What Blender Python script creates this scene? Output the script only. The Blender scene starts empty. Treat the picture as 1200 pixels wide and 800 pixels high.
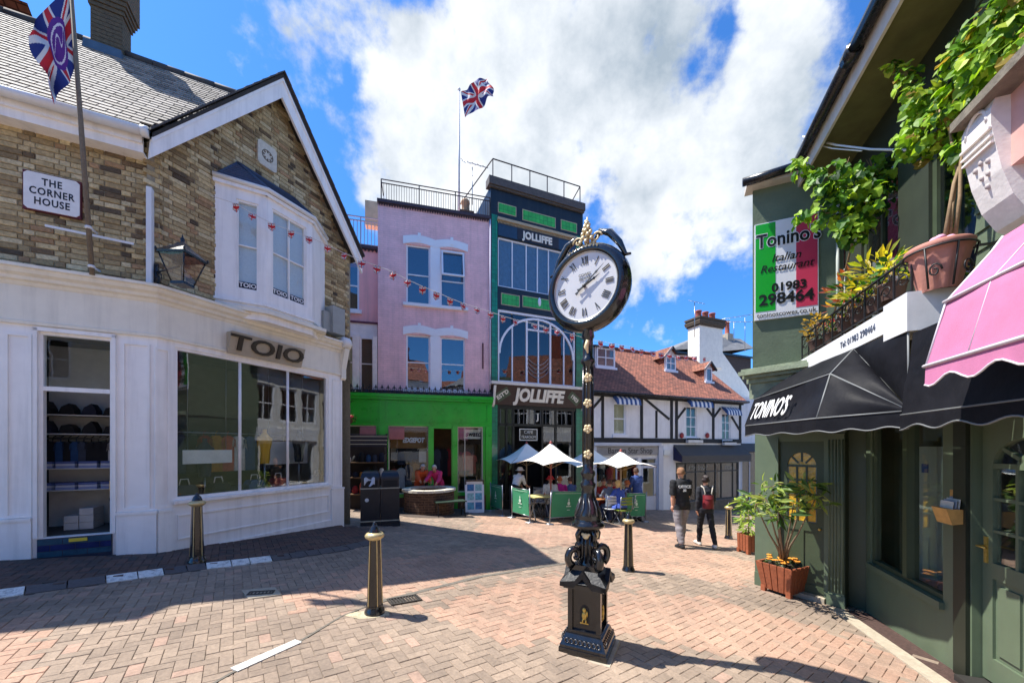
import bpy, bmesh, math, random
from mathutils import Vector, Matrix, noise
random.seed(7)
R = math.radians
sc = bpy.context.scene
col = sc.collection
# ---------------------------------------------------------------- camera, sky, sun, exposure
F, CX, HY, CZ = 433.0, 600.0, 523.0, 1.68      # focal length in px (1200 wide), horizon row, eye height
cam = bpy.data.cameras.new('camera'); cam.lens = 36 * F / 1200; cam.sensor_width = 36
cam.shift_y = (HY - 400) / 1200; cam.clip_start = .05; cam.clip_end = 3000
cam_o = bpy.data.objects.new('camera', cam); col.objects.link(cam_o)
cam_o.location = (0, 0, CZ); cam_o.rotation_euler = (R(90), 0, 0); sc.camera = cam_o
SUN_EL, SUN_V = 60.5, Vector((-1.74, .24))      # elevation, horizontal direction towards the sun
def lin(r, g, b):
    f = lambda c: (c / 255 / 12.92) if c / 255 <= .04045 else ((c / 255 + .055) / 1.055) ** 2.4
    return (f(r), f(g), f(b))
world = bpy.data.worlds.new('World'); sc.world = world; world.use_nodes = True
wt = world.node_tree; wt.nodes.clear()
def wn(t, **k):
    n = wt.nodes.new(t)
    for a, b in k.items(): setattr(n, a, b)
    return n
def wmath(op, a, b=None, c=None):
    n = wn('ShaderNodeMath', operation=op)
    for i, x in enumerate((a, b, c)):
        if x is None: continue
        if isinstance(x, (int, float)): n.inputs[i].default_value = x
        else: wt.links.new(x, n.inputs[i])
    return n.outputs[0]
sky = wn('ShaderNodeTexSky', sky_type='NISHITA', sun_disc=False, sun_elevation=R(SUN_EL),
         sun_rotation=math.atan2(SUN_V.x, SUN_V.y), altitude=0, air_density=1.0, dust_density=.35, ozone_density=2.2)
tc = wn('ShaderNodeTexCoord')
nz = wn('ShaderNodeTexNoise'); nz.inputs['Scale'].default_value = 5.5; nz.inputs['Detail'].default_value = 9; nz.inputs['Roughness'].default_value = .58
nz2 = wn('ShaderNodeTexNoise'); nz2.inputs['Scale'].default_value = 2.1; nz2.inputs['Detail'].default_value = 5
nz3 = wn('ShaderNodeTexNoise'); nz3.inputs['Scale'].default_value = 3.2; nz3.inputs['Detail'].default_value = 7; nz3.inputs['Roughness'].default_value = .6
mp = wn('ShaderNodeMapping'); mp.inputs['Location'].default_value = (6.6, 2.9, 8.1); wt.links.new(tc.outputs['Generated'], mp.inputs['Vector'])
for n in (nz, nz2, nz3): wt.links.new(mp.outputs[0], n.inputs['Vector'])
# the cumulus bank over the street, as round masses in the direction of view
def pdir(px, py): return Vector(((px - CX) / F, 1, (HY - py) / F)).normalized()
acc = None
for px, py, r in ((500, 80, .15), (590, 60, .26), (700, 100, .27), (640, 190, .24), (800, 190, .20), (880, 125, .14), (760, 255, .11), (560, 200, .19), (690, -120, .3), (900, -10, .06), (500, 190, .2), (570, 235, .2), (860, 170, .2), (1330, -60, .12), (-150, 150, .16), (560, -350, .35)):
    d = wn('ShaderNodeVectorMath', operation='DISTANCE'); wt.links.new(tc.outputs['Generated'], d.inputs[0]); d.inputs[1].default_value = pdir(px, py)
    v = wmath('SUBTRACT', 1.0, wmath('DIVIDE', d.outputs['Value'], r))
    acc = v if acc is None else wmath('MAXIMUM', acc, v)
acc = wmath('MAXIMUM', acc, -1.0)
# scattered wisps over the whole sky
wide = wmath('MULTIPLY_ADD', nz2.outputs['Fac'], 4.0, -2.6)
acc = wmath('MAXIMUM', acc, wide)
dens = wmath('ADD', acc, wmath('MULTIPLY_ADD', nz.outputs['Fac'], 3.6, -1.86))
ramp = wn('ShaderNodeMapRange', interpolation_type='SMOOTHSTEP'); wt.links.new(dens, ramp.inputs['Value'])
ramp.inputs['From Min'].default_value = -.12; ramp.inputs['From Max'].default_value = .42; ramp.inputs['To Max'].default_value = .97
shade = wn('ShaderNodeValToRGB'); wt.links.new(nz3.outputs['Fac'], shade.inputs['Fac'])
shade.color_ramp.elements[0].position = .3; shade.color_ramp.elements[0].color = (1.45, 1.75, 2.05, 1)
shade.color_ramp.elements[1].position = .66; shade.color_ramp.elements[1].color = (4.5, 4.55, 4.6, 1)
mixc = wn('ShaderNodeMix', data_type='RGBA')
tint = wn('ShaderNodeMix', data_type='RGBA', blend_type='MULTIPLY'); tint.inputs['Factor'].default_value = 1
tint.inputs[7].default_value = (.24, .53, .86, 1)
wt.links.new(sky.outputs['Color'], tint.inputs[6])
wt.links.new(ramp.outputs['Result'], mixc.inputs['Factor']); wt.links.new(tint.outputs[2], mixc.inputs[6]); wt.links.new(shade.outputs['Color'], mixc.inputs[7])
bg = wn('ShaderNodeBackground'); bg.inputs['Strength'].default_value = .145
wo = wn('ShaderNodeOutputWorld'); wt.links.new(mixc.outputs[2], bg.inputs['Color']); wt.links.new(bg.outputs[0], wo.inputs['Surface'])
sun = bpy.data.lights.new('sun', 'SUN'); sun.energy = 4.4; sun.angle = R(.53); sun.color = (1, .955, .88)
sun_o = bpy.data.objects.new('sun', sun); col.objects.link(sun_o); sun_o.location = (-20, 3, 35)
hv = SUN_V.normalized() * math.cos(R(SUN_EL))
sun_o.rotation_euler = (-Vector((hv.x, hv.y, math.sin(R(SUN_EL))))).to_track_quat('-Z', 'Y').to_euler()
sc.view_settings.view_transform = 'Standard'; sc.view_settings.look = 'None'
sc.view_settings.exposure = 1.08; sc.view_settings.gamma = 1
# ---------------------------------------------------------------- measuring helpers
def G(x, y): return -.055 * x - .045 * y                          # the street falls away to the right and back
def gp(px, py, up=0.):
    Y = (CZ - up) / ((py - HY) / F - .055 * (px - CX) / F - .045)
    X = (px - CX) / F * Y
    return Vector((X, Y, G(X, Y) + up))
def at(px, py, Y): return Vector(((px - CX) / F * Y, Y, CZ + (HY - py) / F * Y))
class Fac:                                                        # a facade plane: u along it, y into the building, z up
    def __init__(s, x, y, ang):
        s.p = Vector((x, y)); s.a = ang; s.d = Vector((math.cos(ang), math.sin(ang))); s.n = Vector((-s.d.y, s.d.x))
        s.M = Matrix.Translation((x, y, 0)) @ Matrix.Rotation(ang, 4, 'Z')
    def uz(s, px, py, out=0.):
        o = s.p - s.n * out; r = (px - CX) / F
        u = (r * o.y - o.x) / (s.d.x - r * s.d.y); Y = o.y + s.d.y * u
        return u, CZ + (HY - py) / F * Y
    def u(s, px, out=0.): return s.uz(px, 0, out)[0]
    def z(s, px, py, out=0.): return s.uz(px, py, out)[1]
    def w(s, u, y, z): return s.M @ Vector((u, y, z))
    def sub(s, u, y=0., ang=0.):
        q = s.M @ Vector((u, y, 0)); return Fac(q.x, q.y, s.a + ang)
# ---------------------------------------------------------------- materials
MATS = {}
def mat(name, rgb, rough=.6, metal=0., var=.12, scale=6., bump=0., bscale=60., spec=.5, mode=None, dirt=0., coat=0., alpha=None, trans=0., tex=None, streak=0.):
    if name in MATS: return MATS[name]
    m = bpy.data.materials.new(name); m.use_nodes = True; MATS[name] = m
    t = m.node_tree; b = t.nodes['Principled BSDF']; L = t.links.new
    N = lambda ty, **k: [n := t.nodes.new(ty), [setattr(n, a, v) for a, v in k.items()]][0]
    b.inputs['Roughness'].default_value = rough; b.inputs['Metallic'].default_value = metal
    b.inputs['Specular IOR Level'].default_value = spec; b.inputs['Coat Weight'].default_value = coat
    b.inputs['Coat Roughness'].default_value = .08
    tcn = N('ShaderNodeTexCoord'); geo = N('ShaderNodeNewGeometry')
    n1 = N('ShaderNodeTexNoise'); n1.inputs['Scale'].default_value = scale; n1.inputs['Detail'].default_value = 6; n1.inputs['Roughness'].default_value = .62
    L(geo.outputs['Position'], n1.inputs['Vector'])
    def mix(bt, fac, a, c):
        x = N('ShaderNodeMix', data_type='RGBA', blend_type=bt)
        for i, v in ((0, fac), (6, a), (7, c)):
            if isinstance(v, (int, float)): x.inputs[i].default_value = v
            elif isinstance(v, tuple): x.inputs[i].default_value = (*v[:3], 1)
            else: L(v, x.inputs[i])
        return x.outputs[2]
    if mode == 'attr':
        a = N('ShaderNodeAttribute', attribute_name='Col'); base = a.outputs['Color']
    elif mode == 'obj':
        a = N('ShaderNodeObjectInfo'); base = a.outputs['Color']
    elif mode == 'rand':
        a = N('ShaderNodeObjectInfo'); r = N('ShaderNodeValToRGB'); L(a.outputs['Random'], r.inputs['Fac'])
        r.color_ramp.elements[0].color = (*[c * .6 for c in rgb], 1); r.color_ramp.elements[1].color = (*[min(1, c * 1.3) for c in rgb], 1); base = r.outputs['Color']
    else: base = tuple(rgb)
    mr = N('ShaderNodeMapRange'); L(n1.outputs['Fac'], mr.inputs['Value']); mr.inputs['From Min'].default_value = .3; mr.inputs['From Max'].default_value = .7
    mr.inputs['To Min'].default_value = 1 - var; mr.inputs['To Max'].default_value = 1 + var * .6
    cc = N('ShaderNodeCombineColor')
    for i in range(3): L(mr.outputs[0], cc.inputs[i])
    c = mix('MULTIPLY', 1.0, base, cc.outputs[0])
    if dirt:
        n3 = N('ShaderNodeTexNoise'); n3.inputs['Scale'].default_value = scale * .23; n3.inputs['Detail'].default_value = 8; n3.inputs['Roughness'].default_value = .7
        L(geo.outputs['Position'], n3.inputs['Vector'])
        d = N('ShaderNodeMapRange'); L(n3.outputs['Fac'], d.inputs['Value']); d.inputs['From Min'].default_value = .5; d.inputs['From Max'].default_value = .75; d.inputs['To Max'].default_value = dirt
        c = mix('MIX', d.outputs[0], c, (.06, .05, .04))
    if streak:
        mpn = N('ShaderNodeMapping'); mpn.inputs['Scale'].default_value = (7, 7, .45); L(geo.outputs['Position'], mpn.inputs['Vector'])
        n4 = N('ShaderNodeTexNoise'); n4.inputs['Scale'].default_value = 1; n4.inputs['Detail'].default_value = 7; n4.inputs['Roughness'].default_value = .65; L(mpn.outputs[0], n4.inputs['Vector'])
        d4 = N('ShaderNodeMapRange'); L(n4.outputs['Fac'], d4.inputs['Value']); d4.inputs['From Min'].default_value = .48; d4.inputs['From Max'].default_value = .78; d4.inputs['To Max'].default_value = streak
        c = mix('MIX', d4.outputs[0], c, (.09, .085, .075))
    L(c, b.inputs['Base Color'])
    if tex: tex(t, b, N, L, mix, c, geo)
    if bump:
        n2 = N('ShaderNodeTexNoise'); n2.inputs['Scale'].default_value = bscale; n2.inputs['Detail'].default_value = 5
        L(geo.outputs['Position'], n2.inputs['Vector'])
        bp = N('ShaderNodeBump'); bp.inputs['Strength'].default_value = bump; bp.inputs['Distance'].default_value = .01
        L(n2.outputs['Fac'], bp.inputs['Height']); L(bp.outputs['Normal'], b.inputs['Normal'])
        rr = N('ShaderNodeMapRange'); L(n1.outputs['Fac'], rr.inputs['Value']); rr.inputs['To Min'].default_value = max(.02, rough - .12); rr.inputs['To Max'].default_value = min(1, rough + .12)
        L(rr.outputs[0], b.inputs['Roughness'])
    if trans:
        b.inputs['Transmission Weight'].default_value = trans
    return m
def glass(name, tint=(.95, .98, .98), body=.97, rough=.015, wob=.0, refl=.04):
    if name in MATS: return MATS[name]
    m = bpy.data.materials.new(name); m.use_nodes = True; MATS[name] = m
    t = m.node_tree; t.nodes.clear(); L = t.links.new
    o = t.nodes.new('ShaderNodeOutputMaterial'); tr = t.nodes.new('ShaderNodeBsdfTransparent'); tr.inputs[0].default_value = (*[c * body for c in tint], 1)
    gl = t.nodes.new('ShaderNodeBsdfGlossy'); gl.inputs['Roughness'].default_value = rough; gl.inputs['Color'].default_value = (.95, .97, 1, 1)
    lw = t.nodes.new('ShaderNodeLayerWeight'); lw.inputs['Blend'].default_value = .5
    fr = t.nodes.new('ShaderNodeMath'); fr.operation = 'POWER'; L(lw.outputs['Facing'], fr.inputs[0]); fr.inputs[1].default_value = 3.2
    nz = t.nodes.new('ShaderNodeTexNoise'); nz.inputs['Scale'].default_value = 1.4
    ge = t.nodes.new('ShaderNodeNewGeometry'); L(ge.outputs['Position'], nz.inputs['Vector'])
    bp = t.nodes.new('ShaderNodeBump'); bp.inputs['Strength'].default_value = .12; bp.inputs['Distance'].default_value = wob if wob else .02; L(nz.outputs['Fac'], bp.inputs['Height'])
    L(bp.outputs['Normal'], gl.inputs['Normal'])
    ma = t.nodes.new('ShaderNodeMath'); ma.operation = 'MULTIPLY_ADD'; ma.inputs[1].default_value = .5; ma.inputs[2].default_value = refl; ma.use_clamp = True; L(fr.outputs[0], ma.inputs[0])
    mx = t.nodes.new('ShaderNodeMixShader'); L(ma.outputs[0], mx.inputs[0]); L(tr.outputs[0], mx.inputs[1]); L(gl.outputs[0], mx.inputs[2]); L(mx.outputs[0], o.inputs['Surface'])
    return m
# ---------------------------------------------------------------- mesh helpers
class MB:
    def __init__(s, M=None): s.v = []; s.f = []; s.c = []; s.mi = []; s.sm = []; s.M = M
    def add(s, vs, fs, col=None, mi=0, smooth=False):
        b = len(s.v)
        s.v += [(s.M @ Vector(v)) if s.M else Vector(v) for v in vs]
        for f in fs: s.f.append([b + i for i in f]); s.c.append(col); s.mi.append(mi); s.sm.append(smooth)
        return s
    def box(s, x0, x1, y0, y1, z0, z1, **k):
        if x0 > x1: x0, x1 = x1, x0
        if y0 > y1: y0, y1 = y1, y0
        if z0 > z1: z0, z1 = z1, z0
        return s.add([(x0, y0, z0), (x1, y0, z0), (x1, y1, z0), (x0, y1, z0), (x0, y0, z1), (x1, y0, z1), (x1, y1, z1), (x0, y1, z1)],
                     [(3, 2, 1, 0), (4, 5, 6, 7), (0, 1, 5, 4), (1, 2, 6, 5), (2, 3, 7, 6), (3, 0, 4, 7)], **k)
    def prism(s, poly, y0, y1, **k):                              # poly in (x, z), pushed along y
        n = len(poly)
        return s.add([(x, y0, z) for x, z in poly] + [(x, y1, z) for x, z in poly],
                     [tuple(range(n)), tuple(range(2 * n - 1, n - 1, -1))] + [(i, n + i, n + (i + 1) % n, (i + 1) % n) for i in range(n)], **k)
    def prismz(s, poly, z0, z1, **k):
        n = len(poly)
        zz = (lambda p, z: z(p[0], p[1]) if callable(z) else z)
        return s.add([(p[0], p[1], zz(p, z0)) for p in poly] + [(p[0], p[1], zz(p, z1)) for p in poly],
                     [tuple(range(n - 1, -1, -1)), tuple(range(n, 2 * n))] + [(i, (i + 1) % n, n + (i + 1) % n, n + i) for i in range(n)], **k)
    def prismx(s, poly, x0, x1, **k):                             # poly in (y, z), pushed along x
        n = len(poly)
        return s.add([(x0, y, z) for y, z in poly] + [(x1, y, z) for y, z in poly],
                     [tuple(range(n - 1, -1, -1)), tuple(range(n, 2 * n))] + [(i, (i + 1) % n, n + (i + 1) % n, n + i) for i in range(n)], **k)
    def quad(s, a, b, c, d, **k): return s.add([a, b, c, d], [(0, 1, 2, 3)], **k)
    def tube(s, pts, r, n=8, caps=True, smooth=True, **k):
        pts = [Vector(p) for p in pts]; m = len(pts); rr = r if isinstance(r, (list, tuple)) else [r] * m
        vs = []; ref = None
        for i, p in enumerate(pts):
            d = (pts[min(i + 1, m - 1)] - pts[max(i - 1, 0)]).normalized()
            if ref is None: ref = d.orthogonal().normalized()
            a = (ref - d * ref.dot(d)); a = a.normalized() if a.length > 1e-6 else d.orthogonal().normalized(); ref = a
            b = d.cross(a)
            vs += [p + (a * math.cos(2 * math.pi * j / n) + b * math.sin(2 * math.pi * j / n)) * rr[i] for j in range(n)]
        fs = [(i * n + j, i * n + (j + 1) % n, (i + 1) * n + (j + 1) % n, (i + 1) * n + j) for i in range(m - 1) for j in range(n)]
        if caps: fs += [tuple(range(n - 1, -1, -1)), tuple(range((m - 1) * n, m * n))]
        return s.add(vs, fs, smooth=smooth, **k)
    def bar(s, p, q, w, h=None, **k):                             # square bar
        h = h or w; p = Vector(p); q = Vector(q); d = (q - p).normalized()
        a = d.cross(Vector((0, 0, 1))); a = a.normalized() if a.length > 1e-4 else Vector((1, 0, 0)); b = a.cross(d)
        c = [a * (i * w / 2) + b * (j * h / 2) for i, j in ((-1, -1), (1, -1), (1, 1), (-1, 1))]
        return s.add([p + x for x in c] + [q + x for x in c], [(3, 2, 1, 0), (4, 5, 6, 7), (0, 1, 5, 4), (1, 2, 6, 5), (2, 3, 7, 6), (3, 0, 4, 7)], **k)
    def lathe(s, prof, cx=0, cy=0, z0=0, n=20, smooth=True, close=True, **k):
        m = len(prof); vs = [(cx + r * math.cos(2 * math.pi * j / n), cy + r * math.sin(2 * math.pi * j / n), z0 + z) for r, z in prof for j in range(n)]
        fs = [(i * n + j, i * n + (j + 1) % n, (i + 1) * n + (j + 1) % n, (i + 1) * n + j) for i in range(m - 1) for j in range(n)]
        s.add(vs, fs, smooth=smooth, **k)
        if close: s.add(vs[:n], [tuple(range(n - 1, -1, -1))], **k); s.add(vs[-n:], [tuple(range(n))], **k)
        return s
    def ball(s, c, r, n=10, m=7, **k):
        rx, ry, rz = r if isinstance(r, (tuple, list)) else (r, r, r)
        vs = [(c[0], c[1], c[2] - rz)] + [(c[0] + rx * math.sin(math.pi * i / m) * math.cos(2 * math.pi * j / n), c[1] + ry * math.sin(math.pi * i / m) * math.sin(2 * math.pi * j / n), c[2] - rz * math.cos(math.pi * i / m)) for i in range(1, m) for j in range(n)] + [(c[0], c[1], c[2] + rz)]
        fs = [(0, 1 + (j + 1) % n, 1 + j) for j in range(n)]
        fs += [(1 + i * n + j, 1 + i * n + (j + 1) % n, 1 + (i + 1) * n + (j + 1) % n, 1 + (i + 1) * n + j) for i in range(m - 2) for j in range(n)]
        fs += [(1 + (m - 2) * n + j, 1 + (m - 2) * n + (j + 1) % n, len(vs) - 1) for j in range(n)]
        return s.add(vs, fs, smooth=True, **k)
    def grid(s, fn, nu, nv, smooth=True, colfn=None, **k):
        vs = [fn(i / nu, j / nv) for j in range(nv + 1) for i in range(nu + 1)]
        for j in range(nv):
            for i in range(nu):
                pass
        b = len(s.v); s.v += [(s.M @ Vector(v)) if s.M else Vector(v) for v in vs]
        for j in range(nv):
            for i in range(nu):
                s.f.append([b + j * (nu + 1) + i, b + j * (nu + 1) + i + 1, b + (j + 1) * (nu + 1) + i + 1, b + (j + 1) * (nu + 1) + i])
                s.c.append(colfn((i + .5) / nu, (j + .5) / nv) if colfn else None); s.mi.append(k.get('mi', 0)); s.sm.append(smooth)
        return s
    def mesh(s, name, off=None):
        me = bpy.data.meshes.new(name)
        vs = [v - off for v in s.v] if off is not None else s.v
        me.from_pydata([tuple(v) for v in vs], [], s.f)
        me.polygons.foreach_set('material_index', s.mi); me.polygons.foreach_set('use_smooth', s.sm)
        if any(c is not None for c in s.c):
            at_ = me.color_attributes.new('Col', 'FLOAT_COLOR', 'CORNER'); buf = []
            for f, c in zip(s.f, s.c): buf += list((*(c or (.5, .5, .5))[:3], 1.0)) * len(f)
            at_.data.foreach_set('color', buf)
        me.update(); return me
    def build(s, name, m, parent=None, smooth_angle=None):
        off = Vector(parent.get('_o', (0, 0, 0))) if parent else None
        me = s.mesh(name, off)
        for x in (m if isinstance(m, (list, tuple)) else [m]): me.materials.append(x)
        o = bpy.data.objects.new(name, me); col.objects.link(o)
        if parent: o.parent = parent; o['_o'] = tuple(off)
        return o
def tag(o, label=None, cat=None, group=None, kind=None):
    if label: o['label'] = label
    if cat: o['category'] = cat
    if group: o['group'] = group
    if kind: o['kind'] = kind
    return o
def thing(name, label, cat, loc=(0, 0, 0), group=None):
    o = bpy.data.objects.new(name, None); col.objects.link(o); o.location = loc; o['_o'] = tuple(loc); o.empty_display_size = .2
    return tag(o, label, cat, group)
def copy_tree(o, parent=None):
    c = o.copy(); col.objects.link(c)
    if parent: c.parent = parent
    for ch in o.children: copy_tree(ch, c)
    return c
FONT_CACHE = {}
def text_mesh(s, size=1., bold=0., ext=.004, shear=0., sx=1., align='CENTER', spacing=1.):
    cu = bpy.data.curves.new('lettering', 'FONT'); cu.body = s; cu.size = size; cu.offset = bold; cu.extrude = ext; cu.shear = shear
    cu.align_x = align; cu.align_y = 'CENTER'; cu.space_character = spacing; cu.resolution_u = 3
    o = bpy.data.objects.new('lettering', cu); col.objects.link(o)
    dg = bpy.context.evaluated_depsgraph_get(); me = bpy.data.meshes.new_from_object(o.evaluated_get(dg))
    bpy.data.objects.remove(o); bpy.data.curves.remove(cu)
    if sx != 1.:
        for v in me.vertices: v.co.x *= sx
    return me
def lettering(s, M, m, parent, size, name='lettering', **k):
    """letters standing in plane: local x right, local y up, local z towards the reader, placed by matrix M"""
    me = text_mesh(s, size, **k); off = Vector(parent.get('_o', (0, 0, 0)))
    me.transform(Matrix.Translation(-off) @ M); me.materials.clear(); me.materials.append(m)
    o = bpy.data.objects.new(name, me); col.objects.link(o); o.parent = parent; o['_o'] = tuple(off)
    return o
def facM(f, u, y, z, tilt=0., roll=0.):                           # matrix for lettering on a facade
    return f.M @ Matrix.Translation((u, y, z)) @ Matrix.Rotation(R(90) + tilt, 4, 'X') @ Matrix.Rotation(roll, 4, 'Z')
def shell(mb, u0, u1, z0, z1, ops, rev=.12, back=3., sides=True, y=0.):
    """front wall with openings (u0,u1,z0,z1), reveals, side, back and top faces"""
    us = sorted({u0, u1, *[x for o in ops for x in o[:2]]}); zs = sorted({z0, z1, *[x for o in ops for x in o[2:4]]})
    for a, b in zip(us, us[1:]):
        for c, d in zip(zs, zs[1:]):
            um, zm = (a + b) / 2, (c + d) / 2
            if any(o[0] < um < o[1] and o[2] < zm < o[3] for o in ops): continue
            mb.quad((a, y, c), (b, y, c), (b, y, d), (a, y, d))
    for a, b, c, d in [o[:4] for o in ops]:
        mb.quad((a, y, c), (a, y, d), (a, y + rev, d), (a, y + rev, c)); mb.quad((b, y, d), (b, y, c), (b, y + rev, c), (b, y + rev, d))
        mb.quad((a, y, d), (b, y, d), (b, y + rev, d), (a, y + rev, d)); mb.quad((b, y, c), (a, y, c), (a, y + rev, c), (b, y + rev, c))
    if sides:
        mb.quad((u0, y, z0), (u0, y, z1), (u0, y + back, z1), (u0, y + back, z0)); mb.quad((u1, y, z1), (u1, y, z0), (u1, y + back, z0), (u1, y + back, z1))
        mb.quad((u0, y + back, z0), (u0, y + back, z1), (u1, y + back, z1), (u1, y + back, z0)); mb.quad((u0, y, z1), (u1, y, z1), (u1, y + back, z1), (u0, y + back, z1))
    return mb
def window(fac, root, u0, u1, z0, z1, y=.08, fw=.045, bars=(), cols=(), m=None, gm=None, name='window', blind=None, sill=0.):
    """frame as one part, each pane a sub-part; bars/cols: fractions of height/width"""
    m = m or WHITE; gm = gm or GLASS
    mb = MB(fac.M)
    mb.box(u0, u0 + fw, y - .03, y + .03, z0, z1).box(u1 - fw, u1, y - .03, y + .03, z0, z1).box(u0 + fw, u1 - fw, y - .03, y + .03, z0, z0 + fw).box(u0 + fw, u1 - fw, y - .03, y + .03, z1 - fw, z1)
    A, B, C, D = u0 + fw, u1 - fw, z0 + fw, z1 - fw; bw = fw * .7
    zc = [C] + [C + (D - C) * b for b in bars] + [D]; uc = [A] + [A + (B - A) * b for b in cols] + [B]
    for z in zc[1:-1]: mb.box(A, B, y - .025, y + .025, z - bw / 2, z + bw / 2)
    for u in uc[1:-1]: mb.box(u - bw / 2, u + bw / 2, y - .027, y + .023, C, D)
    w = mb.build(name, m, root)
    for a, b in zip(uc, uc[1:]):
        for c, d in zip(zc, zc[1:]):
            MB(fac.M).box(a, b, y - .003, y + .003, c, d).build('pane', gm, w)
    if blind: MB(fac.M).box(u0, u1, y + .03, y + .035, z0, z1).build('blind', blind, w)
    if sill: MB(fac.M).box(u0 - .05, u1 + .05, -.07, y, z0 - sill, z0 - .002).build('sill', m, w)
    return w
def union(u, v):                                                  # Union flag colours, u 0..1 along, v 0..1 up
    Rd, Wh, Bl = (.5, .012, .02), (.62, .62, .6), (.008, .02, .16)
    x = (u - .5) * 2 * 1.0; y = (v - .5)
    x = (u - .5) * 60; y = (v - .5) * 30
    if abs(x) < 3 or abs(y) < 3: return Rd
    if abs(x) < 5 or abs(y) < 5: return Wh
    d = abs(abs(y) - abs(x) / 2) * .894
    s_ = (abs(y) - abs(x) / 2) * (1 if x * y > 0 else -1) * (1 if x > 0 else -1)
    if d < 3:
        if 0 < s_ and d < 2: return Rd
        return Wh
    return Bl
WHITE = mat('white_paint', lin(232, 233, 238), .42, var=.05, scale=3, bump=.05, bscale=25)
GLASS = glass('window_glass'); DGLASS = glass('dark_glass', (.74, .78, .8), .85, refl=.07)
BLACK = mat('black_paint', (.012, .012, .014), .28, var=.3, scale=20, bump=.1, bscale=60)
GOLD = mat('gold_paint', (.62, .42, .1), .38, metal=.6, var=.25, scale=40)
DARK = mat('dark_void', (.02, .018, .016), .9)
STEEL = mat('steel', (.35, .36, .38), .35, metal=.9, var=.2)
# ================================================================ GROUND
def gclamp(x, y): return G(max(-26, min(26, x)), max(-12, min(42, y)))
xs = [-600, -120, -26, -12, -6, 0, 6, 12, 26, 120, 600]; ys = [-300, -60, -12, -4, 0, 4, 8, 14, 20, 30, 42, 150, 900]
mb = MB(); nx = len(xs)
mb.add([(x, y, gclamp(x, y) - .009) for y in ys for x in xs], [(j * nx + i, j * nx + i + 1, (j + 1) * nx + i + 1, (j + 1) * nx + i) for j in range(len(ys) - 1) for i in range(nx - 1)])
ground = tag(mb.build('ground', mat('joint_sand', lin(146, 130, 114), .95, var=.35, scale=14, bump=.4, bscale=150)), kind='structure')
ground['_o'] = (0, 0, 0)
KERB = [Vector((-8.2, 1.2)), Vector((-6.6, 2.6)), Vector((-5.6, 3.55)), Vector((-4.91, 4.34)), Vector((-4.34, 5.0)), Vector((-3.68, 5.62)), Vector((-2.95, 6.5)), Vector((-2.6, 7.3)), Vector((-2.9, 8.2))]
def kerb_side(x, y):                                              # > 0 on the pavement side (left)
    best = 1e9; s = -1
    for a, b in zip(KERB, KERB[1:]):
        d = b - a; t = max(0, min(1, (Vector((x, y)) - a).dot(d) / d.length_squared)); q = a + d * t
        dd = (Vector((x, y)) - q).length
        if dd < best: best = dd; s = dd if d.cross(Vector((x, y)) - a) > 0 else -dd
    return s
UP = .05
def gz(x, y): return G(x, y) + (UP if y < 8.4 and kerb_side(x, y) > .06 else 0)
def poly_in(p, poly):
    x, y = p; c = False; n = len(poly)
    for i in range(n):
        (x1, y1), (x2, y2) = poly[i], poly[i - 1]
        if (y1 > y) != (y2 > y) and x < (x2 - x1) * (y - y1) / (y2 - y1) + x1: c = not c
    return c
def gpoly(pts): return [tuple(gp(*p)[:2]) for p in pts]
RED = [gpoly(z) for z in (
    [(440, 655), (600, 640), (640, 650), (560, 672), (480, 700), (410, 700), (340, 722), (330, 700)],
    [(560, 690), (660, 668), (665, 745), (610, 752), (540, 738), (500, 712)],
    [(700, 690), (830, 700), (1000, 745), (1110, 800), (960, 800), (860, 770), (720, 745)],
    [(720, 640), (800, 640), (890, 660), (880, 690), (790, 672), (700, 664)],
    [(560, 600), (700, 612), (860, 628), (870, 640), (640, 640), (560, 626)],
    [(-60, 730), (60, 722), (40, 800), (-80, 830)])]
PALE = [gpoly(z) for z in ([(268, 688), (330, 684), (340, 704), (280, 706)],)]
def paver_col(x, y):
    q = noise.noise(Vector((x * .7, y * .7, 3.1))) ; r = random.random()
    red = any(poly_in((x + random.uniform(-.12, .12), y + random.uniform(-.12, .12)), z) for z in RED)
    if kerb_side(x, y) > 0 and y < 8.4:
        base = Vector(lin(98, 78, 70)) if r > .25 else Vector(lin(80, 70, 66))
    elif red: base = Vector(lin(176, 142, 121)).lerp(Vector(lin(160, 136, 117)), max(0, min(1, r * .9 - .1)))
    else:
        base = Vector(lin(158, 139, 121)).lerp(Vector(lin(138, 122, 107)), r)
        if r > .95: base = Vector(lin(170, 142, 124))
    return base * (1 + .22 * q + random.uniform(-.08, .08))
PANG = R(37); ca, sa = math.cos(PANG), math.sin(PANG); W = .09
EXCL = []                                                         # footprints filled later: left shop, right building
def visible(x, y):
    if y < 1.9 or y > 21.5: return False
    px = CX + F * x / y; py = HY + F * (CZ - G(x, y)) / y
    if not (-45 < px < 1235 and py < 835): return False
    if y < 10 and (x < -5.6 + (y - 5.72) * .46 - .1 if y > 5.3 else x < -5.4 - (5.5 - y) * 2.0): return False
    if y < 5.9 and x > 4.15 + (y - 3.4) * .4: return False
    if y > 12 and y > 13.5 + x * .4: return False
    return True
pav_list = []
rng = 145
for i in range(-rng, 370):
    for j in range(-290, 290):
        m4 = (i - j) % 4
        if m4 == 0: c = (i + 1, j + .5); hor = True
        elif m4 == 3: c = (i + .5, j + 1); hor = False
        else: continue
        x = (c[0] * ca - c[1] * sa) * W; y = (c[0] * sa + c[1] * ca) * W
        if not visible(x, y): continue
        if abs(kerb_side(x, y)) < .095 and y < 8.2: continue
        pav_list.append((x, y, hor))
pav_list.sort(key=lambda p: p[1])
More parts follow.
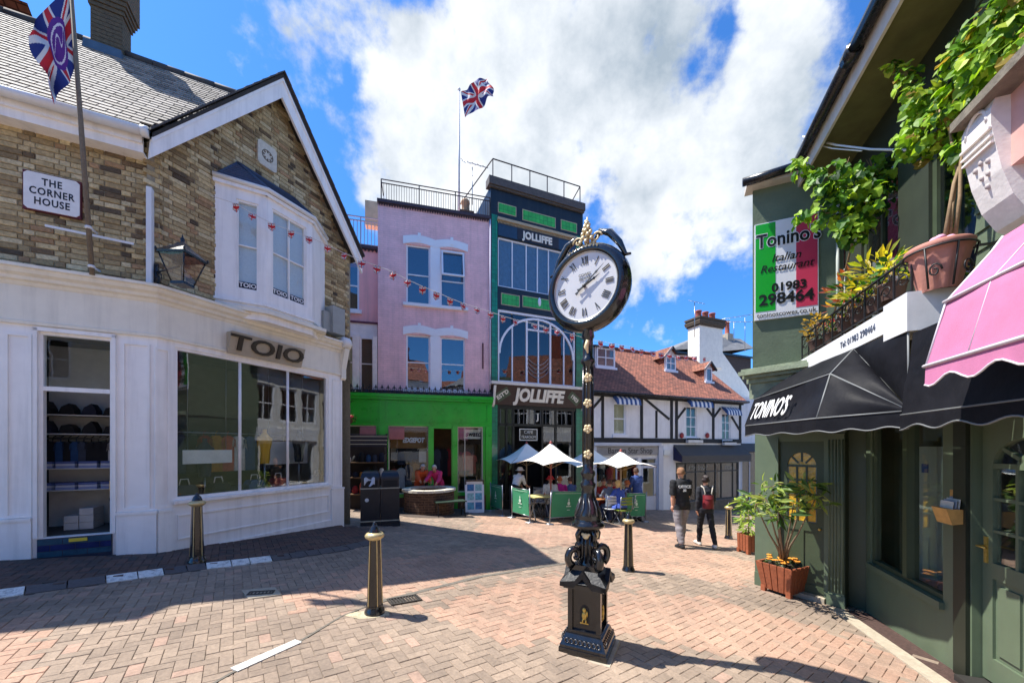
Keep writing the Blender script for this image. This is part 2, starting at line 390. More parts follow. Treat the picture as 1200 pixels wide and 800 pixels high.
def paver_shape(L_, W_):
    a, b, g, e = L_ / 2, W_ / 2, .0018, .0035
    o = [(-a + g, -b + g), (a - g, -b + g), (a - g, b - g), (-a + g, b - g)]; k = [(-a + g + e, -b + g + e), (a - g - e, -b + g + e), (a - g - e, b - g - e), (-a + g + e, b - g - e)]
    vs = [(*p, -.05) for p in o] + [(*p, -.004) for p in o] + [(*p, 0) for p in k]
    fs = [(i, (i + 1) % 4, 4 + (i + 1) % 4, 4 + i) for i in range(4)] + [(4 + i, 4 + (i + 1) % 4, 8 + (i + 1) % 4, 8 + i) for i in range(4)] + [(8, 9, 10, 11)]
    return vs, fs
PV, PF = paver_shape(.18, .09)
def worn(t, b, N, L, mix, c, geo):                                # trodden-in stains and gum spots
    n = N('ShaderNodeTexNoise'); n.inputs['Scale'].default_value = .9; n.inputs['Detail'].default_value = 9; n.inputs['Roughness'].default_value = .68; L(geo.outputs['Position'], n.inputs['Vector'])
    m = N('ShaderNodeMapRange'); L(n.outputs['Fac'], m.inputs['Value']); m.inputs['From Min'].default_value = .46; m.inputs['From Max'].default_value = .72; m.inputs['To Max'].default_value = .5
    c = mix('MIX', m.outputs[0], c, (.11, .09, .075))
    v = N('ShaderNodeTexVoronoi'); v.inputs['Scale'].default_value = 2.3; L(geo.outputs['Position'], v.inputs['Vector'])
    m2 = N('ShaderNodeMapRange'); L(v.outputs['Distance'], m2.inputs['Value']); m2.inputs['From Min'].default_value = .03; m2.inputs['From Max'].default_value = .055; m2.inputs['To Min'].default_value = .7; m2.inputs['To Max'].default_value = 0
    L(mix('MIX', m2.outputs[0], c, (.07, .065, .06)), b.inputs['Base Color'])
pm_obj = mat('paver_brick', (.3, .25, .2), .88, var=.22, scale=38, bump=.35, bscale=260, mode='obj', dirt=.25, spec=.25, tex=worn)
pm_att = mat('paver_brick_field', (.3, .25, .2), .88, var=.22, scale=38, bump=.35, bscale=260, mode='attr', dirt=.25, spec=.25, tex=worn)
pme = MB().add(PV, PF).mesh('paver'); pme.materials.append(pm_obj)
gn = Vector((.055, .045, 1)).normalized(); GQ = Vector((0, 0, 1)).rotation_difference(gn)
mb = MB(); shown = 0
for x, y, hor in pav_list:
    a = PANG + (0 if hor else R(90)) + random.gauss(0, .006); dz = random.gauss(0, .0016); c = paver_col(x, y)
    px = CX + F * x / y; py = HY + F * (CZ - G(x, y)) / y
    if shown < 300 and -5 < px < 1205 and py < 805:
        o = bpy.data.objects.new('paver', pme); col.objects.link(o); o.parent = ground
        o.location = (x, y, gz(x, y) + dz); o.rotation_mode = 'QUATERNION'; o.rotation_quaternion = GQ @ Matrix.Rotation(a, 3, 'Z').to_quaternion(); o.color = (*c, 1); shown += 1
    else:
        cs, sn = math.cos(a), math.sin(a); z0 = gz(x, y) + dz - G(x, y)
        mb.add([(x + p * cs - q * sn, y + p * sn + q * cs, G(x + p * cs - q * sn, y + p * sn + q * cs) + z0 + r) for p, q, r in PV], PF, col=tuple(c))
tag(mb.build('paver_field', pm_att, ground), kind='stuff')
# kerb stones: dark blocks, some painted white
KW = mat('kerb_white_paint', lin(222, 222, 216), .75, var=.2, scale=70, bump=.4, bscale=120, dirt=.85); KD = mat('kerb_dark_stone', lin(88, 84, 84), .8, var=.25, scale=25, bump=.4, bscale=120)
kerb = tag(MB().box(0, 0, 0, 0, 0, 0).build('kerb', KD), kind='structure')
bpy.data.objects.remove(kerb)
pts = []; seglen = .3
tot = 0
for a, b in zip(KERB, KERB[1:-1]):
    n = max(1, int((b - a).length / .02))
    for i in range(n): pts.append(a.lerp(b, i / n))
ln = [0]
for p, q in zip(pts, pts[1:]): ln.append(ln[-1] + (q - p).length)
def kp(s):
    for i in range(len(ln) - 1):
        if ln[i + 1] >= s: return pts[i].lerp(pts[i + 1], (s - ln[i]) / max(1e-6, ln[i + 1] - ln[i]))
    return pts[-1]
white_px = [(-60, 42), (108, 203), (238, 322)]
kroot = tag(MB().prismz([(p.x, p.y) for p in (kp(.0), kp(.02), kp(.02) + Vector((.02, .02)))], -.2, -.19).build('kerb', KD), kind='structure'); kroot['_o'] = (0, 0, 0)
s_ = 0.0
while s_ < ln[-1] - .3:
    L_ = random.uniform(.2, .3); a, b = kp(s_ + .006), kp(s_ + L_ - .006); mid = (a + b) / 2; d = (b - a).normalized(); n_ = Vector((-d.y, d.x))
    px = CX + F * mid.x / mid.y
    wh = any(lo < px < hi for lo, hi in white_px)
    q = [a - n_ * .075, b - n_ * .075, b + n_ * .075, a + n_ * .075]
    m_ = MB(); t = UP + .006
    m_.add([(p.x, p.y, G(p.x, p.y) - .1) for p in q] + [(p.x, p.y, G(p.x, p.y) + (.008 if k < 2 else t)) for k, p in enumerate(q)], [(0, 1, 5, 4), (1, 2, 6, 5), (2, 3, 7, 6), (3, 0, 4, 7), (4, 5, 6, 7)])
    m_.build('kerb_stone', KW if wh else KD, kroot); s_ += L_
# painted line, channel, drain covers
LINE = mat('road_paint', lin(206, 204, 196), .8, var=.25, scale=110, bump=.4, bscale=150, dirt=.9)
a, b = gp(274, 785), gp(350, 751); d = (b - a).xy.normalized(); n_ = Vector((-d.y, d.x)) * .045
tag(MB().prismz([(a.x - n_.x, a.y - n_.y), (b.x - n_.x, b.y - n_.y), (b.x + n_.x, b.y + n_.y), (a.x + n_.x, a.y + n_.y)], lambda x, y: G(x, y) - .01, lambda x, y: G(x, y) + .008).build('painted_line', LINE), kind='structure')
ch = [gp(225, 815), gp(272, 788), gp(350, 752), gp(400, 722), gp(440, 706), gp(560, 676), gp(660, 660), gp(700, 654)]
mb = MB()
for i, (a, b) in enumerate(zip(ch, ch[1:])):
    d = (b - a).xy.normalized(); n_ = Vector((-d.y, d.x)) * (.012 if i < 4 else .035)
    mb.prismz([(a.x - n_.x, a.y - n_.y), (b.x - n_.x, b.y - n_.y), (b.x + n_.x, b.y + n_.y), (a.x + n_.x, a.y + n_.y)], lambda x, y: G(x, y) - .01, lambda x, y: G(x, y) + .005)
tag(mb.build('drainage_channel', mat('channel_grout', lin(104, 98, 88), .9, var=.3, scale=20)), kind='structure')
CONC = mat('concrete', lin(172, 160, 140), .9, var=.18, scale=18, bump=.4, bscale=120, dirt=.25)
def slab(pix, name, m, up=.009):
    ps = [gp(*p) for p in pix]
    return MB().prismz([(p.x, p.y) for p in ps], lambda x, y: G(x, y) - .02, lambda x, y: G(x, y) + up).build(name, m)
o = tag(slab([(283, 692), (322, 688), (330, 697), (291, 702)], 'concrete_apron', CONC), kind='structure')
IRON = mat('cast_iron', lin(72, 68, 64), .6, metal=.4, var=.3, scale=30, bump=.3)
def drain(c, ang, w, h, n, label):
    t = thing('drain_cover', label, 'drain cover', (c.x, c.y, G(c.x, c.y)))
    M = Matrix.Translation((c.x, c.y, G(c.x, c.y) + .012)) @ (GQ.to_matrix().to_4x4()) @ Matrix.Rotation(ang, 4, 'Z')
    f = MB(M); f.box(-w / 2, w / 2, -h / 2, -h / 2 + .02, -.03, .004).box(-w / 2, w / 2, h / 2 - .02, h / 2, -.03, .004).box(-w / 2, -w / 2 + .02, -h / 2 + .02, h / 2 - .02, -.03, .004).box(w / 2 - .02, w / 2, -h / 2 + .02, h / 2 - .02, -.03, .004)
    f.box(-w / 2 + .02, w / 2 - .02, -h / 2 + .02, h / 2 - .02, -.03, -.012); f.build('frame', IRON, t)
    for i in range(n):
        x = -w / 2 + .02 + (w - .04) * (i + .5) / n
        MB(M).box(x - .008, x + .008, -h / 2 + .021, h / 2 - .021, -.012, .002).build('bar', IRON, t)
drain(gp(306, 695), R(20), .26, .12, 6, 'small iron drain grate set in a pale concrete apron')
drain(gp(474, 703), R(35), .36, .2, 9, 'larger iron drain grate on the paving near the bollard')
# ================================================================ CORNER HOUSE (left)
CXY = (-5.32, 5.54); F1 = Fac(*CXY, R(27)); F2 = Fac(*CXY, R(65.2))
gb = G(*CXY) + UP
house = thing('corner_shop_house', 'yellow brick corner house with white shopfront, gable and canted bay window', 'building', (CXY[0], CXY[1], gb))
TRIM = mat('white_trim', lin(247, 244, 240), .45, var=.05, scale=4, bump=.06, bscale=30, dirt=.05, streak=.24)
CREAM = mat('cream_trim', lin(234, 228, 212), .5, var=.06, scale=4, bump=.06, bscale=30, dirt=.06, streak=.22)
ZC1 = F2.z(200, 352)         # under-cornice level
ZT = F2.z(185, 338); ZE = F2.z(180, 168); ZA = F2.z(328, 104)
u_l, u_r = F2.u(181), F2.u(414); u_m = (u_l + u_r) / 2
U1L = -3.2
# brick wall core
MORT = mat('mortar', lin(150, 140, 118), .95, var=.25, scale=20, bump=.3)
bay_s = F2.u(255); bay_e = F2.u(366); ZB0 = F2.z(262, 352); ZB1 = F2.z(262, 222)
wall = MB(F1.M); wall.quad((U1L, .1, ZT - .3), (0, .1, ZT - .3), (0, .1, ZE + .2), (U1L, .1, ZE + .2)); wall.quad((U1L, .1, gb), (U1L, .1, ZE), (U1L, 4, ZE), (U1L, 4, gb))
wall.M = F2.M; wall.quad((u_l - .05, .1, ZT - .3), (u_r, .1, ZT - .3), (u_r, .1, ZE + .1), (u_l - .05, .1, ZE + .1)); wall.add([(u_l, .1, ZE), (u_r, .1, ZE), (u_m, .1, ZA)], [(0, 1, 2)])
wall.quad((u_r, .1, gb - .3), (u_r, 3.4, gb - .3), (u_r, 3.4, ZE), (u_r, .1, ZE))
wall = wall.build('wall', MORT, house)
BCOL = [lin(196, 176, 134), lin(182, 162, 122), lin(168, 146, 108), lin(206, 190, 152), lin(148, 128, 96), lin(116, 98, 76), lin(170, 138, 104), lin(96, 84, 70)]
BWT = [5, 5, 4, 4, 2.4, 1.4, 1.6, .9]
bm_obj = mat('stock_brick', (.3, .25, .2), .9, var=.35, scale=30, bump=.6, bscale=110, mode='obj', dirt=.25, spec=.2)
bm_att = mat('stock_brick_field', (.3, .25, .2), .9, var=.35, scale=30, bump=.6, bscale=110, mode='attr', dirt=.25, spec=.2)
def brick_shape(L_, H_, D_=.05, e=.006):
    a, h = L_ / 2, H_ / 2
    o = [(-a, -h), (a, -h), (a, h), (-a, h)]; k = [(-a + e, -h + e), (a - e, -h + e), (a - e, h - e), (-a + e, h - e)]
    vs = [(x, D_, z) for x, z in o] + [(x, e, z) for x, z in o] + [(x, 0, z) for x, z in k]
    fs = [(i, (i + 1) % 4, 4 + (i + 1) % 4, 4 + i) for i in range(4)] + [(4 + i, 4 + (i + 1) % 4, 8 + (i + 1) % 4, 8 + i) for i in range(4)] + [(8, 9, 10, 11)]
    return vs, fs
ST, HD = brick_shape(.215, .065), brick_shape(.1025, .065)
bl = []
def lay(fac, a, b, z0, z1, keep, y=.085):
    k = 0; z = z0
    while z < z1:
        u = a - (k % 2) * .16 - .1; i = k % 2
        while u < b:
            L_ = .215 if i % 2 == 0 else .1025; uc = u + L_ / 2
            if uc - L_ / 2 > a - .12 and uc + L_ / 2 < b + .1 and keep(uc, z + .0325): bl.append((fac, uc, z + .0325, y, L_ > .2))
            u += L_ + .01; i += 1
        z += .075; k += 1
lay(F1, U1L, -.06, ZT - .1, ZE, lambda u, z: True)
def gab(u, z):
    top = ZE + (ZA - ZE) * (1 - abs(u - u_m) / ((u_r - u_l) / 2))
    if z > top - .02 and z > ZE - .1: return False
    if bay_s + .06 < u < bay_e + .1 and ZB0 - .1 < z < ZB1 + .02: return False
    return True
lay(F2, u_l + .02, u_r - .05, ZT - .1, ZA, gab)
def dist(b): p = b[0].w(b[1], b[3], b[2]); q = p - Vector((0, 0, CZ)); px = CX + F * p.x / p.y; return q.length + (0 if -5 < px < 1200 and p.y > 1 else 50)
bl.sort(key=dist)
sme = MB().add(*ST).mesh('brick'); sme.materials.append(bm_obj); hme = MB().add(*HD).mesh('brick'); hme.materials.append(bm_obj)
mb = MB()
for i, (fc, u, z, y, s) in enumerate(bl):
    c = Vector(random.choices(BCOL, BWT)[0]) * random.uniform(.82, 1.15)
    M = fc.M @ Matrix.Translation((u, y + random.gauss(0, .003), z)) @ Matrix.Rotation(random.gauss(0, .01), 4, 'Y')
    if i < 300:
        o = bpy.data.objects.new('brick', sme if s else hme); col.objects.link(o); o.parent = wall; o.matrix_basis = Matrix.Translation(-Vector(house['_o'])) @ M; o.color = (*c, 1)
    else:
        mb.M = M; mb.add(*(ST if s else HD), col=tuple(c))
tag(mb.build('brick_field', bm_att, wall), kind='stuff')
# roofs
ZRIDGE = CZ + 7.35; D1 = 2.1
SLM = mat('slate', lin(140, 132, 122), .75, var=.25, scale=18, bump=.35, bscale=70, mode='rand', spec=.35)
SLA = mat('slate_bed', lin(58, 55, 52), .9, var=.2)
gable_rise = ZA - ZE + .18
roof = MB(F1.M); EZ = ZE + .1
ap = ZA + .17; el = ZE + .02; hw = (u_r - u_l) / 2 + .1; F2i = F2.M.inverted()
def meets(y, z):                                                  # where the main slope runs into the gable roof
    u = -1.2
    while u < 3:
        q = F2i @ (F1.M @ Vector((u, y, z)))
        if q.x > u_m - hw and z < ap - abs(q.x - u_m) * (ap - el) / hw: return u
        u += .01
    return 1.
va, vb = min(meets(-.22, EZ - .05), -.02), meets(D1, ZRIDGE - .06)
roof.add([(U1L - .3, -.22, EZ - .05), (va, -.22, EZ - .05), (vb, D1, ZRIDGE - .06), (U1L - .3, D1, ZRIDGE - .06), (vb, 2 * D1 + .2, EZ), (U1L - .3, 2 * D1 + .2, EZ)], [(0, 1, 2, 3), (3, 2, 4, 5)])
roof.M = F2.M
roof.add([(u_m - hw, -.2, el), (u_m, -.2, ap), (u_m + hw, -.2, el), (u_m - hw, 3.6, el), (u_m, 3.6, ap), (u_m + hw, 3.6, el)], [(0, 1, 4, 3), (1, 2, 5, 4)])
roof.add([(u_m - hw, -.2, el - .07), (u_m, -.2, ap - .09), (u_m + hw, -.2, el - .07), (u_m - hw, -.2, el), (u_m, -.2, ap), (u_m + hw, -.2, el)], [(0, 1, 4, 3), (1, 2, 5, 4)])
roof.add([(u_m - hw, -.2, el - .07), (u_m, -.2, ap - .09), (u_m, 3.6, ap - .09), (u_m - hw, 3.6, el - .07)], [(0, 1, 2, 3)]); roof.add([(u_m + hw, -.2, el - .07), (u_m, -.2, ap - .09), (u_m, 3.6, ap - .09), (u_m + hw, 3.6, el - .07)], [(0, 1, 2, 3)])
roof = roof.build('roof', SLA, house)
sl = Vector((0, D1 + .22, ZRIDGE - EZ - .01)); sl_len = sl.length; sang = math.atan2(sl.z, sl.y)
g = .125; wS = .25
vs = [(-.118, -.0, .0), (.118, 0, .0), (.118, .24, -.004), (-.118, .24, -.004), (-.118, 0, .02), (.118, 0, .02), (.118, .24, .002), (-.118, .24, .002)]
sme2 = MB().add(vs, [(4, 5, 6, 7), (0, 1, 5, 4), (1, 2, 6, 5), (3, 0, 4, 7)]).mesh('slate'); sme2.materials.append(SLM)
Minv = Matrix.Translation(-Vector(house['_o']))
# gable roof plane, to stop slates where the two roofs meet
rest = MB(); cnt = 0; rows = int(sl_len / g); slates = []
for r in range(rows):
    for k in range(18):
        u = .75 - k * wS - (wS / 2 if r % 2 else 0)
        M = F1.M @ Matrix.Translation((u, -.22, EZ - .02)) @ Matrix.Rotation(sang, 4, 'X') @ Matrix.Translation((0, r * g, 0)) @ Matrix.Rotation(R(-1.2) + random.gauss(0, .006), 4, 'X')
        p = M @ Vector((0, .1, .01)); q = F2i @ p
        hroof = ap - abs(q.x - u_m) * (ap - el) / hw
        if q.x > u_m - hw and q.y > -.3 and q.z < hroof - .02: continue
        if q.x > u_m or u > va + (vb - va) * r / rows - .02: continue
        slates.append((M, CX + F * p.x / p.y))
slates = [s for s in slates if s[1] > -60]
for i, (M, px) in enumerate(sorted(slates, key=lambda s: -s[1] if s[1] < 0 else 0)):
    if i < 300: o = bpy.data.objects.new('slate', sme2); col.objects.link(o); o.parent = roof; o.matrix_basis = Minv @ M
    else: rest.M = M; rest.add(vs, [(4, 5, 6, 7), (0, 1, 5, 4), (1, 2, 6, 5), (3, 0, 4, 7)])
if rest.v: tag(rest.build('slate_field', mat('slate_plain', lin(140, 133, 124), .7, var=.3, scale=10, bump=.3), roof), kind='stuff')
rt = MB(F1.M)
n = 9
for i in range(n): rt.tube([(U1L - .3 + i * .47, D1, ZRIDGE - .03), (U1L - .3 + i * .47 + .46, D1, ZRIDGE - .03)], .075, 8)
rt.build('ridge_tiles', mat('ridge_tile', lin(70, 66, 64), .8), roof)
# gutter, fascia, bargeboards
GUT = mat('gutter_white', lin(224, 224, 222), .4, var=.06)
g1 = MB(F1.M); e_u = -.12
g1.box(U1L, e_u, -.12, -.09, EZ - .34, EZ - .1).box(U1L, e_u, -.09, .1, EZ - .34, EZ - .31).box(U1L, e_u, -.16, -.12, EZ - .22, EZ - .1)
g1.build('fascia_board', TRIM, house)
MB(F1.M).tube([(U1L, -.24, EZ - .1), (e_u + .02, -.24, EZ - .1)], .062, 10).tube([(e_u + .02, -.24, EZ - .1), (e_u + .1, -.24, EZ - .1)], .075, 10).build('gutter', GUT, house)
for s in (-1, 1):
    b = MB(F2.M); e = u_m + s * (hw + .0); w_ = .3
    dx, dz = u_m - e, ap - el; ln_ = math.hypot(dx, dz); nx_, nz_ = -dz / ln_ * (1 if dx > 0 else -1), 0
    lo = .36
    b.prism([(e, el - .08), (u_m, ap - .1), (u_m, ap - .1 - lo), (e - s * -.02 - s * .0, el - .08 - lo * .82)], -.17, -.12)
    b.prism([(e, el - .06), (u_m, ap - .08), (u_m, ap - .15), (e, el - .13)], -.195, -.17)
    b.build('bargeboard', TRIM, house)
ver = MB(F2.M)
for s in (-1, 1):
    for i in range(14):
        a, c = i / 14, (i + 1) / 14; e = u_m + s * (hw + .03)
        p = lambda t: (e + (u_m - e) * t, el + .01 + (ap - el) * t)
        (x0, z0), (x1, z1) = p(a), p(c)
        ver.prism([(x0, z0), (x1, z1), (x1, z1 + .025), (x0, z0 + .04)], -.24, .05)
ver.build('verge_slates', mat('verge_slate', lin(74, 70, 68), .8, var=.2), roof)
# chimney
q = at(127, 60, 6.75); qf = F1.M.inverted() @ q
CB = mat('chimney_brick', lin(96, 84, 64), .9, var=.4, scale=24, bump=.6, bscale=60, dirt=.4)
c = MB(F1.M); cx, cy = qf.x, D1 - .1
for i in range(34):
    z = ZRIDGE - 1.1 + i * .075; k = .21 if i < 22 else .21 + .025 * min(4, i - 21)
    c.box(cx - k, cx + k, cy - k * .8 + .12, cy + k * .8 + .12, z, z + .067)
c.box(cx - .19, cx + .19, cy - .02, cy + .26, ZRIDGE - 1.1, ZRIDGE + 1.5)
ch_ = c.build('chimney', CB, roof)
MB(F1.M).prism([(cx - .26, ZRIDGE - .38), (cx + .26, ZRIDGE - .38), (cx + .24, ZRIDGE - .2), (cx - .24, ZRIDGE - .2)], cy - .2, cy - .04).build('lead_flashing', mat('lead', lin(70, 92, 112), .5, var=.2), roof)
for k in (-.1, .12): MB(F1.M).lathe([(.1, 0), (.09, .3), (.11, .34), (.1, .4)], cx + k, cy + .12, ZRIDGE + 1.44, 12).build('chimney_pot', mat('pot_terracotta', lin(170, 110, 80), .8), roof)
# ---------------- shopfront, F1 side (door) and F2 side (display window)
zdoor = (F1.u(45), F1.u(132)); ztop = F1.z(90, 392); zsill = F1.z(90, 627); ztr = F1.z(90, 455)
zf0 = F1.z(90, 375)      # fascia bottom
sf = MB(F1.M); dL, dR = zdoor
shell(sf, U1L, 0, gb - .3, ZT, [(dL, dR, zsill, ztop)], rev=.1, back=.1, sides=False)
sf.box(dL - .04, dL, -.03, .0, zsill, ztop + .04).box(dR, dR + .04, -.03, .0, zsill, ztop + .04).box(dL - .04, dR + .04, -.03, 0, ztop, ztop + .05)
wL, wR = F2.u(205), F2.u(385); wz1 = (F2.z(205, 408) + F2.z(385, 440)) / 2; wz0 = (F2.z(205, 586) + F2.z(388, 567)) / 2
sf.M = F2.M
u_end = F2.u(401)
shell(sf, 0, u_end, gb - .4, ZT, [(wL, wR, wz0, wz1)], rev=.1, back=.1, sides=False)
sf.quad((u_end, 0, gb - .4), (u_end, 3.4, gb - .4), (u_end, 3.4, ZT), (u_end, 0, ZT))
sf.build('shopfront', TRIM, house)
# pilaster panels, plinths and mouldings
def panel(fac, a, b, c, d, name='moulded_panel', t=.018, w=.03, m=TRIM):
    mb = MB(fac.M)
    mb.box(a, b, -t, -.001, d - w, d).box(a, b, -t, -.001, c, c + w).box(a, a + w, -t, -.001, c + w, d - w).box(b - w, b, -t, -.001, c + w, d - w)
    return mb.build(name, m, house)
pl = F1.z(160, 598); ptop = F1.z(160, 402)
panel(F1, F1.u(143), F1.u(176), pl + .02, ptop); panel(F2, F2.u(181), F2.u(199), pl + .02, F2.z(190, 408))
panel(F1, F1.u(6), F1.u(38), pl + .0, ptop - .02); panel(F1, U1L + .1, F1.u(-10), pl, ptop - .02)
mb = MB(F1.M); mb.box(dR + .05, .0, -.04, -.001, gb - .3, pl - .05).box(dR + .05, .01, -.055, -.001, pl - .05, pl - .01)
mb.build('plinth', TRIM, house)
mb = MB(F1.M); mb.box(U1L, dL - .05, -.04, -.001, gb - .3, pl - .05).box(U1L, dL - .05, -.055, -.001, pl - .05, pl - .01).build('plinth', TRIM, house)
mb = MB(F2.M); mb.box(-.0, wL - .05, -.04, -.001, gb - .4, pl - .05).box(0, wL - .05, -.055, -.001, pl - .05, pl - .01)
mb.build('plinth', TRIM, house); mb = MB(F2.M)
zr = F2.z(395, 571); mb.box(wR + .06, u_end + .02, -.04, -.001, gb - .5, zr - .04).box(wR + .06, u_end + .025, -.055, -.001, zr - .04, zr)
mb.build('plinth', TRIM, house)
panel(F2, F2.u(389), F2.u(399), zr + .03, F2.z(394, 445), w=.015)
panel(F2, wL + .03, wR - .0, F2.z(290, 617), F2.z(290, 592), w=.02); 
MB(F2.M).box(wL - .05, wR + .06, -.03, -.001, gb - .4, F2.z(290, 629)).build('skirting', TRIM, house)
MB(F2.M).box(wL - .03, wR + .05, -.06, .0, wz0 - .05, wz0).build('window_sill', TRIM, house)
# fascia and stepped cornice running round the corner
prof = [(0, ZC1 - .12), (-.03, ZC1 - .1), (-.05, ZC1 - .06), (-.09, ZC1 - .04), (-.10, ZC1), (-.15, ZC1 + .03), (-.17, ZC1 + .08), (-.20, ZC1 + .09), (-.20, ZC1 + .13), (.1, ZC1 + .17)]
def sweep(mb, prof, stations):                                    # stations: (matrix, u)
    rows_ = [[M @ Vector((u, y, z)) for y, z in prof] for M, u in stations]; n = len(prof)
    vs_ = [p for r in rows_ for p in r]; mb.add(vs_, [(i * n + j, (i + 1) * n + j, (i + 1) * n + j + 1, i * n + j + 1) for i in range(len(rows_) - 1) for j in range(n - 1)])
    mb.add(rows_[0], [tuple(range(n))]); mb.add(rows_[-1], [tuple(range(n - 1, -1, -1))])
FM = Fac(*CXY, R(46))
mb = MB(); sweep(mb, prof, [(F1.M, U1L), (F1.M, -.08), (FM.M, 0), (F2.M, .08), (F2.M, u_end + .12)]); mb.build('cornice', CREAM, house)
zfb = F2.z(205, 400)
fp = [(0, zfb - .0), (-.035, zfb + .0), (-.04, zfb + .04), (-.02, zfb + .05), (-.02, ZC1 - .1), (0, ZC1 - .1)]
mb = MB(); sweep(mb, fp, [(F1.M, U1L), (F1.M, -.01), (F2.M, .01), (F2.M, u_end + .03)]); mb.build('fascia', CREAM, house)
# console at the far end
mb = MB(F2.M); mb.prismx([(-.02, zfb - .1), (-.06, zfb - .06), (-.06, zfb + .15), (-.16, ZC1 - .05), (-.16, ZC1), (-.0, ZC1)], u_end - .06, u_end + .06); mb.build('console', CREAM, house)
# display window
fr = MB(F2.M); wy = .06
m1, m2 = F2.u(281, -.06), F2.u(337, -.06)
fr.box(wL, wL + .04, .02, .1, wz0, wz1).box(wR - .04, wR, .02, .1, wz0, wz1).box(wL + .04, wR - .04, .02, .1, wz0, wz0 + .05).box(wL + .04, wR - .04, .02, .1, wz1 - .04, wz1)
for m_ in (m1, m2): fr.tube([(m_, wy, wz0 + .05), (m_, wy, wz1 - .04)], .025, 8)
w = fr.build('window', TRIM, house)
for a, b in ((wL + .04, m1 - .02), (m1 + .02, m2 - .02), (m2 + .02, wR - .04)): MB(F2.M).box(a, b, .06, .066, wz0 + .05, wz1 - .04).build('pane', glass('shop_glass', (.96, .98, .98), .98, refl=.06), w)
# shop interior
FLR = mat('shop_floor', lin(120, 90, 60), .5, var=.25); INW = mat('shop_inner_wall', lin(84, 80, 74), .8)
inn = MB(F2.M); inn.box(wL - .3, wR + .1, .12, 1.8, wz0 - .04, wz0 + .0)
inn.quad((wL - .3, 1.8, wz0), (wR + .2, 1.8, wz0), (wR + .2, 1.8, wz1 + .3), (wL - .3, 1.8, wz1 + .3)); inn.quad((wR + .15, .1, wz0), (wR + .15, 1.8, wz0), (wR + .15, 1.8, wz1 + .3), (wR + .15, .1, wz1 + .3))
inn.quad((wL - .3, .12, wz1 + .12), (wR + .2, .12, wz1 + .12), (wR + .2, 1.8, wz1 + .12), (wL - .3, 1.8, wz1 + .12))
inn.M = F1.M; inn.quad((dL - .5, 1.1, gb), (dR + .4, 1.1, gb), (dR + .4, 1.1, ZT), (dL - .5, 1.1, ZT)); inn.box(dL - .6, dR + .5, .11, 1.1, zsill - .05, zsill)
inn.quad((dL - .5, .12, ztop + .1), (dR + .4, .12, ztop + .1), (dR + .4, 1.1, ztop + .1), (dL - .5, 1.1, ztop + .1)); inn.quad((dL - .5, .12, gb), (dL - .5, 1.1, gb), (dL - .5, 1.1, ZT), (dL - .5, .12, ZT)); inn.quad((dR + .4, .12, gb), (dR + .4, 1.1, gb), (dR + .4, 1.1, ZT), (dR + .4, .12, ZT))
inn.build('shop_interior', INW, house)
# door: transom light, open doorway glass, tiled step
d_ = MB(F1.M); d_.box(dL, dL + .035, .02, .09, zsill, ztop).box(dR - .035, dR, .02, .09, zsill, ztop).box(dL + .035, dR - .035, .02, .09, ztop - .04, ztop).box(dL + .035, dR - .035, .015, .09, ztr - .05, ztr + .01)
d_ = d_.build('door', TRIM, house)
MB(F1.M).box(dL + .035, dR - .035, .05, .055, ztr + .01, ztop - .04).build('pane', GLASS, d_)
MB(F1.M).box(dR - .052, dR - .035, .05, .075, zsill + .6, zsill + .75).build('hinge', GOLD, d_)
TL = mat('glazed_tile', lin(40, 78, 98), .18, var=.3, scale=9, coat=.5)
st = MB(F1.M); st.box(dL, dR, -.03, .1, gb - .3, zsill - .012); st = st.build('step', mat('step_grout', lin(24, 36, 60), .4), house)
for r_ in range(3):
    n = 3; zb = zsill - .02 - r_ * .082
    for k in range(n + 1):
        a = dL + (dR - dL) * max(0, (k - (.5 if r_ % 2 else 0))) / n; b = dL + (dR - dL) * min(n, (k + 1 - (.5 if r_ % 2 else 0))) / n
        if b - a > .02: MB(F1.M).box(a + .004, b - .004, -.036, -.03, zb - .075, zb).build('tile', TL if r_ != 1 else mat('glazed_tile_navy', lin(26, 40, 92), .18, var=.3, coat=.5), st)
nm = MB(F1.M).box((dL + dR) / 2 - .06, (dL + dR) / 2 + .12, -.042, -.036, zsill - .075, zsill - .03).build('step_notice', mat('notice_yellow', lin(222, 196, 60), .5), st)
# bay window (canted)
S = F2.w(bay_s, .09, 0); K_r = (312 - CX) / F
bd = Vector((math.cos(R(31)), math.sin(R(31)))); t_ = (K_r * S.y - S.x) / (bd.x - K_r * bd.y); K = Vector((S.x + bd.x * t_, S.y + bd.y * t_))
B1 = Fac(S.x, S.y, R(31)); B2 = Fac(K.x, K.y, R(65.2)); L1 = t_; L2 = B2.u(366); E = B2.w(L2, 0, 0)
B3 = Fac(E.x, E.y, R(99)); outd = (F2.M.inverted() @ E).y; L3 = (.09 - outd) / math.sin(R(99 - 65.2))
bz0 = B1.z(290, 372); bz1 = B1.z(280, 216); sillz = B1.z(270, 350)
bw = MB(); w1 = (B1.u(277), B1.u(303), B1.z(290, 340), B1.z(290, 236)); w2 = (B2.u(319), B2.u(359), B2.z(338, 352), B2.z(338, 255))
bw.M = B1.M; shell(bw, 0, L1, bz0, bz1, [w1], rev=.05, sides=False); bw.M = B2.M; shell(bw, 0, L2, bz0, bz1, [w2], rev=.05, sides=False); bw.M = B3.M; shell(bw, 0, L3, bz0, bz1, [], sides=False)
for fc, L_ in ((B1, L1), (B2, L2), (B3, L3)):
    bw.M = fc.M; bw.box(-.01, L_ + .01, -.04, -.001, sillz - .04, sillz).box(-.02, L_ + .02, -.05, -.001, bz1 - .08, bz1 - .02)
bw.M = None
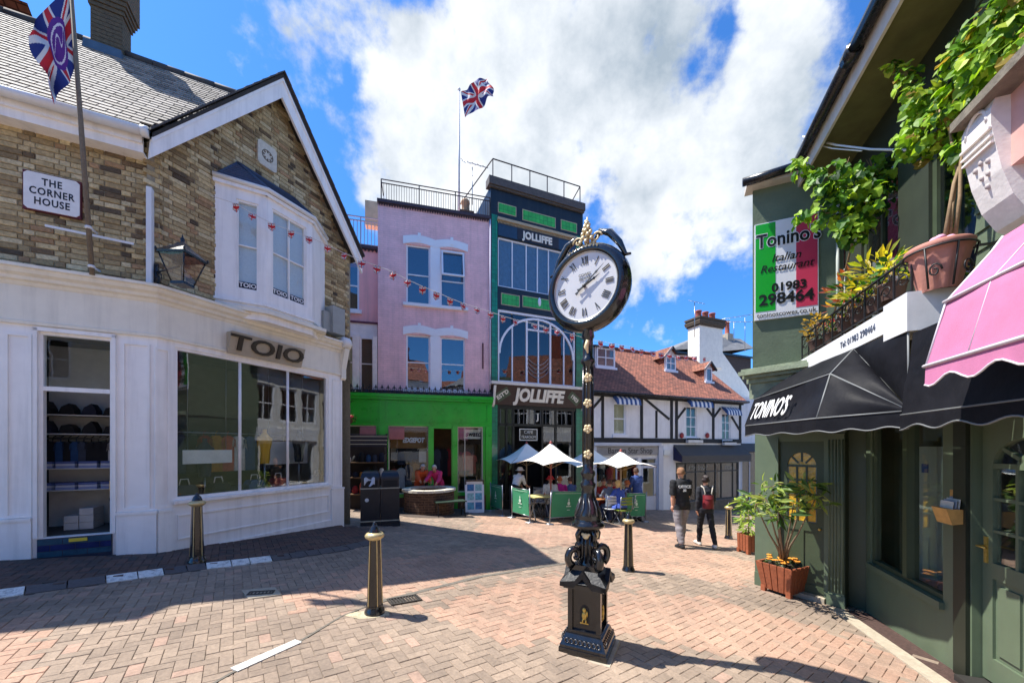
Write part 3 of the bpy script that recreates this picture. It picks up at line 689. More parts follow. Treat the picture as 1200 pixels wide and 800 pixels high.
A0, A1, A2, A3 = [fc.w(u, 0, 0) for fc, u in ((B1, 0), (B1, L1), (B2, L2), (B3, L3))]
bw.prismz([(p.x, p.y) for p in (A0, A1, A2, A3)], bz0 - .02, bz0)
bay = bw.build('bay_window', TRIM, house)
fr = MB(F2.M); bi = F2.M.inverted()
for fc, wv, cols_ in ((B1, w1, ()), (B2, w2, (.5,))):
    ww = window(fc, house, *wv, y=.05, fw=.03, bars=(.5,), cols=cols_, m=TRIM, blind=mat('net_curtain', lin(214, 218, 220), .9, var=.08, scale=30))
    TOI = mat('sign_navy', lin(26, 30, 46), .5)
    n = len(cols_) + 1
    for k in range(n):
        a = wv[0] + (wv[1] - wv[0]) * k / n + .03; b = wv[0] + (wv[1] - wv[0]) * (k + 1) / n - .03
        s0 = MB(fc.M).box(a, b, .036, .042, wv[2] + .035, wv[2] + .15).build('window_sign', TOI, ww)
        lettering('TOIO', facM(fc, (a + b) / 2, .034, wv[2] + .092), mat('sign_white', lin(235, 235, 235), .5), ww, .105, sx=(b - a) / .27, bold=.002, ext=.002)
# bay gutter and leaded hip roof
gt = MB(); gp_ = [A0, A1, A2, A3]
path = [Vector((p.x, p.y, bz1 + .02)) - Vector((F2.n.x, F2.n.y, 0)) * .07 for p in gp_]; path[0] -= Vector((bd.x, bd.y, 0)) * .06
gt.tube(path, .04, 8); gt.build('bay_gutter', GUT, bay)
inward = Vector((F2.n.x, F2.n.y, 0)); rz = bz1 + .48
R0 = F2.w(bay_s + .35, .07, rz); R1 = F2.w(bay_e - .35, .07, rz); ov = Vector((0, 0, bz1 + .05))
e0, e1, e2, e3 = [Vector((p.x, p.y, bz1 + .05)) - inward * .05 for p in gp_]
lr = MB(); LEAD = mat('lead_roof', lin(52, 74, 104), .45, var=.25, scale=12)
lr.add([e0, e1, e2, e3, R0, R1], [(0, 1, 4), (1, 2, 5, 4), (2, 3, 5)])
for k in range(9):
    for a, b, c, d in ((e0, e1, R0, R0), (e1, e2, R0, R1)):
        t0 = k / 9; p0, p1 = a.lerp(c, t0), b.lerp(d, t0); q0, q1 = a.lerp(c, t0 + .12), b.lerp(d, t0 + .12); up_ = Vector((0, 0, .012))
        lr.add([p0 + up_ - inward * .01, p1 + up_ - inward * .01, q1 + up_ * .2, q0 + up_ * .2, p0, p1], [(0, 1, 2, 3), (4, 5, 1, 0)])
lr = lr.build('bay_roof', LEAD, bay); hip = MB(); hip.tube([e1, R0], .03, 6).tube([R0, R1], .03, 6).tube([e2, R1], .03, 6).tube([e0, R0], .02, 6); hip.build('lead_roll', LEAD, bay)
# cornice under the bay
mb = MB(F2.M); ob = -outd + .05
zc0 = F2.z(310, 372) - .02
mb.prismz([(bay_s - .05, .0), (bi_x := (bi @ Vector((K.x, K.y, 0))).x, -.2 - ob * .55), (bay_e + .02, -.2 - ob * .55), (bay_e + .3, .0)], ZC1 + .135, ZC1 + .2); mb.build('bay_cornice', CREAM, house)
# date plaque
mb = MB(F2.M); a, b = F2.u(304), F2.u(326); z0, z1 = F2.z(315, 196), F2.z(315, 168); um = (a + b) / 2; zm = (z0 + z1) / 2
STONE = mat('pale_stone', lin(206, 200, 184), .85, var=.15, scale=20, bump=.3)
mb.prism([(a, z0 + .04), (a + .04, z0), (b - .04, z0), (b, z0 + .04), (b, z1 - .04), (b - .04, z1), (a + .04, z1), (a, z1 - .04)], .04, .1)
pq = mb.build('date_plaque', STONE, house); mb = MB(F2.M)
for k in range(8): mb.ball((um + .07 * math.cos(k * .785), .04, zm + .07 * math.sin(k * .785)), (.018, .015, .018), 6, 4)
mb.tube([(um + .1 * math.cos(k * .5236), .04, zm + .1 * math.sin(k * .5236)) for k in range(13)], .01, 5).build('rosette', mat('stone_shadow', lin(120, 112, 98), .9), pq)
# downpipe, conduit, white strip
PIPE = mat('white_pvc', lin(222, 224, 226), .4, var=.05)
dp = [F2.w(F2.u(374), .0, F2.z(374, 262)), F2.w(F2.u(371), .02, F2.z(371, 290)), F2.w(F2.u(371), .02, F2.z(371, 382)), F2.w(F2.u(377), .02, F2.z(377, 392)), F2.w(F2.u(404), .02, F2.z(404, 404))]
MB().tube(dp, .03, 8).build('downpipe', PIPE, house)
MB(F1.M).box(F1.u(172), F1.u(178.5), -.03, .07, F1.z(175, 340), F1.z(175, 220)).build('cable_cover', PIPE, house)
# bracket bar behind the flagpole
a, b = F1.uz(50, 262, .1), F1.uz(155, 284, .1)
MB(F1.M).bar((a[0], -.05, a[1]), (b[0], -.05, b[1]), .02, .03).build('stay_bar', PIPE, house)
# shop sign TOIO
mb = MB(F2.M); a, b = F2.u(272, .2), F2.u(358, .2); z0, z1 = (F2.z(272, 412, .12) + F2.z(358, 432, .12)) / 2, (F2.z(272, 388, .22) + F2.z(358, 408, .22)) / 2
bd_ = mb.prismx([(-.04, z0), (-.07, z0), (-.20, z1), (-.04, z1)], a, b).build('sign_board', mat('sign_taupe', lin(168, 158, 140), .55), house)
tl = math.atan2(.13, z1 - z0)
lettering('TOIO', facM(F2, (a + b) / 2, -.145, (z0 + z1) / 2, tilt=tl), mat('sign_black', (.012, .011, .011), .4), house, (z1 - z0) * 1.05, sx=(b - a) * .95 / ((z1 - z0) * 1.05 * 2.35), bold=.006, ext=.02, name='sign_lettering')
# ================================================================ PINK TERRACE WITH GREEN SHOPFRONT
FP = Fac(-4.45, 12.26, R(14.6)); gP = G(-2.6, 12.7)
def brickwash(t, b, N, L, mix, c, geo):                           # painted brick: courses as relief under the paint
    tcn = N('ShaderNodeTexCoord'); sep = N('ShaderNodeSeparateXYZ'); L(geo.outputs['Position'], sep.inputs[0])
    cmb = N('ShaderNodeCombineXYZ'); L(sep.outputs['X'], cmb.inputs[0]); L(sep.outputs['Z'], cmb.inputs[1])
    br = N('ShaderNodeTexBrick'); br.inputs['Scale'].default_value = 1; br.inputs['Brick Width'].default_value = .225; br.inputs['Row Height'].default_value = .075; br.inputs['Mortar Size'].default_value = .008
    L(cmb.outputs[0], br.inputs['Vector']); br.inputs['Color1'].default_value = (1, 1, 1, 1); br.inputs['Color2'].default_value = (.93, .93, .93, 1); br.inputs['Mortar'].default_value = (.86, .86, .86, 1)
    L(mix('MULTIPLY', 1., c, br.outputs['Color']), b.inputs['Base Color'])
    n = N('ShaderNodeTexNoise'); n.inputs['Scale'].default_value = 30; L(geo.outputs['Position'], n.inputs['Vector'])
    ad = N('ShaderNodeMath', operation='MULTIPLY_ADD'); L(n.outputs['Fac'], ad.inputs[0]); ad.inputs[1].default_value = .6; L(br.outputs['Fac'], ad.inputs[2])
    iv = N('ShaderNodeMath', operation='SUBTRACT'); iv.inputs[0].default_value = 1; L(ad.outputs[0], iv.inputs[1])
    bp = N('ShaderNodeBump'); bp.inputs['Strength'].default_value = .5; bp.inputs['Distance'].default_value = .012; L(iv.outputs[0], bp.inputs['Height']); L(bp.outputs[0], b.inputs['Normal'])
MAUVE = mat('mauve_painted_brick', lin(248, 200, 202), .7, var=.14, scale=2, tex=brickwash, dirt=.1, streak=.22)
PINK = mat('pale_pink_render', lin(250, 180, 176), .75, streak=.25, var=.07, scale=3, bump=.2, bscale=30)
GRN = mat('green_gloss', lin(30, 180, 42), .3, var=.2, scale=2.5, dirt=.08, streak=.2, bump=.04, bscale=12, coat=.3)
COPE = mat('coping_and_shadow', lin(66, 56, 66), .8, var=.25, scale=10, bump=.3)
u0, u1 = 0, FP.u(575); ztopP = (FP.z(443, 238) + FP.z(575, 258)) / 2; zshop = FP.z(500, 461)
pk = thing('mauve_terraced_house', 'mauve painted brick house above the green shop, with white paired sash windows', 'building', (FP.p.x, FP.p.y, gP))
rows_ = ((287, 357), (391, 456)); colsP = ((476, 504), (516, 545))
ops = []
for (t, b) in rows_:
    z1 = (FP.z(490, t) + FP.z(531, t + 6)) / 2; z0 = (FP.z(490, b) + FP.z(531, b + 2)) / 2
    for a, c in colsP: ops.append((FP.u(a), FP.u(c), z0, z1))
shell(MB(FP.M), u0, u1, zshop - .1, ztopP, ops, rev=.12, back=5).build('wall', MAUVE, pk)
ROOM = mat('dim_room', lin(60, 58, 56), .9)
WB = mat('window_blue_glass', (.1, .2, .3), .1)
for i, o in enumerate(ops):
    window(FP, pk, *o, y=.09, fw=.05, bars=(.5,) if i != 1 else (.45,), gm=glass('sky_glass', (.7, .75, .8), .8, refl=.16))
    MB(FP.M).quad((o[0] - .1, .5, o[2] - .1), (o[1] + .1, .5, o[2] - .1), (o[1] + .1, .5, o[3] + .1), (o[0] - .1, .5, o[3] + .1)).build('room_backing', ROOM, pk)
# open top sash of the upper right window
o = ops[1]; mz = (o[2] + o[3]) / 2 - .05
a_, b_ = o[0] + .04, o[1] - .04; Mt = FP.M @ Matrix.Translation((0, .03, o[3] - .07)) @ Matrix.Rotation(R(-14), 4, 'X')
h_ = o[3] - mz - .1; sh = MB(Mt); sh.box(a_, a_ + .05, -.03, .02, -h_, 0).box(b_ - .05, b_, -.03, .02, -h_, 0).box(a_ + .05, b_ - .05, -.03, .02, -.05, 0).box(a_ + .05, b_ - .05, -.03, .02, -h_, -h_ + .05)
sh = sh.build('open_sash', WHITE, pk); MB(Mt).box(a_ + .05, b_ - .05, -.008, -.002, -h_ + .05, -.05).build('pane', GLASS, sh)
for k, (t, b) in enumerate(rows_):
    A, B = ops[2 * k], ops[2 * k + 1]; s = MB(FP.M); z1 = A[3]
    def arch(x0, x1, zz, h):
        n = 8; up = [(x0 + (x1 - x0) * i / n, zz + h + .09 * math.sin(math.pi * i / n)) for i in range(n + 1)]; lo = [(x1 - (x1 - x0) * i / n, zz + .09 * math.sin(math.pi * i / n)) for i in range(n + 1)]
        return up + lo
    for x0, x1 in ((A[0] - .1, (A[1] + B[0]) / 2 - .001), ((A[1] + B[0]) / 2 + .001, B[1] + .1)):
        s.prism(arch(x0, x1, z1 - .02, .26), -.03, .02)
        s.box((x0 + x1) / 2 - .05, (x0 + x1) / 2 + .05, -.05, -.03, z1 + .14, z1 + .4)
    s.box(A[1] + .005, B[0] - .005, -.02, .03, A[2], z1 - .0)
    s.build('window_surround', WHITE, pk)
    MB(FP.M).box(A[0] - .1, B[1] + .1, -.1, .05, A[2] - .1, A[2] - .002).build('sill', WHITE, pk)
cp = MB(FP.M); cp.box(u0 - .02, u1 - .0, -.1, .3, ztopP - .0, ztopP + .1)
n = 46
for i in range(n):
    a = u0 + (u1 - u0) * i / n; w_ = (u1 - u0) / n
    cp.prism([(a, ztopP), (a + w_ * .98, ztopP), (a + w_ / 2, ztopP - .085)], -.05, -.004)  # dark teeth model the serrated shadow below the coping
cp.build('coping', COPE, pk)
MB(FP.M).tube([(u1 - .03, -.06, zshop), (u1 - .03, -.06, ztopP)], .03, 6).build('downpipe', mat('pale_pipe', lin(200, 190, 205), .5), pk)
MB(FP.M).box(FP.u(565), FP.u(566.5), -.03, 0, FP.z(565, 432), FP.z(565, 402)).build('wall_anchor', mat('rust_iron', lin(90, 50, 60), .8), pk)
# roof terrace railing, parapet block, chimney
RAIL = mat('railing_iron', lin(58, 48, 46), .6, var=.2)
rl = MB(FP.M); zr0 = ztopP + .12; zr1 = zr0 + .72
for z in (zr0 + .06, zr1 - .12, zr1): rl.bar((u0 + .1, .05, z), (u1 - .02, .05, z), .025)
for i in range(46): a = u0 + .1 + (u1 - u0 - .12) * i / 45; rl.bar((a, .05, zr0 + .06), (a, .05, zr1 - .12), .014)
for i in range(4): a = u0 + .1 + (u1 - u0 - .12) * i / 3; rl.bar((a, .05, zr0 - .1), (a, .05, zr1), .035)
for i in range(1, 2): rl.bar((u0 + .1, .05, zr1), (u0 + .1, .9, zr1), .025)
rl.build('terrace_railing', RAIL, pk)
MB(FP.M).box(u0 - .55, u1 - .6, 1.2, 1.5, ztopP - .1, ztopP + .78).build('rear_parapet', mat('buff_render', lin(190, 176, 146), .85, var=.2, dirt=.2), pk)
c = at(547, 240, 14.0); ci = FP.M.inverted() @ c
ck = MB(FP.M); ck.box(ci.x - .26, ci.x + .26, 1.0, 1.5, ztopP - .1, ztopP + .85)
for i in range(11): ck.box(ci.x - .28, ci.x + .28, .98, 1.52, ztopP + i * .08, ztopP + i * .08 + .065)
ck.build('chimney', mat('chimney_brick_dark', lin(84, 66, 52), .9, var=.4, scale=14, bump=.5, bscale=30), pk)
MB(FP.M).lathe([(.17, 0), (.15, .1), (.14, .38), (.18, .42), (.17, .5), (.13, .55)], ci.x - .02, 1.25, ztopP + .85, 14).build('chimney_pot', mat('pot_buff', lin(186, 150, 112), .8, var=.3), pk)
# flat roof under everything
# neighbour: pale pink house at the left with railing and white bay
pp = thing('pale_pink_terraced_house', 'pale pink rendered house with white bay between the corner house and mauve house', 'building', (FP.w(-.5, .3, gP)))
ul = FP.u(380, -.35); ur = -.02; yb = .35; zt2 = FP.z(420, 291, -.35)
wpn = (FP.u(403, -.35) - .15, FP.u(421, -.35), FP.z(412, 363, -.35), FP.z(412, 305, -.35))
shell(MB(FP.M), ul, ur, zshop, zt2, [wpn], rev=.1, back=4, y=yb).build('wall', PINK, pp)
window(FP, pp, *wpn, y=yb + .06, fw=.06, bars=(.5,), gm=MATS['sky_glass']); MB(FP.M).box(wpn[0] - .05, wpn[1] + .08, yb - .08, yb, wpn[2] - .12, wpn[2] - .002).build('sill', WHITE, pp)
MB(FP.M).quad((wpn[0], yb + .5, wpn[2]), (wpn[1] + .1, yb + .5, wpn[2]), (wpn[1] + .1, yb + .5, wpn[3]), (wpn[0], yb + .5, wpn[3])).build('room_backing', ROOM, pp)
cp = MB(FP.M); cp.box(ul, ur, yb - .1, yb + .3, zt2, zt2 + .1)
for i in range(14): a = ul + (ur - ul) * i / 14; w_ = (ur - ul) / 14; cp.prism([(a, zt2), (a + w_ * .98, zt2), (a + w_ / 2, zt2 - .08)], yb - .05, yb - .004)  # coping shadow built as dark teeth here too
cp.build('coping', COPE, pp)
rl = MB(FP.M); RW = mat('railing_grey', lin(150, 154, 164), .6)
for z in (zt2 + .16, zt2 + .95, zt2 + 1.08): rl.bar((ul, yb + .02, z), (ur + .0, yb + .02, z), .03)
for i in range(16): a = ul + (ur - ul) * i / 15; rl.bar((a, yb + .02, zt2 + .1), (a, yb + .02, zt2 + 1.08 if i % 5 == 0 else zt2 + .95), .02 if i % 5 else .035)
rl.build('balcony_railing', RW, pp); MB(FP.M).box(ul, ur, yb - .02, yb + .1, zt2 + .1, zt2 + .14).build('ledge', WHITE, pp)
zb = FP.z(430, 378, -.2); IV = mat('ivory_paint', lin(238, 222, 214), .6)
MB(FP.M).box(ul, ur, yb - .14, yb, zb - .02, zb + .04).build('string_course', mat('maroon_trim', lin(96, 44, 60), .6), pp)
MB(FP.M).box(ul, ur - .02, yb - .1, yb - .0, zb - .5, zb - .021).build('bay_head', IV, pp)
b0 = FP.u(404, 0); mb = MB(FP.M); mb.box(FP.u(414), FP.u(421), -.05, yb, zshop, zb - .5).box(FP.u(437), ur, 0.0, yb - .0, zshop, zb - .5).build('bay_post', IV, pp)
window(FP, pp, FP.u(396), FP.u(414), zshop, zb - .5, y=.1, bars=(.52,), m=IV, name='bay_sash', blind=mat('cream_blind', lin(190, 170, 130), .8))
window(FP, pp, FP.u(421), FP.u(437), zshop, zb - .5, y=.22, bars=(.52,), m=IV, name='bay_sash', blind=mat('brown_blind', lin(104, 66, 48), .8))
# green shopfront
gs = thing('green_shopfront', 'bright green shopfront with iron cresting under the mauve house', 'shopfront', (FP.w(1.5, 0, gP)))
U = lambda p: FP.u(p, .12); Z = lambda p, y: FP.z(p, y, .12)
gl, gr = U(401), U(576.5); zt = Z(500, 464); zg = gP - .5; zw1 = Z(490, 499); zw0 = Z(490, 578)
ops = [(U(407), U(441), zw0, zw1), (U(455), U(503), zw0, zw1), (U(507), U(529), zg, Z(518, 502)), (U(536), U(566), zw0, zw1)]
m_ = MB(FP.M @ Matrix.Translation((0, -.12, 0))); shell(m_, gl, gr, zg, zt, ops, rev=.1, back=.1, sides=False); m_.build('front', GRN, gs)
BRK = mat('stall_brick', lin(120, 82, 56), .9, var=.4, scale=12, tex=brickwash)
for a, b in ((U(531), U(575)), (U(405), U(504))): MB(FP.M).box(a, b, -.15, -.12, zg, zw0 - .12).build('stall_riser', BRK, gs)
for p in (403, 448, 505, 533, 572): MB(FP.M).box(U(p) - .09, U(p) + .09, -.19, -.121, zg, zw1 + .0).build('pilaster', GRN, gs)
MB(FP.M).box(gl - .02, gr + .02, -.32, -.12, zt - .08, zt + .02).box(gl - .02, gr + .02, -.24, -.121, zt - .16, zt - .081).build('cornice', GRN, gs)
fz0, fz1 = zw1 + .12, zt - .2
for a, b in ((gl + .05, U(446)), (U(452), U(572))):
    MB(FP.M).box(a, b, -.15, -.121, fz0, fz0 + .04).box(a, b, -.15, -.121, fz1 - .04, fz1).box(a, a + .04, -.15, -.121, fz0 + .04, fz1 - .04).box(b - .04, b, -.15, -.121, fz0 + .04, fz1 - .04).build('fascia_panel', GRN, gs)
for i, o in enumerate(ops):
    if i != 2: window(FP, gs, *o, y=-.05, fw=.035, cols=(.28,) if i == 3 else (), m=mat('cream_frame', lin(210, 200, 180), .6))
# cresting
cr = MB(FP.M); nC = 26
for i in range(nC):
    a = gl + (gr - gl) * (i + .5) / nC; zc = zt + .02
    cr.bar((a, -.28, zc), (a, -.28, zc + .26), .022); cr.prism([(a - .04, zc + .17), (a + .04, zc + .17), (a, zc + .3)], -.285, -.275)
    for s in (-1, 1): cr.tube([(a, -.28, zc + .05), (a + s * .05, -.28, zc + .1), (a + s * .07, -.28, zc + .16), (a + s * .045, -.28, zc + .2)], .012, 4); cr.tube([(a, -.28, zc + .02), (a + s * .06, -.28, zc + .06), (a + s * .065, -.28, zc + .02)], .011, 4)
cr.box(gl, gr, -.3, -.26, zc, zc + .03); cr.build('cresting', BLACK, gs)
MB(FP.M).box(gl, gr, -.1, .0, zt + .02, zt + .16).build('flashing', mat('navy_lead', lin(38, 36, 62), .6), gs)
# inside the green shop
ins = MB(FP.M); yb2 = 1.1
ins.quad((gl, yb2, zg), (gr, yb2, zg), (gr, yb2, zt), (gl, yb2, zt)); ins.quad((gl, 0, zw1 + .05), (gr, 0, zw1 + .05), (gr, yb2, zw1 + .05), (gl, yb2, zw1 + .05)); ins.quad((gl, 0, zg), (gl, yb2, zg), (gl, yb2, zt), (gl, 0, zt)); ins.quad((gr, 0, zg), (gr, yb2, zg), (gr, yb2, zt), (gr, 0, zt)); ins.box(gl, gr, 0, yb2, zw0 - .1, zw0)
ins.build('shop_interior', mat('shop_brown', lin(86, 62, 36), .8, var=.3), gs)
TAN = mat('sign_tan', lin(132, 92, 40), .6)
sb = MB(FP.M).box(ops[1][0] + .05, ops[1][1] - .05, .08, .1, zw1 - .75, zw1 - .05).build('window_banner', TAN, gs)
lettering('EDGEPOT', facM(FP, (ops[1][0] + ops[1][1]) / 2 + .14, .07, zw1 - .48), WHITE, gs, .22, sx=.72, bold=.012, shear=.2)
MB(FP.M).box(ops[3][0] + .25, ops[3][1] - .05, .08, .1, zw1 - .42, zw1 - .08).build('window_banner', mat('pale_sign', lin(208, 204, 190), .6), gs)
lettering('swatch', facM(FP, ops[3][0] + .62, .07, zw1 - .25), BLACK, gs, .25, sx=.9, bold=.006, shear=.25)
CLM = [mat('cloth_%d' % i, c, .85, var=.2, scale=20) for i, c in enumerate((lin(30, 34, 52), lin(140, 30, 36), lin(210, 205, 196), lin(60, 66, 80), lin(176, 120, 40), lin(36, 70, 110), lin(24, 24, 26), lin(190, 90, 70)))]
def garment(fac, u, y, z, w, h, m, root, seed=0):                 # a hanging shirt: body, sleeves, hanger hook
    mb = MB(fac.M); t = .05
    mb.prism([(u - w * .36, z - h), (u + w * .36, z - h), (u + w * .34, z - h * .3), (u + w * .5, z - h * .42), (u + w * .42, z - h * .1), (u + w * .14, z), (u - w * .14, z), (u - w * .42, z - h * .1), (u - w * .5, z - h * .42), (u - w * .34, z - h * .3)], y - t, y + t)
    mb.tube([(u, y, z - .02), (u, y, z + .06), (u + .03, y, z + .09)], .006, 4)
    return mb.build('hanging_garment', m, root)
random.seed(5)
for o in (ops[0], ops[1], ops[3]):
    n = int((o[1] - o[0]) / .24)
    for k in range(n):
        for lvl in range(2 if o is not ops[3] else 1):
            garment(FP, o[0] + .15 + k * .24, .35 + random.uniform(0, .3), zw0 + 1.75 - lvl * .85 + random.uniform(-.1, .1) - (.4 if o is ops[3] else 0), .34, .7, random.choice(CLM), gs)
for k in range(4): garment(FP, U(510) + .1 + k * .14, .6 + k * .05, zw0 + 1.5, .3, 1.0, random.choice([CLM[6], CLM[1], CLM[3]]), gs)
# scalloped blinds in the two left windows
BLD = mat('dusty_pink_cloth', lin(178, 110, 104), .8, var=.15)
for o, s in ((ops[0], 1), (ops[1], 0)):
    a = o[1] - .5 if s else o[0] + .03
    mb = MB(FP.M); n = 8
    prof_ = [(-.08 - .12 * math.sin(math.pi / 2 * i / n), zw1 - .03 - .42 * (1 - math.cos(math.pi / 2 * i / n))) for i in range(n + 1)]
    mb.prismx(prof_ + [(-.06, prof_[-1][1]), (-.06, zw1 - .03)], a, a + .48); mb.build('window_blind', BLD, gs)
# ================================================================ TILED SHOP (JOLLIFFE)
FJ = Fac(-.762, 13.2, R(22.8)); gJ = G(1, 14); uE = FJ.u(683); Uj = FJ.u; Zj = FJ.z
jo = thing('tiled_shop_building', 'tall dark shop building with green tile panels, arched window and white-lettered fascia', 'building', (FJ.w(0, 0, gJ)))
ztJ = (Zj(572, 217) + Zj(684, 249)) / 2
NAVY = mat('navy_tile', lin(22, 28, 34), .4, var=.3, scale=5, streak=.2)
def tiles(t, b, N, L, mix, c, geo):
    sep = N('ShaderNodeSeparateXYZ'); L(geo.outputs['Position'], sep.inputs[0]); cmb = N('ShaderNodeCombineXYZ'); L(sep.outputs['X'], cmb.inputs[0]); L(sep.outputs['Z'], cmb.inputs[1])
    br = N('ShaderNodeTexBrick'); br.offset = 0; br.inputs['Scale'].default_value = 1; br.inputs['Brick Width'].default_value = .15; br.inputs['Row Height'].default_value = .16; br.inputs['Mortar Size'].default_value = .006
    L(cmb.outputs[0], br.inputs['Vector']); br.inputs['Color1'].default_value = (1, 1, 1, 1); br.inputs['Color2'].default_value = (.72, .72, .72, 1); br.inputs['Mortar'].default_value = (.35, .35, .35, 1)
    L(mix('MULTIPLY', 1., c, br.outputs['Color']), b.inputs['Base Color'])
    bp = N('ShaderNodeBump'); bp.inputs['Strength'].default_value = .3; bp.inputs['Distance'].default_value = .008; bp.invert = True; L(br.outputs['Fac'], bp.inputs['Height']); L(bp.outputs[0], b.inputs['Normal'])
GT = mat('green_tile', lin(64, 186, 72), .22, var=.15, scale=6, tex=tiles, coat=.3); TT = mat('teal_tile', lin(22, 138, 100), .3, var=.3, scale=6, tex=tiles, coat=.4)
BLU = mat('slate_blue_paint', lin(36, 60, 84), .4, var=.2)
zW0, zW1 = Zj(584, 335), Zj(584, 277); zA0, zA1 = Zj(584, 447), Zj(584, 362); zf0, zf1 = Zj(580, 474), Zj(580, 451)
xa, xb = Uj(583.5), Uj(674); zS1 = zf0 - .06; zS0 = G(1, 14) - .6
ops = [(xa, xb, zW0, zW1), (xa, xb, zA0, zA1), (xa, xb, zS0, zS1)]
shell(MB(FJ.M), 0, uE, zS0, ztJ, ops, rev=.15, back=5).build('wall', NAVY, jo)
for a, b in ((0.03, xa - .03), (xb + .03, uE - .02)): MB(FJ.M).box(a, b, -.03, -.001, zS0, Zj(580, 252)).build('tile_pilaster', TT, jo)
MB(FJ.M).box(-.1, uE + .03, -.14, .25, ztJ, ztJ + .28).box(-.06, uE + .02, -.08, .0, ztJ - .06, ztJ - .001).build('cornice', mat('weathered_cornice', lin(86, 82, 80), .85, var=.35, scale=12, bump=.5, dirt=.4), jo)
BUF = mat('buff_line', lin(176, 160, 130), .6)
def tpanel(p0, p1, y0, y1, at_):
    a, b = Uj(p0), Uj(p1); z1, z0 = Zj(at_, y0), Zj(at_, y1)
    f_ = MB(FJ.M).box(a, b, -.012, -.001, z0, z1).build('panel_border', BUF, jo); MB(FJ.M).box(a + .03, b - .03, -.018, -.012, z0 + .03, z1 - .03).build('tile_panel', GT, f_)
tpanel(583.4, 605, 237, 249, 584); tpanel(612, 651, 245, 258, 612); tpanel(657, 676, 257, 269, 657); tpanel(587, 609, 343, 357, 588); tpanel(612, 668, 346, 359.5, 612)
MB(FJ.M).ball((Uj(632), -.02, Zj(632, 354)), (.07, .03, .17), 10, 6).build('emblem', WHITE, jo)
MB(FJ.M).box(xa - .04, xb + .04, -.12, -.001, Zj(584, 259), Zj(584, 256)).build('ledge', BUF, jo)
zfa, zfb_ = Zj(584, 276), Zj(584, 261)
MB(FJ.M).box(xa, xb, -.03, -.001, zfa, zfb_ - .02).build('upper_fascia', BLU, jo); MB(FJ.M).box(Uj(606), Uj(654), -.045, -.03, zfa + .02, zfb_ - .06).build('name_board', mat('board_brown_black', lin(40, 34, 40), .5), jo)
LET = mat('ivory_letters', lin(232, 224, 206), .5)
lettering('JOLLIFFE', facM(FJ, Uj(629.5), -.05, (zfa + zfb_) / 2 - .03), LET, jo, .36, sx=.86, bold=.018, ext=.01, spacing=1.05)
nd = 60
mb = MB(FJ.M)
for i in range(nd): a = xa + (xb - xa) * i / nd; mb.box(a, a + (xb - xa) / nd * .5, -.06, -.031, zfb_ - .019, zfb_ + .05)
mb.build('dentils', BUF, jo)
window(FJ, jo, xa, xb, zW0, zW1, y=.08, fw=.05, cols=[(Uj(p) - xa) / (xb - xa) for p in (600, 617, 630.6, 644, 660)], blind=mat('blue_grey_blind', lin(90, 120, 150), .7, var=.3, scale=8))
mb = MB(FJ.M)
for i in range(70): a = xa + .06 + (xb - xa - .1) * i / 70; mb.box(a, a + .012, .1, .108, zW0 + .05, zW1 - .05)
mb.build('vertical_blind', mat('blind_slat', lin(120, 150, 176), .7), jo)
# arched window
w = MB(FJ.M); yy = .06; cxA = (xa + xb) / 2; rA = (xb - xa) / 2 - .03; hA = zA1 - zA0 - .12
w.box(xa, xa + .06, .02, .1, zA0, zA1).box(xb - .06, xb, .02, .1, zA0, zA1).box(xa + .06, xb - .06, .02, .1, zA0, zA0 + .06).box(xa + .06, xb - .06, .02, .1, zA1 - .08, zA1)
for k in range(24):
    t0, t1 = math.pi * k / 24, math.pi * (k + 1) / 24; zb_ = zA0 + hA * .42
    p = lambda t, r: (cxA + (rA - r) * math.cos(t), zb_ + (hA * .58 - r) * math.sin(t))
    w.prism([p(t0, 0), p(t1, 0), p(t1, .075), p(t0, .075)], .015, .09)
for p_, tk in ((600, .045), (617, .07), (630.6, .05), (644.6, .07), (660.4, .045)):
    u_ = Uj(p_, -.06); w.box(u_ - tk / 2, u_ + tk / 2, .03, .095, zA0 + .06, zA0 + hA * .42 + hA * .58 * math.sqrt(max(0, 1 - ((u_ - cxA) / rA) ** 2)) - .03)
zd = Zj(630, 388); w.box(Uj(617, -.06) + .035, Uj(644.6, -.06) - .035, .03, .095, zd, zd + .06)
w = w.build('arched_window', WHITE, jo)
edges_ = [xa + .06] + [Uj(p_, -.06) for p_ in (600, 617, 630.6, 644.6, 660.4)] + [xb - .06]
for a, b in zip(edges_, edges_[1:]): MB(FJ.M).box(a + .02, b - .02, .06, .066, zA0 + .06, zA1 - .08).build('pane', DGLASS, w)
lettering('EST 1900', facM(FJ, Uj(631), .055, zd + .22), LET, w, .14)
mb = MB(FJ.M)
for k in range(4): mb.tube([(Uj(618) + .9 * i / 8, .03, zA0 + .25 + k * .16 + .28 * (abs(i - 4) / 4) ** 2) for i in range(9)], .012, 5)
mb.build('swag_bars', mat('grey_bars', lin(150, 152, 156), .5), w)
MB(FJ.M).quad((xa, .9, zA0), (xb, .9, zA0), (xb, .9, zW1), (xa, .9, zW1)).build('room_backing', ROOM, jo)
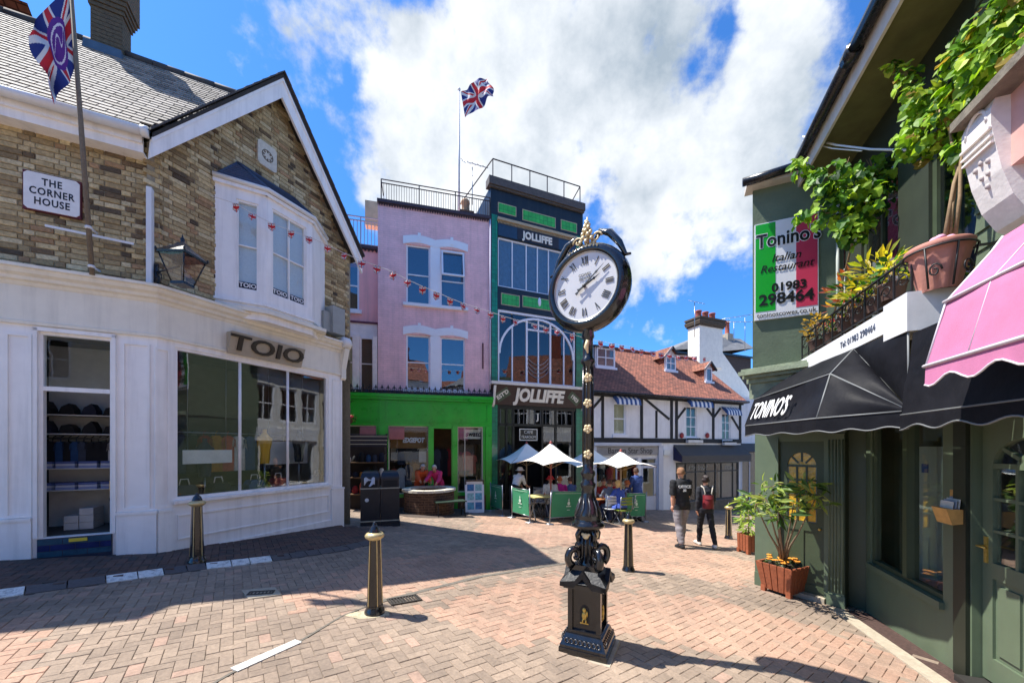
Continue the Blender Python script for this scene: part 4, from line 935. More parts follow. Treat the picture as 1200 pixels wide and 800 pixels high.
# main fascia
MB(FJ.M).box(-.06, uE + .02, -.3, -.001, zf1, zf1 + .1).build('fascia_ledge', mat('cream_ledge', lin(222, 216, 206), .6), jo)
BRN = mat('fascia_brown', lin(58, 34, 28), .45, var=.3, scale=8)
fz_h = zf1 - zf0; MB(FJ.M).prismx([(-.02, zf0), (-.1, zf0), (-.24, zf1 - .001), (-.02, zf1 - .001)], .02, uE - .02).build('fascia', BRN, jo)
ti = math.atan2(.14, fz_h); um = (zf0 + zf1) / 2
lettering('JOLLIFFE', facM(FJ, Uj(632.5, .17), -.185, um, tilt=ti), LET, jo, .62, sx=.86, bold=.03, ext=.015, shear=.12)
for p_, s_, r_ in ((589, "EST'D", R(35)), (673, '1903', R(-35))):
    dm = FJ.M @ Matrix.Translation((Uj(p_, .17), -.175, um)) @ Matrix.Rotation(R(90) + ti, 4, 'X') @ Matrix.Rotation(r_, 4, 'Z')
    MB(dm).box(-.28, .28, -.16, .16, -.01, .0).build('corner_plate', mat('olive_plate', lin(70, 84, 60), .5), jo)
    lettering(s_, dm @ Matrix.Translation((0, 0, .006)), LET, jo, .2, bold=.006)
for s in (0.03, uE - .1): MB(FJ.M).prismx([(-.0, zf0 - .1), (-.14, zf0), (-.3, zf1 - .05), (-.0, zf1 - .05)], s, s + .08).build('console', mat('cream_ledge', lin(222, 216, 206), .6), jo)
# shopfront beneath: transom lights, dark doors and windows, bottle-green frame
DKG = mat('black_green_frame', lin(26, 30, 28), .35); zt0 = Zj(584, 497); zg = zS0
sw = MB(FJ.M); sw.box(xa, xb, .02, .1, zt0 - .05, zt0 + .05).box(xa, xb, .02, .1, zS1 - .06, zS1)
for p_ in (584.5, 594, 602, 636, 652, 672): sw.box(Uj(p_) - .04, Uj(p_) + .04, .02, .1, zg, zS1 - .06)
sw.box(Uj(636), xb, .0, .1, zg, zg + 1.0).box(xa, Uj(602), .0, .1, zg, zg + 1.0)
sw = sw.build('shop_window', DKG, jo)
MB(FJ.M).box(xa, xb, .06, .066, zt0 + .05, zS1 - .06).build('transom_pane', DGLASS, sw)
for a, b in ((585.5, 593), (595, 601), (637, 651), (653, 671)): MB(FJ.M).box(Uj(a), Uj(b), .06, .066, zg + 1, zt0 - .05).build('pane', DGLASS, sw)
n = 14; mb = MB(FJ.M)
for i in range(n): u_ = xa + (xb - xa) * (i + .5) / n; mb.box(u_ - .012, u_ + .012, .045, .07, zt0 + .05, zS1 - .06)
mb.build('leaded_bars', mat('lead_bar', lin(90, 92, 92), .5), sw)
ins = MB(FJ.M); ins.quad((0, 1.6, zg), (uE, 1.6, zg), (uE, 1.6, zS1 + .2), (0, 1.6, zS1 + .2)); ins.quad((0, .1, zS1 + .02), (uE, .1, zS1 + .02), (uE, 1.6, zS1 + .02), (0, 1.6, zS1 + .02)); ins.build('shop_interior', mat('cafe_dark', lin(40, 32, 28), .8, var=.4), jo)
bs = MB(FJ.M).box(Uj(608), Uj(629), -.05, -.02, Zj(608, 516), Zj(608, 502)).build('hanging_notice', BLACK, jo)
bf = MB(FJ.M); bz0, bz1 = Zj(608, 516), Zj(608, 502); ba, bb = Uj(608), Uj(629)
bf.box(ba, bb, -.06, -.05, bz0, bz0 + .03).box(ba, bb, -.06, -.05, bz1 - .03, bz1).box(ba, ba + .03, -.06, -.05, bz0 + .03, bz1 - .03).box(bb - .03, bb, -.06, -.05, bz0 + .03, bz1 - .03).build('notice_border', LET, jo)
lettering('CAFE', facM(FJ, (ba + bb) / 2, -.056, bz0 + .31), LET, jo, .16); lettering('TEAROOM', facM(FJ, (ba + bb) / 2, -.056, bz0 + .13), LET, jo, .14, sx=.9)
lettering('J', facM(FJ, Uj(631), .05, (zt0 + zS1) / 2), LET, jo, .32, bold=.01)
# roof rail
rl = MB(FJ.M); zq = ztJ + .28
for z in (zq + .75,): rl.bar((.1, .05, z), (uE - .1, .05, z), .03); rl.bar((.1, .05, z), (-.6, 2.2, z - .6), .03)
for i in range(6): a = .1 + (uE - .2) * i / 5; rl.bar((a, .05, zq - .05), (a, .05, zq + .75), .03)
rl.bar((uE - .1, .05, zq + .75), (uE - .1, .6, zq + .55), .03); rl.build('roof_rail', RAIL, jo)
# ================================================================ HALF-TIMBERED RANGE
FT = Fac(2.95, 14.75, R(22.8)); Ut, Zt = FT.u, FT.z; gT = G(7, 16.4)
ht = thing('half_timbered_house', 'black and white half-timbered house with red tiled roof and dormers', 'building', (FT.w(4, 0, gT)))
WR = mat('white_render', lin(234, 233, 234), .8, streak=.22, var=.07, scale=3, bump=.2, bscale=30, dirt=.08); TB = mat('black_timber', lin(30, 28, 30), .7, var=.25, scale=15)
xe = Ut(868); zev = (Zt(690, 457) + Zt(865, 471)) / 2; zsb = (Zt(690, 514) + Zt(866, 518)) / 2; zg = gT - 1.2; Db = 4.2
W1 = (Ut(718.7), Ut(733.6), Zt(726, 509), Zt(726, 472)); W2 = (Ut(804), Ut(816.5), Zt(810, 512), Zt(810, 476)); W3 = (Ut(846), Ut(856), Zt(851, 515), Zt(851, 484))
SH1 = (Ut(696.5), Ut(748), Zt(740, 586), Zt(740, 536)); DR1 = (Ut(751), Ut(770), zg + .3, Zt(760, 536))
SH2 = (Ut(792), Ut(866), Zt(830, 586), Zt(830, 541))
shell(MB(FT.M), 0, xe, zg, zev, [W1, W2, W3, SH1, DR1, SH2], rev=.1, back=Db).build('wall', WR, ht)
CRB = mat('cream_window_blind', lin(188, 182, 150), .8, var=.1)
window(FT, ht, *W1, y=.06, fw=.06, bars=(.5,), blind=CRB, sill=.12); window(FT, ht, *W2, y=.06, fw=.05, bars=(.33, .66), cols=(.5,), sill=.12); window(FT, ht, *W3, y=.06, fw=.05, bars=(.33, .66), cols=(.5,), sill=.12)
def beam(p, q, w=.13, m=TB, name='timber'):
    (a, b), (c, d) = FT.uz(*p), FT.uz(*q); v = Vector((c - a, d - b)).normalized(); n_ = Vector((-v.y, v.x)) * w / 2
    dy = random.uniform(0, .004)
    MB(FT.M).prism([(a - n_.x, b - n_.y), (c - n_.x, d - n_.y), (c + n_.x, d + n_.y), (a + n_.x, b + n_.y)], -.03 - dy, -.001).build(name, m, ht)
for p in (706, 751.6, 786.7, 792.5, 835.6, 867): beam((p, 459 + (p - 690) * .075), (p, 512.5 + (p - 690) * .022), .14 if p != 706 else .12)
MB(FT.M).box(0, xe, -.05, -.001, zsb - .1, zsb + .1).build('sill_beam', TB, ht); MB(FT.M).box(0, xe + .05, -.12, -.001, zev - .18, zev).build('eaves_beam', TB, ht)
for p, q in (((691, 482), (706, 465)), ((754, 466), (784, 491)), ((769, 481), (769, 513)), ((793, 491), (803, 478)), ((828, 478), (836, 489)), ((836, 489), (844, 478)), ((857, 488), (866, 503))): beam(p, q, .1)
# blue striped window awnings
STR = [mat('awning_blue', lin(50, 84, 140), .7), mat('awning_white', lin(226, 228, 232), .7)]
def hood(p0, p1, y0, y1, label):
    t = thing('striped_window_awning', label, 'awning', FT.w(Ut((p0 + p1) / 2), -.1, Zt(p0, y1)), 'blue and white striped window awnings')
    a, b = Ut(p0), Ut(p1); z1, z0 = Zt((p0 + p1) / 2, y0), Zt((p0 + p1) / 2, y1); n = 11
    for k in range(n):
        mb = MB(FT.M); u_, v_ = a + (b - a) * k / n, a + (b - a) * (k + 1) / n
        pr = [(-.02, z1), (-.16, z1 - (z1 - z0) * .12), (-.3, z1 - (z1 - z0) * .45), (-.34, z0 + .04), (-.34, z0), (-.32, z0), (-.32, z0 + .04), (-.02, z1 - .05)]
        mb.prismx(pr, u_, v_); mb.build('stripe', STR[k % 2], t)
hood(717, 745, 464, 475, 'blue and white striped awning over the blind-covered window'); hood(802.6, 829, 467, 478, 'blue and white striped awning over the middle timbered window'); hood(845, 862, 477, 487, 'small striped awning at the right end of the timbered front')
for p in (798, 828): MB(FT.M).ball((Ut(p), -.05, Zt(p, 510)), (.13, .05, .13), 8, 6).build('red_plaque', mat('red_badge', lin(150, 40, 40), .6), ht)
for W_ in (W2, W3):
    fb = MB(FT.M).box(W_[0] - .1, W_[1] + .15, -.22, -.07, W_[2] - .26, W_[2] - .13); fb.build('window_box', mat('box_white', lin(210, 208, 204), .6), ht)
    mb = MB(FT.M)
    for k in range(7): mb.ball((W_[0] - .05 + k * .12, -.15, W_[2] - .1), (.07, .06, .06), 6, 4)
    mb.build('window_box_plants', mat('dark_leaf', lin(30, 40, 30), .8), ht)
# white shop below
GRY = mat('pale_grey_paint', lin(196, 198, 208), .5, var=.06)
MB(FT.M).box(Ut(694), Ut(772), -.16, -.001, Zt(740, 522), Zt(740, 518.5)).build('shop_cornice', GRY, ht)
sgn = MB(FT.M).box(Ut(697), Ut(770), -.06, -.001, Zt(740, 533), Zt(740, 523)).build('shop_sign', mat('taupe_sign', lin(150, 146, 144), .6), ht)
lettering('Barton Star Shop', facM(FT, Ut(738), -.066, Zt(738, 528)), mat('sign_dark_text', lin(60, 56, 56), .6), ht, .34, sx=1.0)
for p in (694.5, 773): MB(FT.M).box(Ut(p) - .13, Ut(p) + .13, -.09, -.001, zg, Zt(740, 522)).build('pilaster', GRY, ht)
window(FT, ht, *SH1, y=.05, fw=.06, cols=(.5,), m=GRY); window(FT, ht, DR1[0], DR1[1], Zt(760, 544), DR1[3], y=.05, fw=.06, m=GRY, name='fanlight')
d_ = MB(FT.M); a, b = DR1[0] + .03, DR1[1] - .03; z0, z1 = gT - .3, Zt(760, 545)
d_.box(a, a + .12, .03, .09, z0, z1).box(b - .12, b, .03, .09, z0, z1).box(a + .12, b - .12, .03, .09, z1 - .12, z1).box(a + .12, b - .12, .03, .09, z0, z0 + .95); d_ = d_.build('door', GRY, ht)
MB(FT.M).box(a + .12, b - .12, .05, .056, z0 + .95, z1 - .12).build('pane', GLASS, d_); MB(FT.M).ball((b - .06, .02, z0 + 1.0), .03, 8, 5).build('handle', GOLD, d_)
sg_ = MB(FT.M).box(Ut(776), Ut(783), -.12, -.02, Zt(779, 533), Zt(779, 527)).build('wall_lamp', mat('lamp_white', lin(230, 228, 220), .5), ht)
ins = MB(FT.M)
for S_ in (SH1, SH2, DR1): ins.quad((S_[0] - .1, 1.2, zg), (S_[1] + .1, 1.2, zg), (S_[1] + .1, 1.2, S_[3] + .1), (S_[0] - .1, 1.2, S_[3] + .1)); ins.quad((S_[0] - .1, .1, S_[3] + .05), (S_[1] + .1, .1, S_[3] + .05), (S_[1] + .1, 1.2, S_[3] + .05), (S_[0] - .1, 1.2, S_[3] + .05))
ins.build('shop_interior', mat('timber_shop_dark', lin(50, 40, 34), .9, var=.4), ht)
random.seed(11)
for k in range(12): garment(FT, SH1[0] + .2 + k * .2, .35 + random.random() * .3, SH1[3] - .2 - random.random() * .5, .28, .6, random.choice([CLM[1], CLM[4], CLM[2], CLM[7], CLM[6]]), ht)
# dark shop on the right
CHR = mat('charcoal_paint', lin(52, 50, 48), .5, var=.12)
window(FT, ht, *SH2, y=.05, fw=.08, cols=(.14, .3, .46, .62, .72, .92), bars=(.78,), m=CHR)
MB(FT.M).box(SH2[0] - .1, SH2[1] + .1, -.05, -.001, zg, SH2[2]).build('stall_riser', mat('stone_riser', lin(120, 104, 84), .85, var=.3, tex=brickwash), ht)
aw = thing('charcoal_shop_awning', 'plain charcoal awning across the right-hand timbered shop', 'awning', FT.w(Ut(830), -.3, Zt(830, 541)))
MB(FT.M).prismx([(-.02, Zt(830, 521)), (-.5, Zt(830, 533)), (-.5, Zt(830, 540)), (-.48, Zt(830, 540)), (-.47, Zt(830, 534)), (-.02, Zt(830, 523))], Ut(789), Ut(869)).build('canopy', mat('charcoal_canvas', lin(78, 74, 70), .75, var=.1), aw)
MB(FT.M).bar((Ut(789), -.5, Zt(830, 540.5)), (Ut(869), -.5, Zt(830, 540.5)), .03).build('front_bar', BLACK, aw); MB(FT.M).prismx([(-.02, Zt(830, 523)), (-.48, Zt(830, 534)), (-.48, Zt(830, 540)), (-.02, Zt(830, 538))], Ut(788.6), Ut(789)).build('side_flap', mat('navy_canvas', lin(34, 34, 70), .7), aw)
for p, s_ in ((811, 'FISH SHOP'), (848, 'FOOD')): lettering(s_, facM(FT, Ut(p + 8), .04, Zt(p, 548)), mat('etched_text', lin(170, 172, 170), .6), ht, .28, sx=.9)
# roof: red plain tiles
def plain_tile(t, b, N, L, mix, c, geo):
    tcn = N('ShaderNodeUVMap') ; 
    at_ = N('ShaderNodeAttribute', attribute_name='roofuv')
    br = N('ShaderNodeTexBrick'); br.inputs['Scale'].default_value = 1; br.inputs['Brick Width'].default_value = .17; br.inputs['Row Height'].default_value = .12; br.inputs['Mortar Size'].default_value = .012
    L(at_.outputs['Vector'], br.inputs['Vector']); br.inputs['Color1'].default_value = (1.1, 1.05, 1.02, 1); br.inputs['Color2'].default_value = (.6, .62, .66, 1); br.inputs['Mortar'].default_value = (.22, .2, .2, 1)
    L(mix('MULTIPLY', 1., c, br.outputs['Color']), b.inputs['Base Color'])
    sp = N('ShaderNodeSeparateXYZ'); L(at_.outputs['Vector'], sp.inputs[0])
    fr = N('ShaderNodeMath', operation='DIVIDE'); L(sp.outputs['Y'], fr.inputs[0]); fr.inputs[1].default_value = .12
    f2 = N('ShaderNodeMath', operation='FRACT'); L(fr.outputs[0], f2.inputs[0]); iv = N('ShaderNodeMath', operation='SUBTRACT'); iv.inputs[0].default_value = 1; L(f2.outputs[0], iv.inputs[1])
    bp = N('ShaderNodeBump'); bp.inputs['Strength'].default_value = .8; bp.inputs['Distance'].default_value = .03; L(iv.outputs[0], bp.inputs['Height']); L(bp.outputs[0], b.inputs['Normal'])
RT = mat('red_plain_tile', lin(164, 104, 82), .85, var=.4, scale=5, dirt=.5, tex=plain_tile)
def roof_quads(name, quads, m, root, M, parent=None):             # quads with metric uv along eave / slope
    vs_, fs_, uv = [], [], []
    for q in quads:
        q = [Vector(p) for p in q]; e = (q[1] - q[0]).normalized(); n_ = (q[1] - q[0]).cross(q[-1] - q[0]).normalized(); s_ = n_.cross(e)
        b0 = len(vs_); vs_ += q; fs_.append(list(range(b0, b0 + len(q)))); uv += [((p - q[0]).dot(e), (p - q[0]).dot(s_), 0) for p in q]
    mb = MB(M); mb.add(vs_, fs_); o = mb.build(name, m, parent or root)
    a_ = o.data.attributes.new('roofuv', 'FLOAT_VECTOR', 'POINT'); a_.data.foreach_set('vector', [c for p in uv for c in p]); return o
zrd = CZ + (HY - 403) / F * 17.4; Dr = 2.45; ov_ = .28
rq = roof_quads('roof', [[(-.1, -ov_, zev - .02), (xe + .1, -ov_, zev - .02), (xe - .25, Dr, zrd), (-.1, Dr, zrd)], [(xe + .1, 2 * Dr, zev), (-.1, 2 * Dr, zev), (-.1, Dr, zrd), (xe - .25, Dr, zrd)], [(xe + .1, -ov_, zev - .02), (xe + .1, 2 * Dr, zev), (xe - .25, Dr, zrd)]], RT, ht, FT.M)
MB(FT.M).prismx([(-ov_, zev - .02), (-ov_ - .01, zev - .12), (-.0, zev - .12), (0, zev + .1)], -.1, xe + .1).build('eaves_fascia', TB, rq)
MB(FT.M).tube([(-.1, -ov_ - .06, zev - .06), (xe + .1, -ov_ - .06, zev - .06)], .06, 8).build('gutter', BLACK, rq)
mb = MB(FT.M)
for i in range(20): a = -.1 + (xe - .2) * i / 20; mb.tube([(a, Dr, zrd), (a + (xe - .2) / 20 * .96, Dr, zrd + random.gauss(0, .008))], .09, 7)
mb.build('ridge_tiles', mat('ridge_red', lin(150, 84, 60), .85, var=.3), rq)
# dormers
slope = (zrd - zev) / (Dr + ov_)
def dormer(p0, p1, ys, ye, gable, cols_=(.5,), bars_=()):
    yd = None
    for k in range(200):                                          # depth at which the dormer face meets the roof slope
        y = k * .012; z = FT.z((p0 + p1) / 2, ye, -y)
        if z <= zev + slope * (y + ov_) + .02: yd = y; break
    yd = yd if yd is not None else .6
    a, b = FT.u(p0, -yd), FT.u(p1, -yd); z0, z1 = FT.z((p0 + p1) / 2, ye, -yd), FT.z((p0 + p1) / 2, ys, -yd); yb_ = yd + (z1 - z0) / slope + .25
    fcd = Fac(*FT.w(0, yd, 0)[:2], FT.a)
    wb = MB(FT.M); wb.box(a - .06, b + .06, yd + .02, yb_, z0 - .1, z1 + .02)
    if gable: um_ = (a + b) / 2; hz = (b - a) * .62; wb.prism([(a - .06, z1 + .02), (b + .06, z1 + .02), (um_, z1 + hz)], yd + .02, yd + .1)
    dm = wb.build('dormer', WR, ht)
    window(fcd, ht, a, b, z0, z1, y=.0, fw=.06, bars=bars_, cols=cols_, name='dormer_window', gm=DGLASS)
    if gable:
        roof_quads('dormer_roof', [[(a - .2, yd - .12, z1 - .12), (a - .2, yb_ + .6, z1 - .12), (um_, yb_ + 1., z1 + hz + .06), (um_, yd - .12, z1 + hz + .06)], [(b + .2, yb_ + .6, z1 - .12), (b + .2, yd - .12, z1 - .12), (um_, yd - .12, z1 + hz + .06), (um_, yb_ + 1., z1 + hz + .06)]], RT, ht, FT.M, dm)
        MB(FT.M).bar((a - .2, yd - .13, z1 - .13), (um_, yd - .13, z1 + hz + .03), .05, .09).build('bargeboard', mat('dormer_trim', lin(150, 140, 136), .6), dm); MB(FT.M).bar((b + .2, yd - .13, z1 - .13), (um_, yd - .13, z1 + hz + .03), .05, .09).build('bargeboard', TB, dm)
        for s_, x_ in ((-1, a - .061), (1, b + .061)): roof_quads('tile_hung_cheek', [[(x_, yb_, z0 - .1), (x_, yd + .02, z0 - .1), (x_, yd + .02, z1 + .02), (x_, yb_, z1 + .02)]], RT, ht, FT.M, dm)
    else:
        MB(FT.M).prismx([(yd - .1, z1), (yd - .1, z1 + .08), (yb_ + .7, z1 + .32), (yb_ + .7, z1 + .2)], a - .14, b + .14).build('dormer_roof', mat('dormer_lead', lin(60, 62, 70), .6), dm)
    MB(FT.M).box(a - .1, b + .1, yd - .08, yd + .02, z0 - .1, z0 - .002).build('sill', WHITE, dm)
dormer(699, 720, 408, 430, False, (.5,), (.5,)); dormer(780, 791.5, 417, 434, True, (.5,), (.5,)); dormer(827, 834, 431, 447, True, (), ())
# white gabled neighbour with tall chimney
nb = thing('white_gabled_house', 'white rendered house with tall chimney behind the red tiled roof', 'building', FT.w(xe + 1.5, 1, gT))
FN = FT; yN = 1.6
def fw(px, py, y): u_, z_ = FT.uz(px, py, -y); return (u_, y, z_)
mb = MB(FT.M); P = [fw(*p, 3.0) for p in ((822, 395), (846, 395), (846, 412), (874, 452), (884, 470), (884, 560), (822, 560))]
mb.prism([(p[0], p[2]) for p in P], 3.0, 3.5); mb.build('gable_wall', mat('sunlit_white_render', lin(232, 226, 212), .85, var=.1, bump=.2, dirt=.12), nb)
c0, c1 = fw(818, 400, 3.0), fw(845, 392, 3.0)
mb = MB(FT.M); mb.box(c0[0], c1[0], 2.9, 3.7, c0[2] - 1.4, c1[2] + .3); ckm = mb.build('chimney', mat('sunlit_white_render', lin(232, 226, 212), .85), nb)
z_ = c1[2] + .3; mb = MB(FT.M)
for k, e in enumerate((.06, .12, .14, .1, .14)): mb.box(c0[0] - e, c1[0] + e, 2.9 - e, 3.7 + e, z_ + k * .1, z_ + k * .1 + .098)
mb.build('chimney_cap', mat('sooty_brick', lin(84, 72, 58), .9, var=.4, scale=12, bump=.5), ckm)
for k in range(3): MB(FT.M).lathe([(.2, 0), (.17, .08), (.16, .4), (.19, .44), (.18, .5), (.14, .5)], c0[0] + (c1[0] - c0[0]) * (.2 + .3 * k), 3.3, z_ + .5, 12).build('chimney_pot', mat('pot_red', lin(160, 82, 66), .8, var=.3), ckm)
SLT = mat('far_slate', lin(112, 112, 112), .7, var=.3, scale=4, bump=.3, bscale=12)
def hiproof(name, pts, y, yb_, wallm, root):
    """pts: left eave, right eave, ridge-left, ridge-right pixels at depth y"""
    a, b, c, d = [fw(*p, y) for p in pts[:2]] + [fw(*p, y + 1.2) for p in pts[2:]]
    MB(FT.M).add([a, b, d, c, (b[0], yb_, b[2]), (a[0], yb_, a[2])], [(0, 1, 2, 3), (1, 4, 2), (5, 0, 3), (4, 5, 3, 2)]).build(name, SLT, root)
    MB(FT.M).box(a[0] + .15, b[0] - .15, y + .15, yb_ - .1, a[2] - 3, a[2] - .02).build('wall', wallm, root)
    MB(FT.M).box(a[0] - .05, b[0] + .05, y - .05, y + .04, a[2] - .14, a[2] - .01).build('gutter', BLACK, root)
hs = thing('slate_roofed_house', 'grey slate roofed house glimpsed behind the white chimney', 'building', FT.w(xe + .5, 5, gT))
hiproof('roof', ((786, 410), (824, 408), (820, 393), (834, 391)), 5.2, 9, mat('dark_brown_brick', lin(70, 60, 56), .9, var=.3, scale=10), hs)
hs2 = thing('slate_roofed_house', 'grey slate roofed house with a single red chimney pot at the street end', 'building', FT.w(xe + 3.5, 5, gT))
hiproof('roof', ((840, 412), (884, 408), (845, 395), (868, 397)), 5.0, 9, mat('dark_brown_brick', lin(70, 60, 56), .9), hs2)
q = fw(853, 395, 6.2); MB(FT.M).box(q[0] - .28, q[0] + .28, 6.0, 6.5, q[2] - .8, q[2] + .22).build('chimney', mat('buff_chimney', lin(170, 156, 136), .9, var=.3), hs2); MB(FT.M).lathe([(.2, 0), (.15, .1), (.14, .8), (.18, .84), (.16, .95)], q[0], 6.25, q[2] + .22, 12).build('chimney_pot', mat('pot_red', lin(160, 82, 66), .8), hs2)
dk = thing('charcoal_end_shop', 'narrow dark shop glimpsed between the timbered house and the restaurant', 'building', FT.w(xe + 1.2, .3, gT))
MB(FT.M).box(xe + .12, xe + 7.4, .25, 3.0, zg - 1.5, zsb - .1).build('wall', mat('charcoal_paint', lin(46, 48, 54), .5), dk); MB(FT.M).box(xe + .12, xe + 7.4, .3, 2.9, zsb - .1, zev + .3).build('upper_wall', WR, dk)
window(FT, dk, xe + .3, xe + 1.6, gT - .2, zsb - .5, y=.22, fw=.08, cols=(.5,), m=GRY); MB(FT.M).prismx([(.25, zsb - .1), (-.3, zsb - .5), (-.28, zsb - .55), (.25, zsb - .2)], xe + .15, xe + 3.3).build('awning', mat('charcoal_canvas', lin(66, 68, 74), .75), dk)
# television aerials
def aerial(name_label, px, y0, y1, depth, boom, n, tilt=0.):
    a, b = at(px, y0, depth), at(px, y1, depth); t = thing('television_aerial', name_label, 'aerial', b, 'rooftop aerials')
    MB().tube([b, a], .018, 5).build('mast', STEEL, t)
    e0, e1 = at(boom[0], boom[1], depth), at(boom[2], boom[3], depth); MB().tube([e0, e1], .014, 5).build('boom', STEEL, t)
    for k in range(n):
        p = e0.lerp(e1, (k + .3) / n); h_ = .22 if k else .32
        MB().tube([p + Vector((-.05, -h_, -h_ * .5)), p + Vector((.05, h_, h_ * .5))], .009, 4).build('element', STEEL, t)
aerial('thin aerial beside the flagpole on the mauve house roof', 553.5, 196, 240, 14.2, (541, 188, 572, 197), 5)
aerial('tall aerial on the left of the white chimney', 814, 354, 395, 19.5, (807, 352, 826, 356), 4)
aerial('lower aerial pointing right behind the white chimney', 860, 377, 400, 22, (846, 374, 884, 368), 6)
aerial('faint aerial nearest the restaurant roof edge', 873, 372, 412, 23, (852, 377, 884, 377), 5)
# ================================================================ RESTAURANT ON THE RIGHT
FA = Fac(3.80, 5.78, math.atan2(-.87, .63)); FB = Fac(4.60, 4.80, math.atan2(-.932, -.362)); FS = Fac(3.79, 5.82, R(-24.5)); FU = Fac(4.81, 5.336, math.atan2(-.932, -.362))
gR = G(4.1, 4.4)
rs = thing('restaurant_building', 'sage green restaurant with deep eaves and balcony on the right', 'building', (4.3, 4.6, gR))
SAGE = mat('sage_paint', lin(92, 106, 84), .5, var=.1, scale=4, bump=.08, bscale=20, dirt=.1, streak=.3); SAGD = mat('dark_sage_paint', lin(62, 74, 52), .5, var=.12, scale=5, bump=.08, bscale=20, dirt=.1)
LA = 1.074; zcA = FA.z(890, 440); zgR = gR - .6
dA = (FA.u(913), FA.u(966), zgR, FA.z(940, 517))
m_ = MB(FA.M); shell(m_, 0, LA, zgR, zcA, [dA], rev=.07, sides=False); m_.M = None; m_.quad((3.8, 5.78, zgR), (3.8, 5.78, zcA), (5.8, 8.0, zcA), (5.8, 8.0, zgR))
m_.build('wall', SAGE, rs)
# splayed entrance door with arched amber glass
d_ = MB(FA.M); a, b, z0, z1 = dA[0] + .005, dA[1] - .005, gR - .05, dA[3]; h = z1 - z0; gz0 = FA.z(945, 612); gz1 = FA.z(945, 530)
yD = .03; st_ = .09; ga, gb_ = a + st_, b - st_; gm_ = (ga + gb_) / 2; rW = (gb_ - ga) / 2
d_.box(a, ga, yD, yD + .05, z0, z1).box(gb_, b, yD, yD + .05, z0, z1).box(ga, gb_, yD, yD + .05, gz0 - .12, gz0).box(ga, gb_, yD + .015, yD + .04, z0 + .2, gz0 - .12).box(ga, gb_, yD, yD + .05, z0, z0 + .2)
zarch = gz1 - rW * 1.15
for k in range(12):                                               # spandrel round the arch
    t0, t1 = math.pi * k / 12, math.pi * (k + 1) / 12; q = lambda t: (gm_ + rW * math.cos(t), zarch + rW * 1.15 * math.sin(t))
    p0, p1 = q(t0), q(t1); d_.prism([p0, (p0[0], z1), (p1[0], z1), p1], yD, yD + .05)
d_.box(gm_ - .025, gm_ + .025, yD, yD + .05, z0 + .2, gz0 - .12)
d_ = d_.build('door', SAGD, rs)
gbm = MB(FA.M)
for k in range(1, 4): zz = gz0 + (zarch - gz0) * k / 4; gbm.box(ga, gb_, yD + .005, yD + .045, zz - .012, zz + .012)
gbm.box(ga, gb_, yD + .004, yD + .046, zarch - .012, zarch + .02)
for k in (1, 2): uu = ga + (gb_ - ga) * k / 3; gbm.box(uu - .011, uu + .011, yD + .006, yD + .044, gz0, zarch)
for t in (45, 90, 135): gbm.bar((gm_ + .06 * math.cos(R(t)), yD + .025, zarch + .06 * math.sin(R(t))), (gm_ + rW * math.cos(R(t)), yD + .025, zarch + rW * 1.15 * math.sin(R(t))), .024)
gbm.lathe([(.07, -.02), (.07, .02)], 0, 0, 0, 12) if False else None
gbm.build('glazing_bars', SAGD, d_)
AMB = mat('amber_glass', lin(214, 168, 40), .25, var=.55, scale=9, bump=.5, bscale=25, spec=.8)
for i in range(3):
    for k in range(4):
        MB(FA.M).box(ga + (gb_ - ga) * i / 3 + .011, ga + (gb_ - ga) * (i + 1) / 3 - .011, yD + .02, yD + .026, gz0 + (zarch - gz0) * k / 4 + .012, gz0 + (zarch - gz0) * (k + 1) / 4 - .012).build('pane', AMB, d_)
MB(FA.M).prism([(gm_ + rW * math.cos(math.pi * k / 12), zarch + rW * 1.15 * math.sin(math.pi * k / 12)) for k in range(13)], yD + .02, yD + .026).build('fanlight_pane', AMB, d_)
MB(FA.M).ball((b - .05, .01, z0 + 1.0), .02, 8, 5).build('handle', GOLD, d_)
for a_, b_ in ((dA[0] - .045, dA[0] - .002), (dA[1] + .002, dA[1] + .045)): MB(FA.M).box(a_, b_, -.03, -.001, zgR, dA[3] + .05).build('door_architrave', SAGE, rs)
pf = MB(FA.M); pa, pb = LA - .17, LA + .0; pf.box(pa, pb, -.05, -.001, zgR, dA[3] + .1)
for k in range(5): u_ = pa + .015 + (pb - pa - .03) * k / 4; pf.tube([(u_, -.05, zgR + .75), (u_, -.05, dA[3] + .02)], .012, 6)
pf.box(pa - .012, pb + .012, -.07, -.05, zgR, gR + .12); pf.build('fluted_pilaster', SAGE, rs)
MB(FA.M).box(-.0, dA[0] - .05, -.02, -.001, zgR, gR + .16).build('plinth', SAGE, rs)
MB(FA.M).box(dA[0] - .02, dA[1] + .02, -.09, .02, zgR, gR + .03).build('door_step', CONC, rs)
# ledge over the entrance
lz = zcA; mb = MB(FA.M)
for k, (e, z0_, z1_) in enumerate(((.06, -.36, -.12), (.10, -.12, -.05), (.16, -.05, .0), (.22, .0, .06), (.18, .06, .1))): mb.prismz([(-.02 - e * .6, -e), (LA, -e), (LA, .4), (.42, .3)], lz + z0_, lz + z1_)
mb.build('entrance_cornice', mat('weathered_sage', lin(130, 140, 116), .8, var=.3, scale=8, bump=.5, bscale=40, dirt=.35), rs)
# recess between entrance and window
e_ = FA.w(LA, 0, 0); mb = MB(); q0, q1, q2, q3 = FA.w(LA, 0, 0), FA.w(LA, .16, 0), FB.w(0, .16, 0), FB.w(0, 0, 0)
for p_, q_ in ((q0, q1), (q1, q2), (q2, q3)): mb.quad((p_.x, p_.y, zgR), (q_.x, q_.y, zgR), (q_.x, q_.y, zcA), (p_.x, p_.y, zcA))
mb.build('entrance_recess', SAGD, rs)
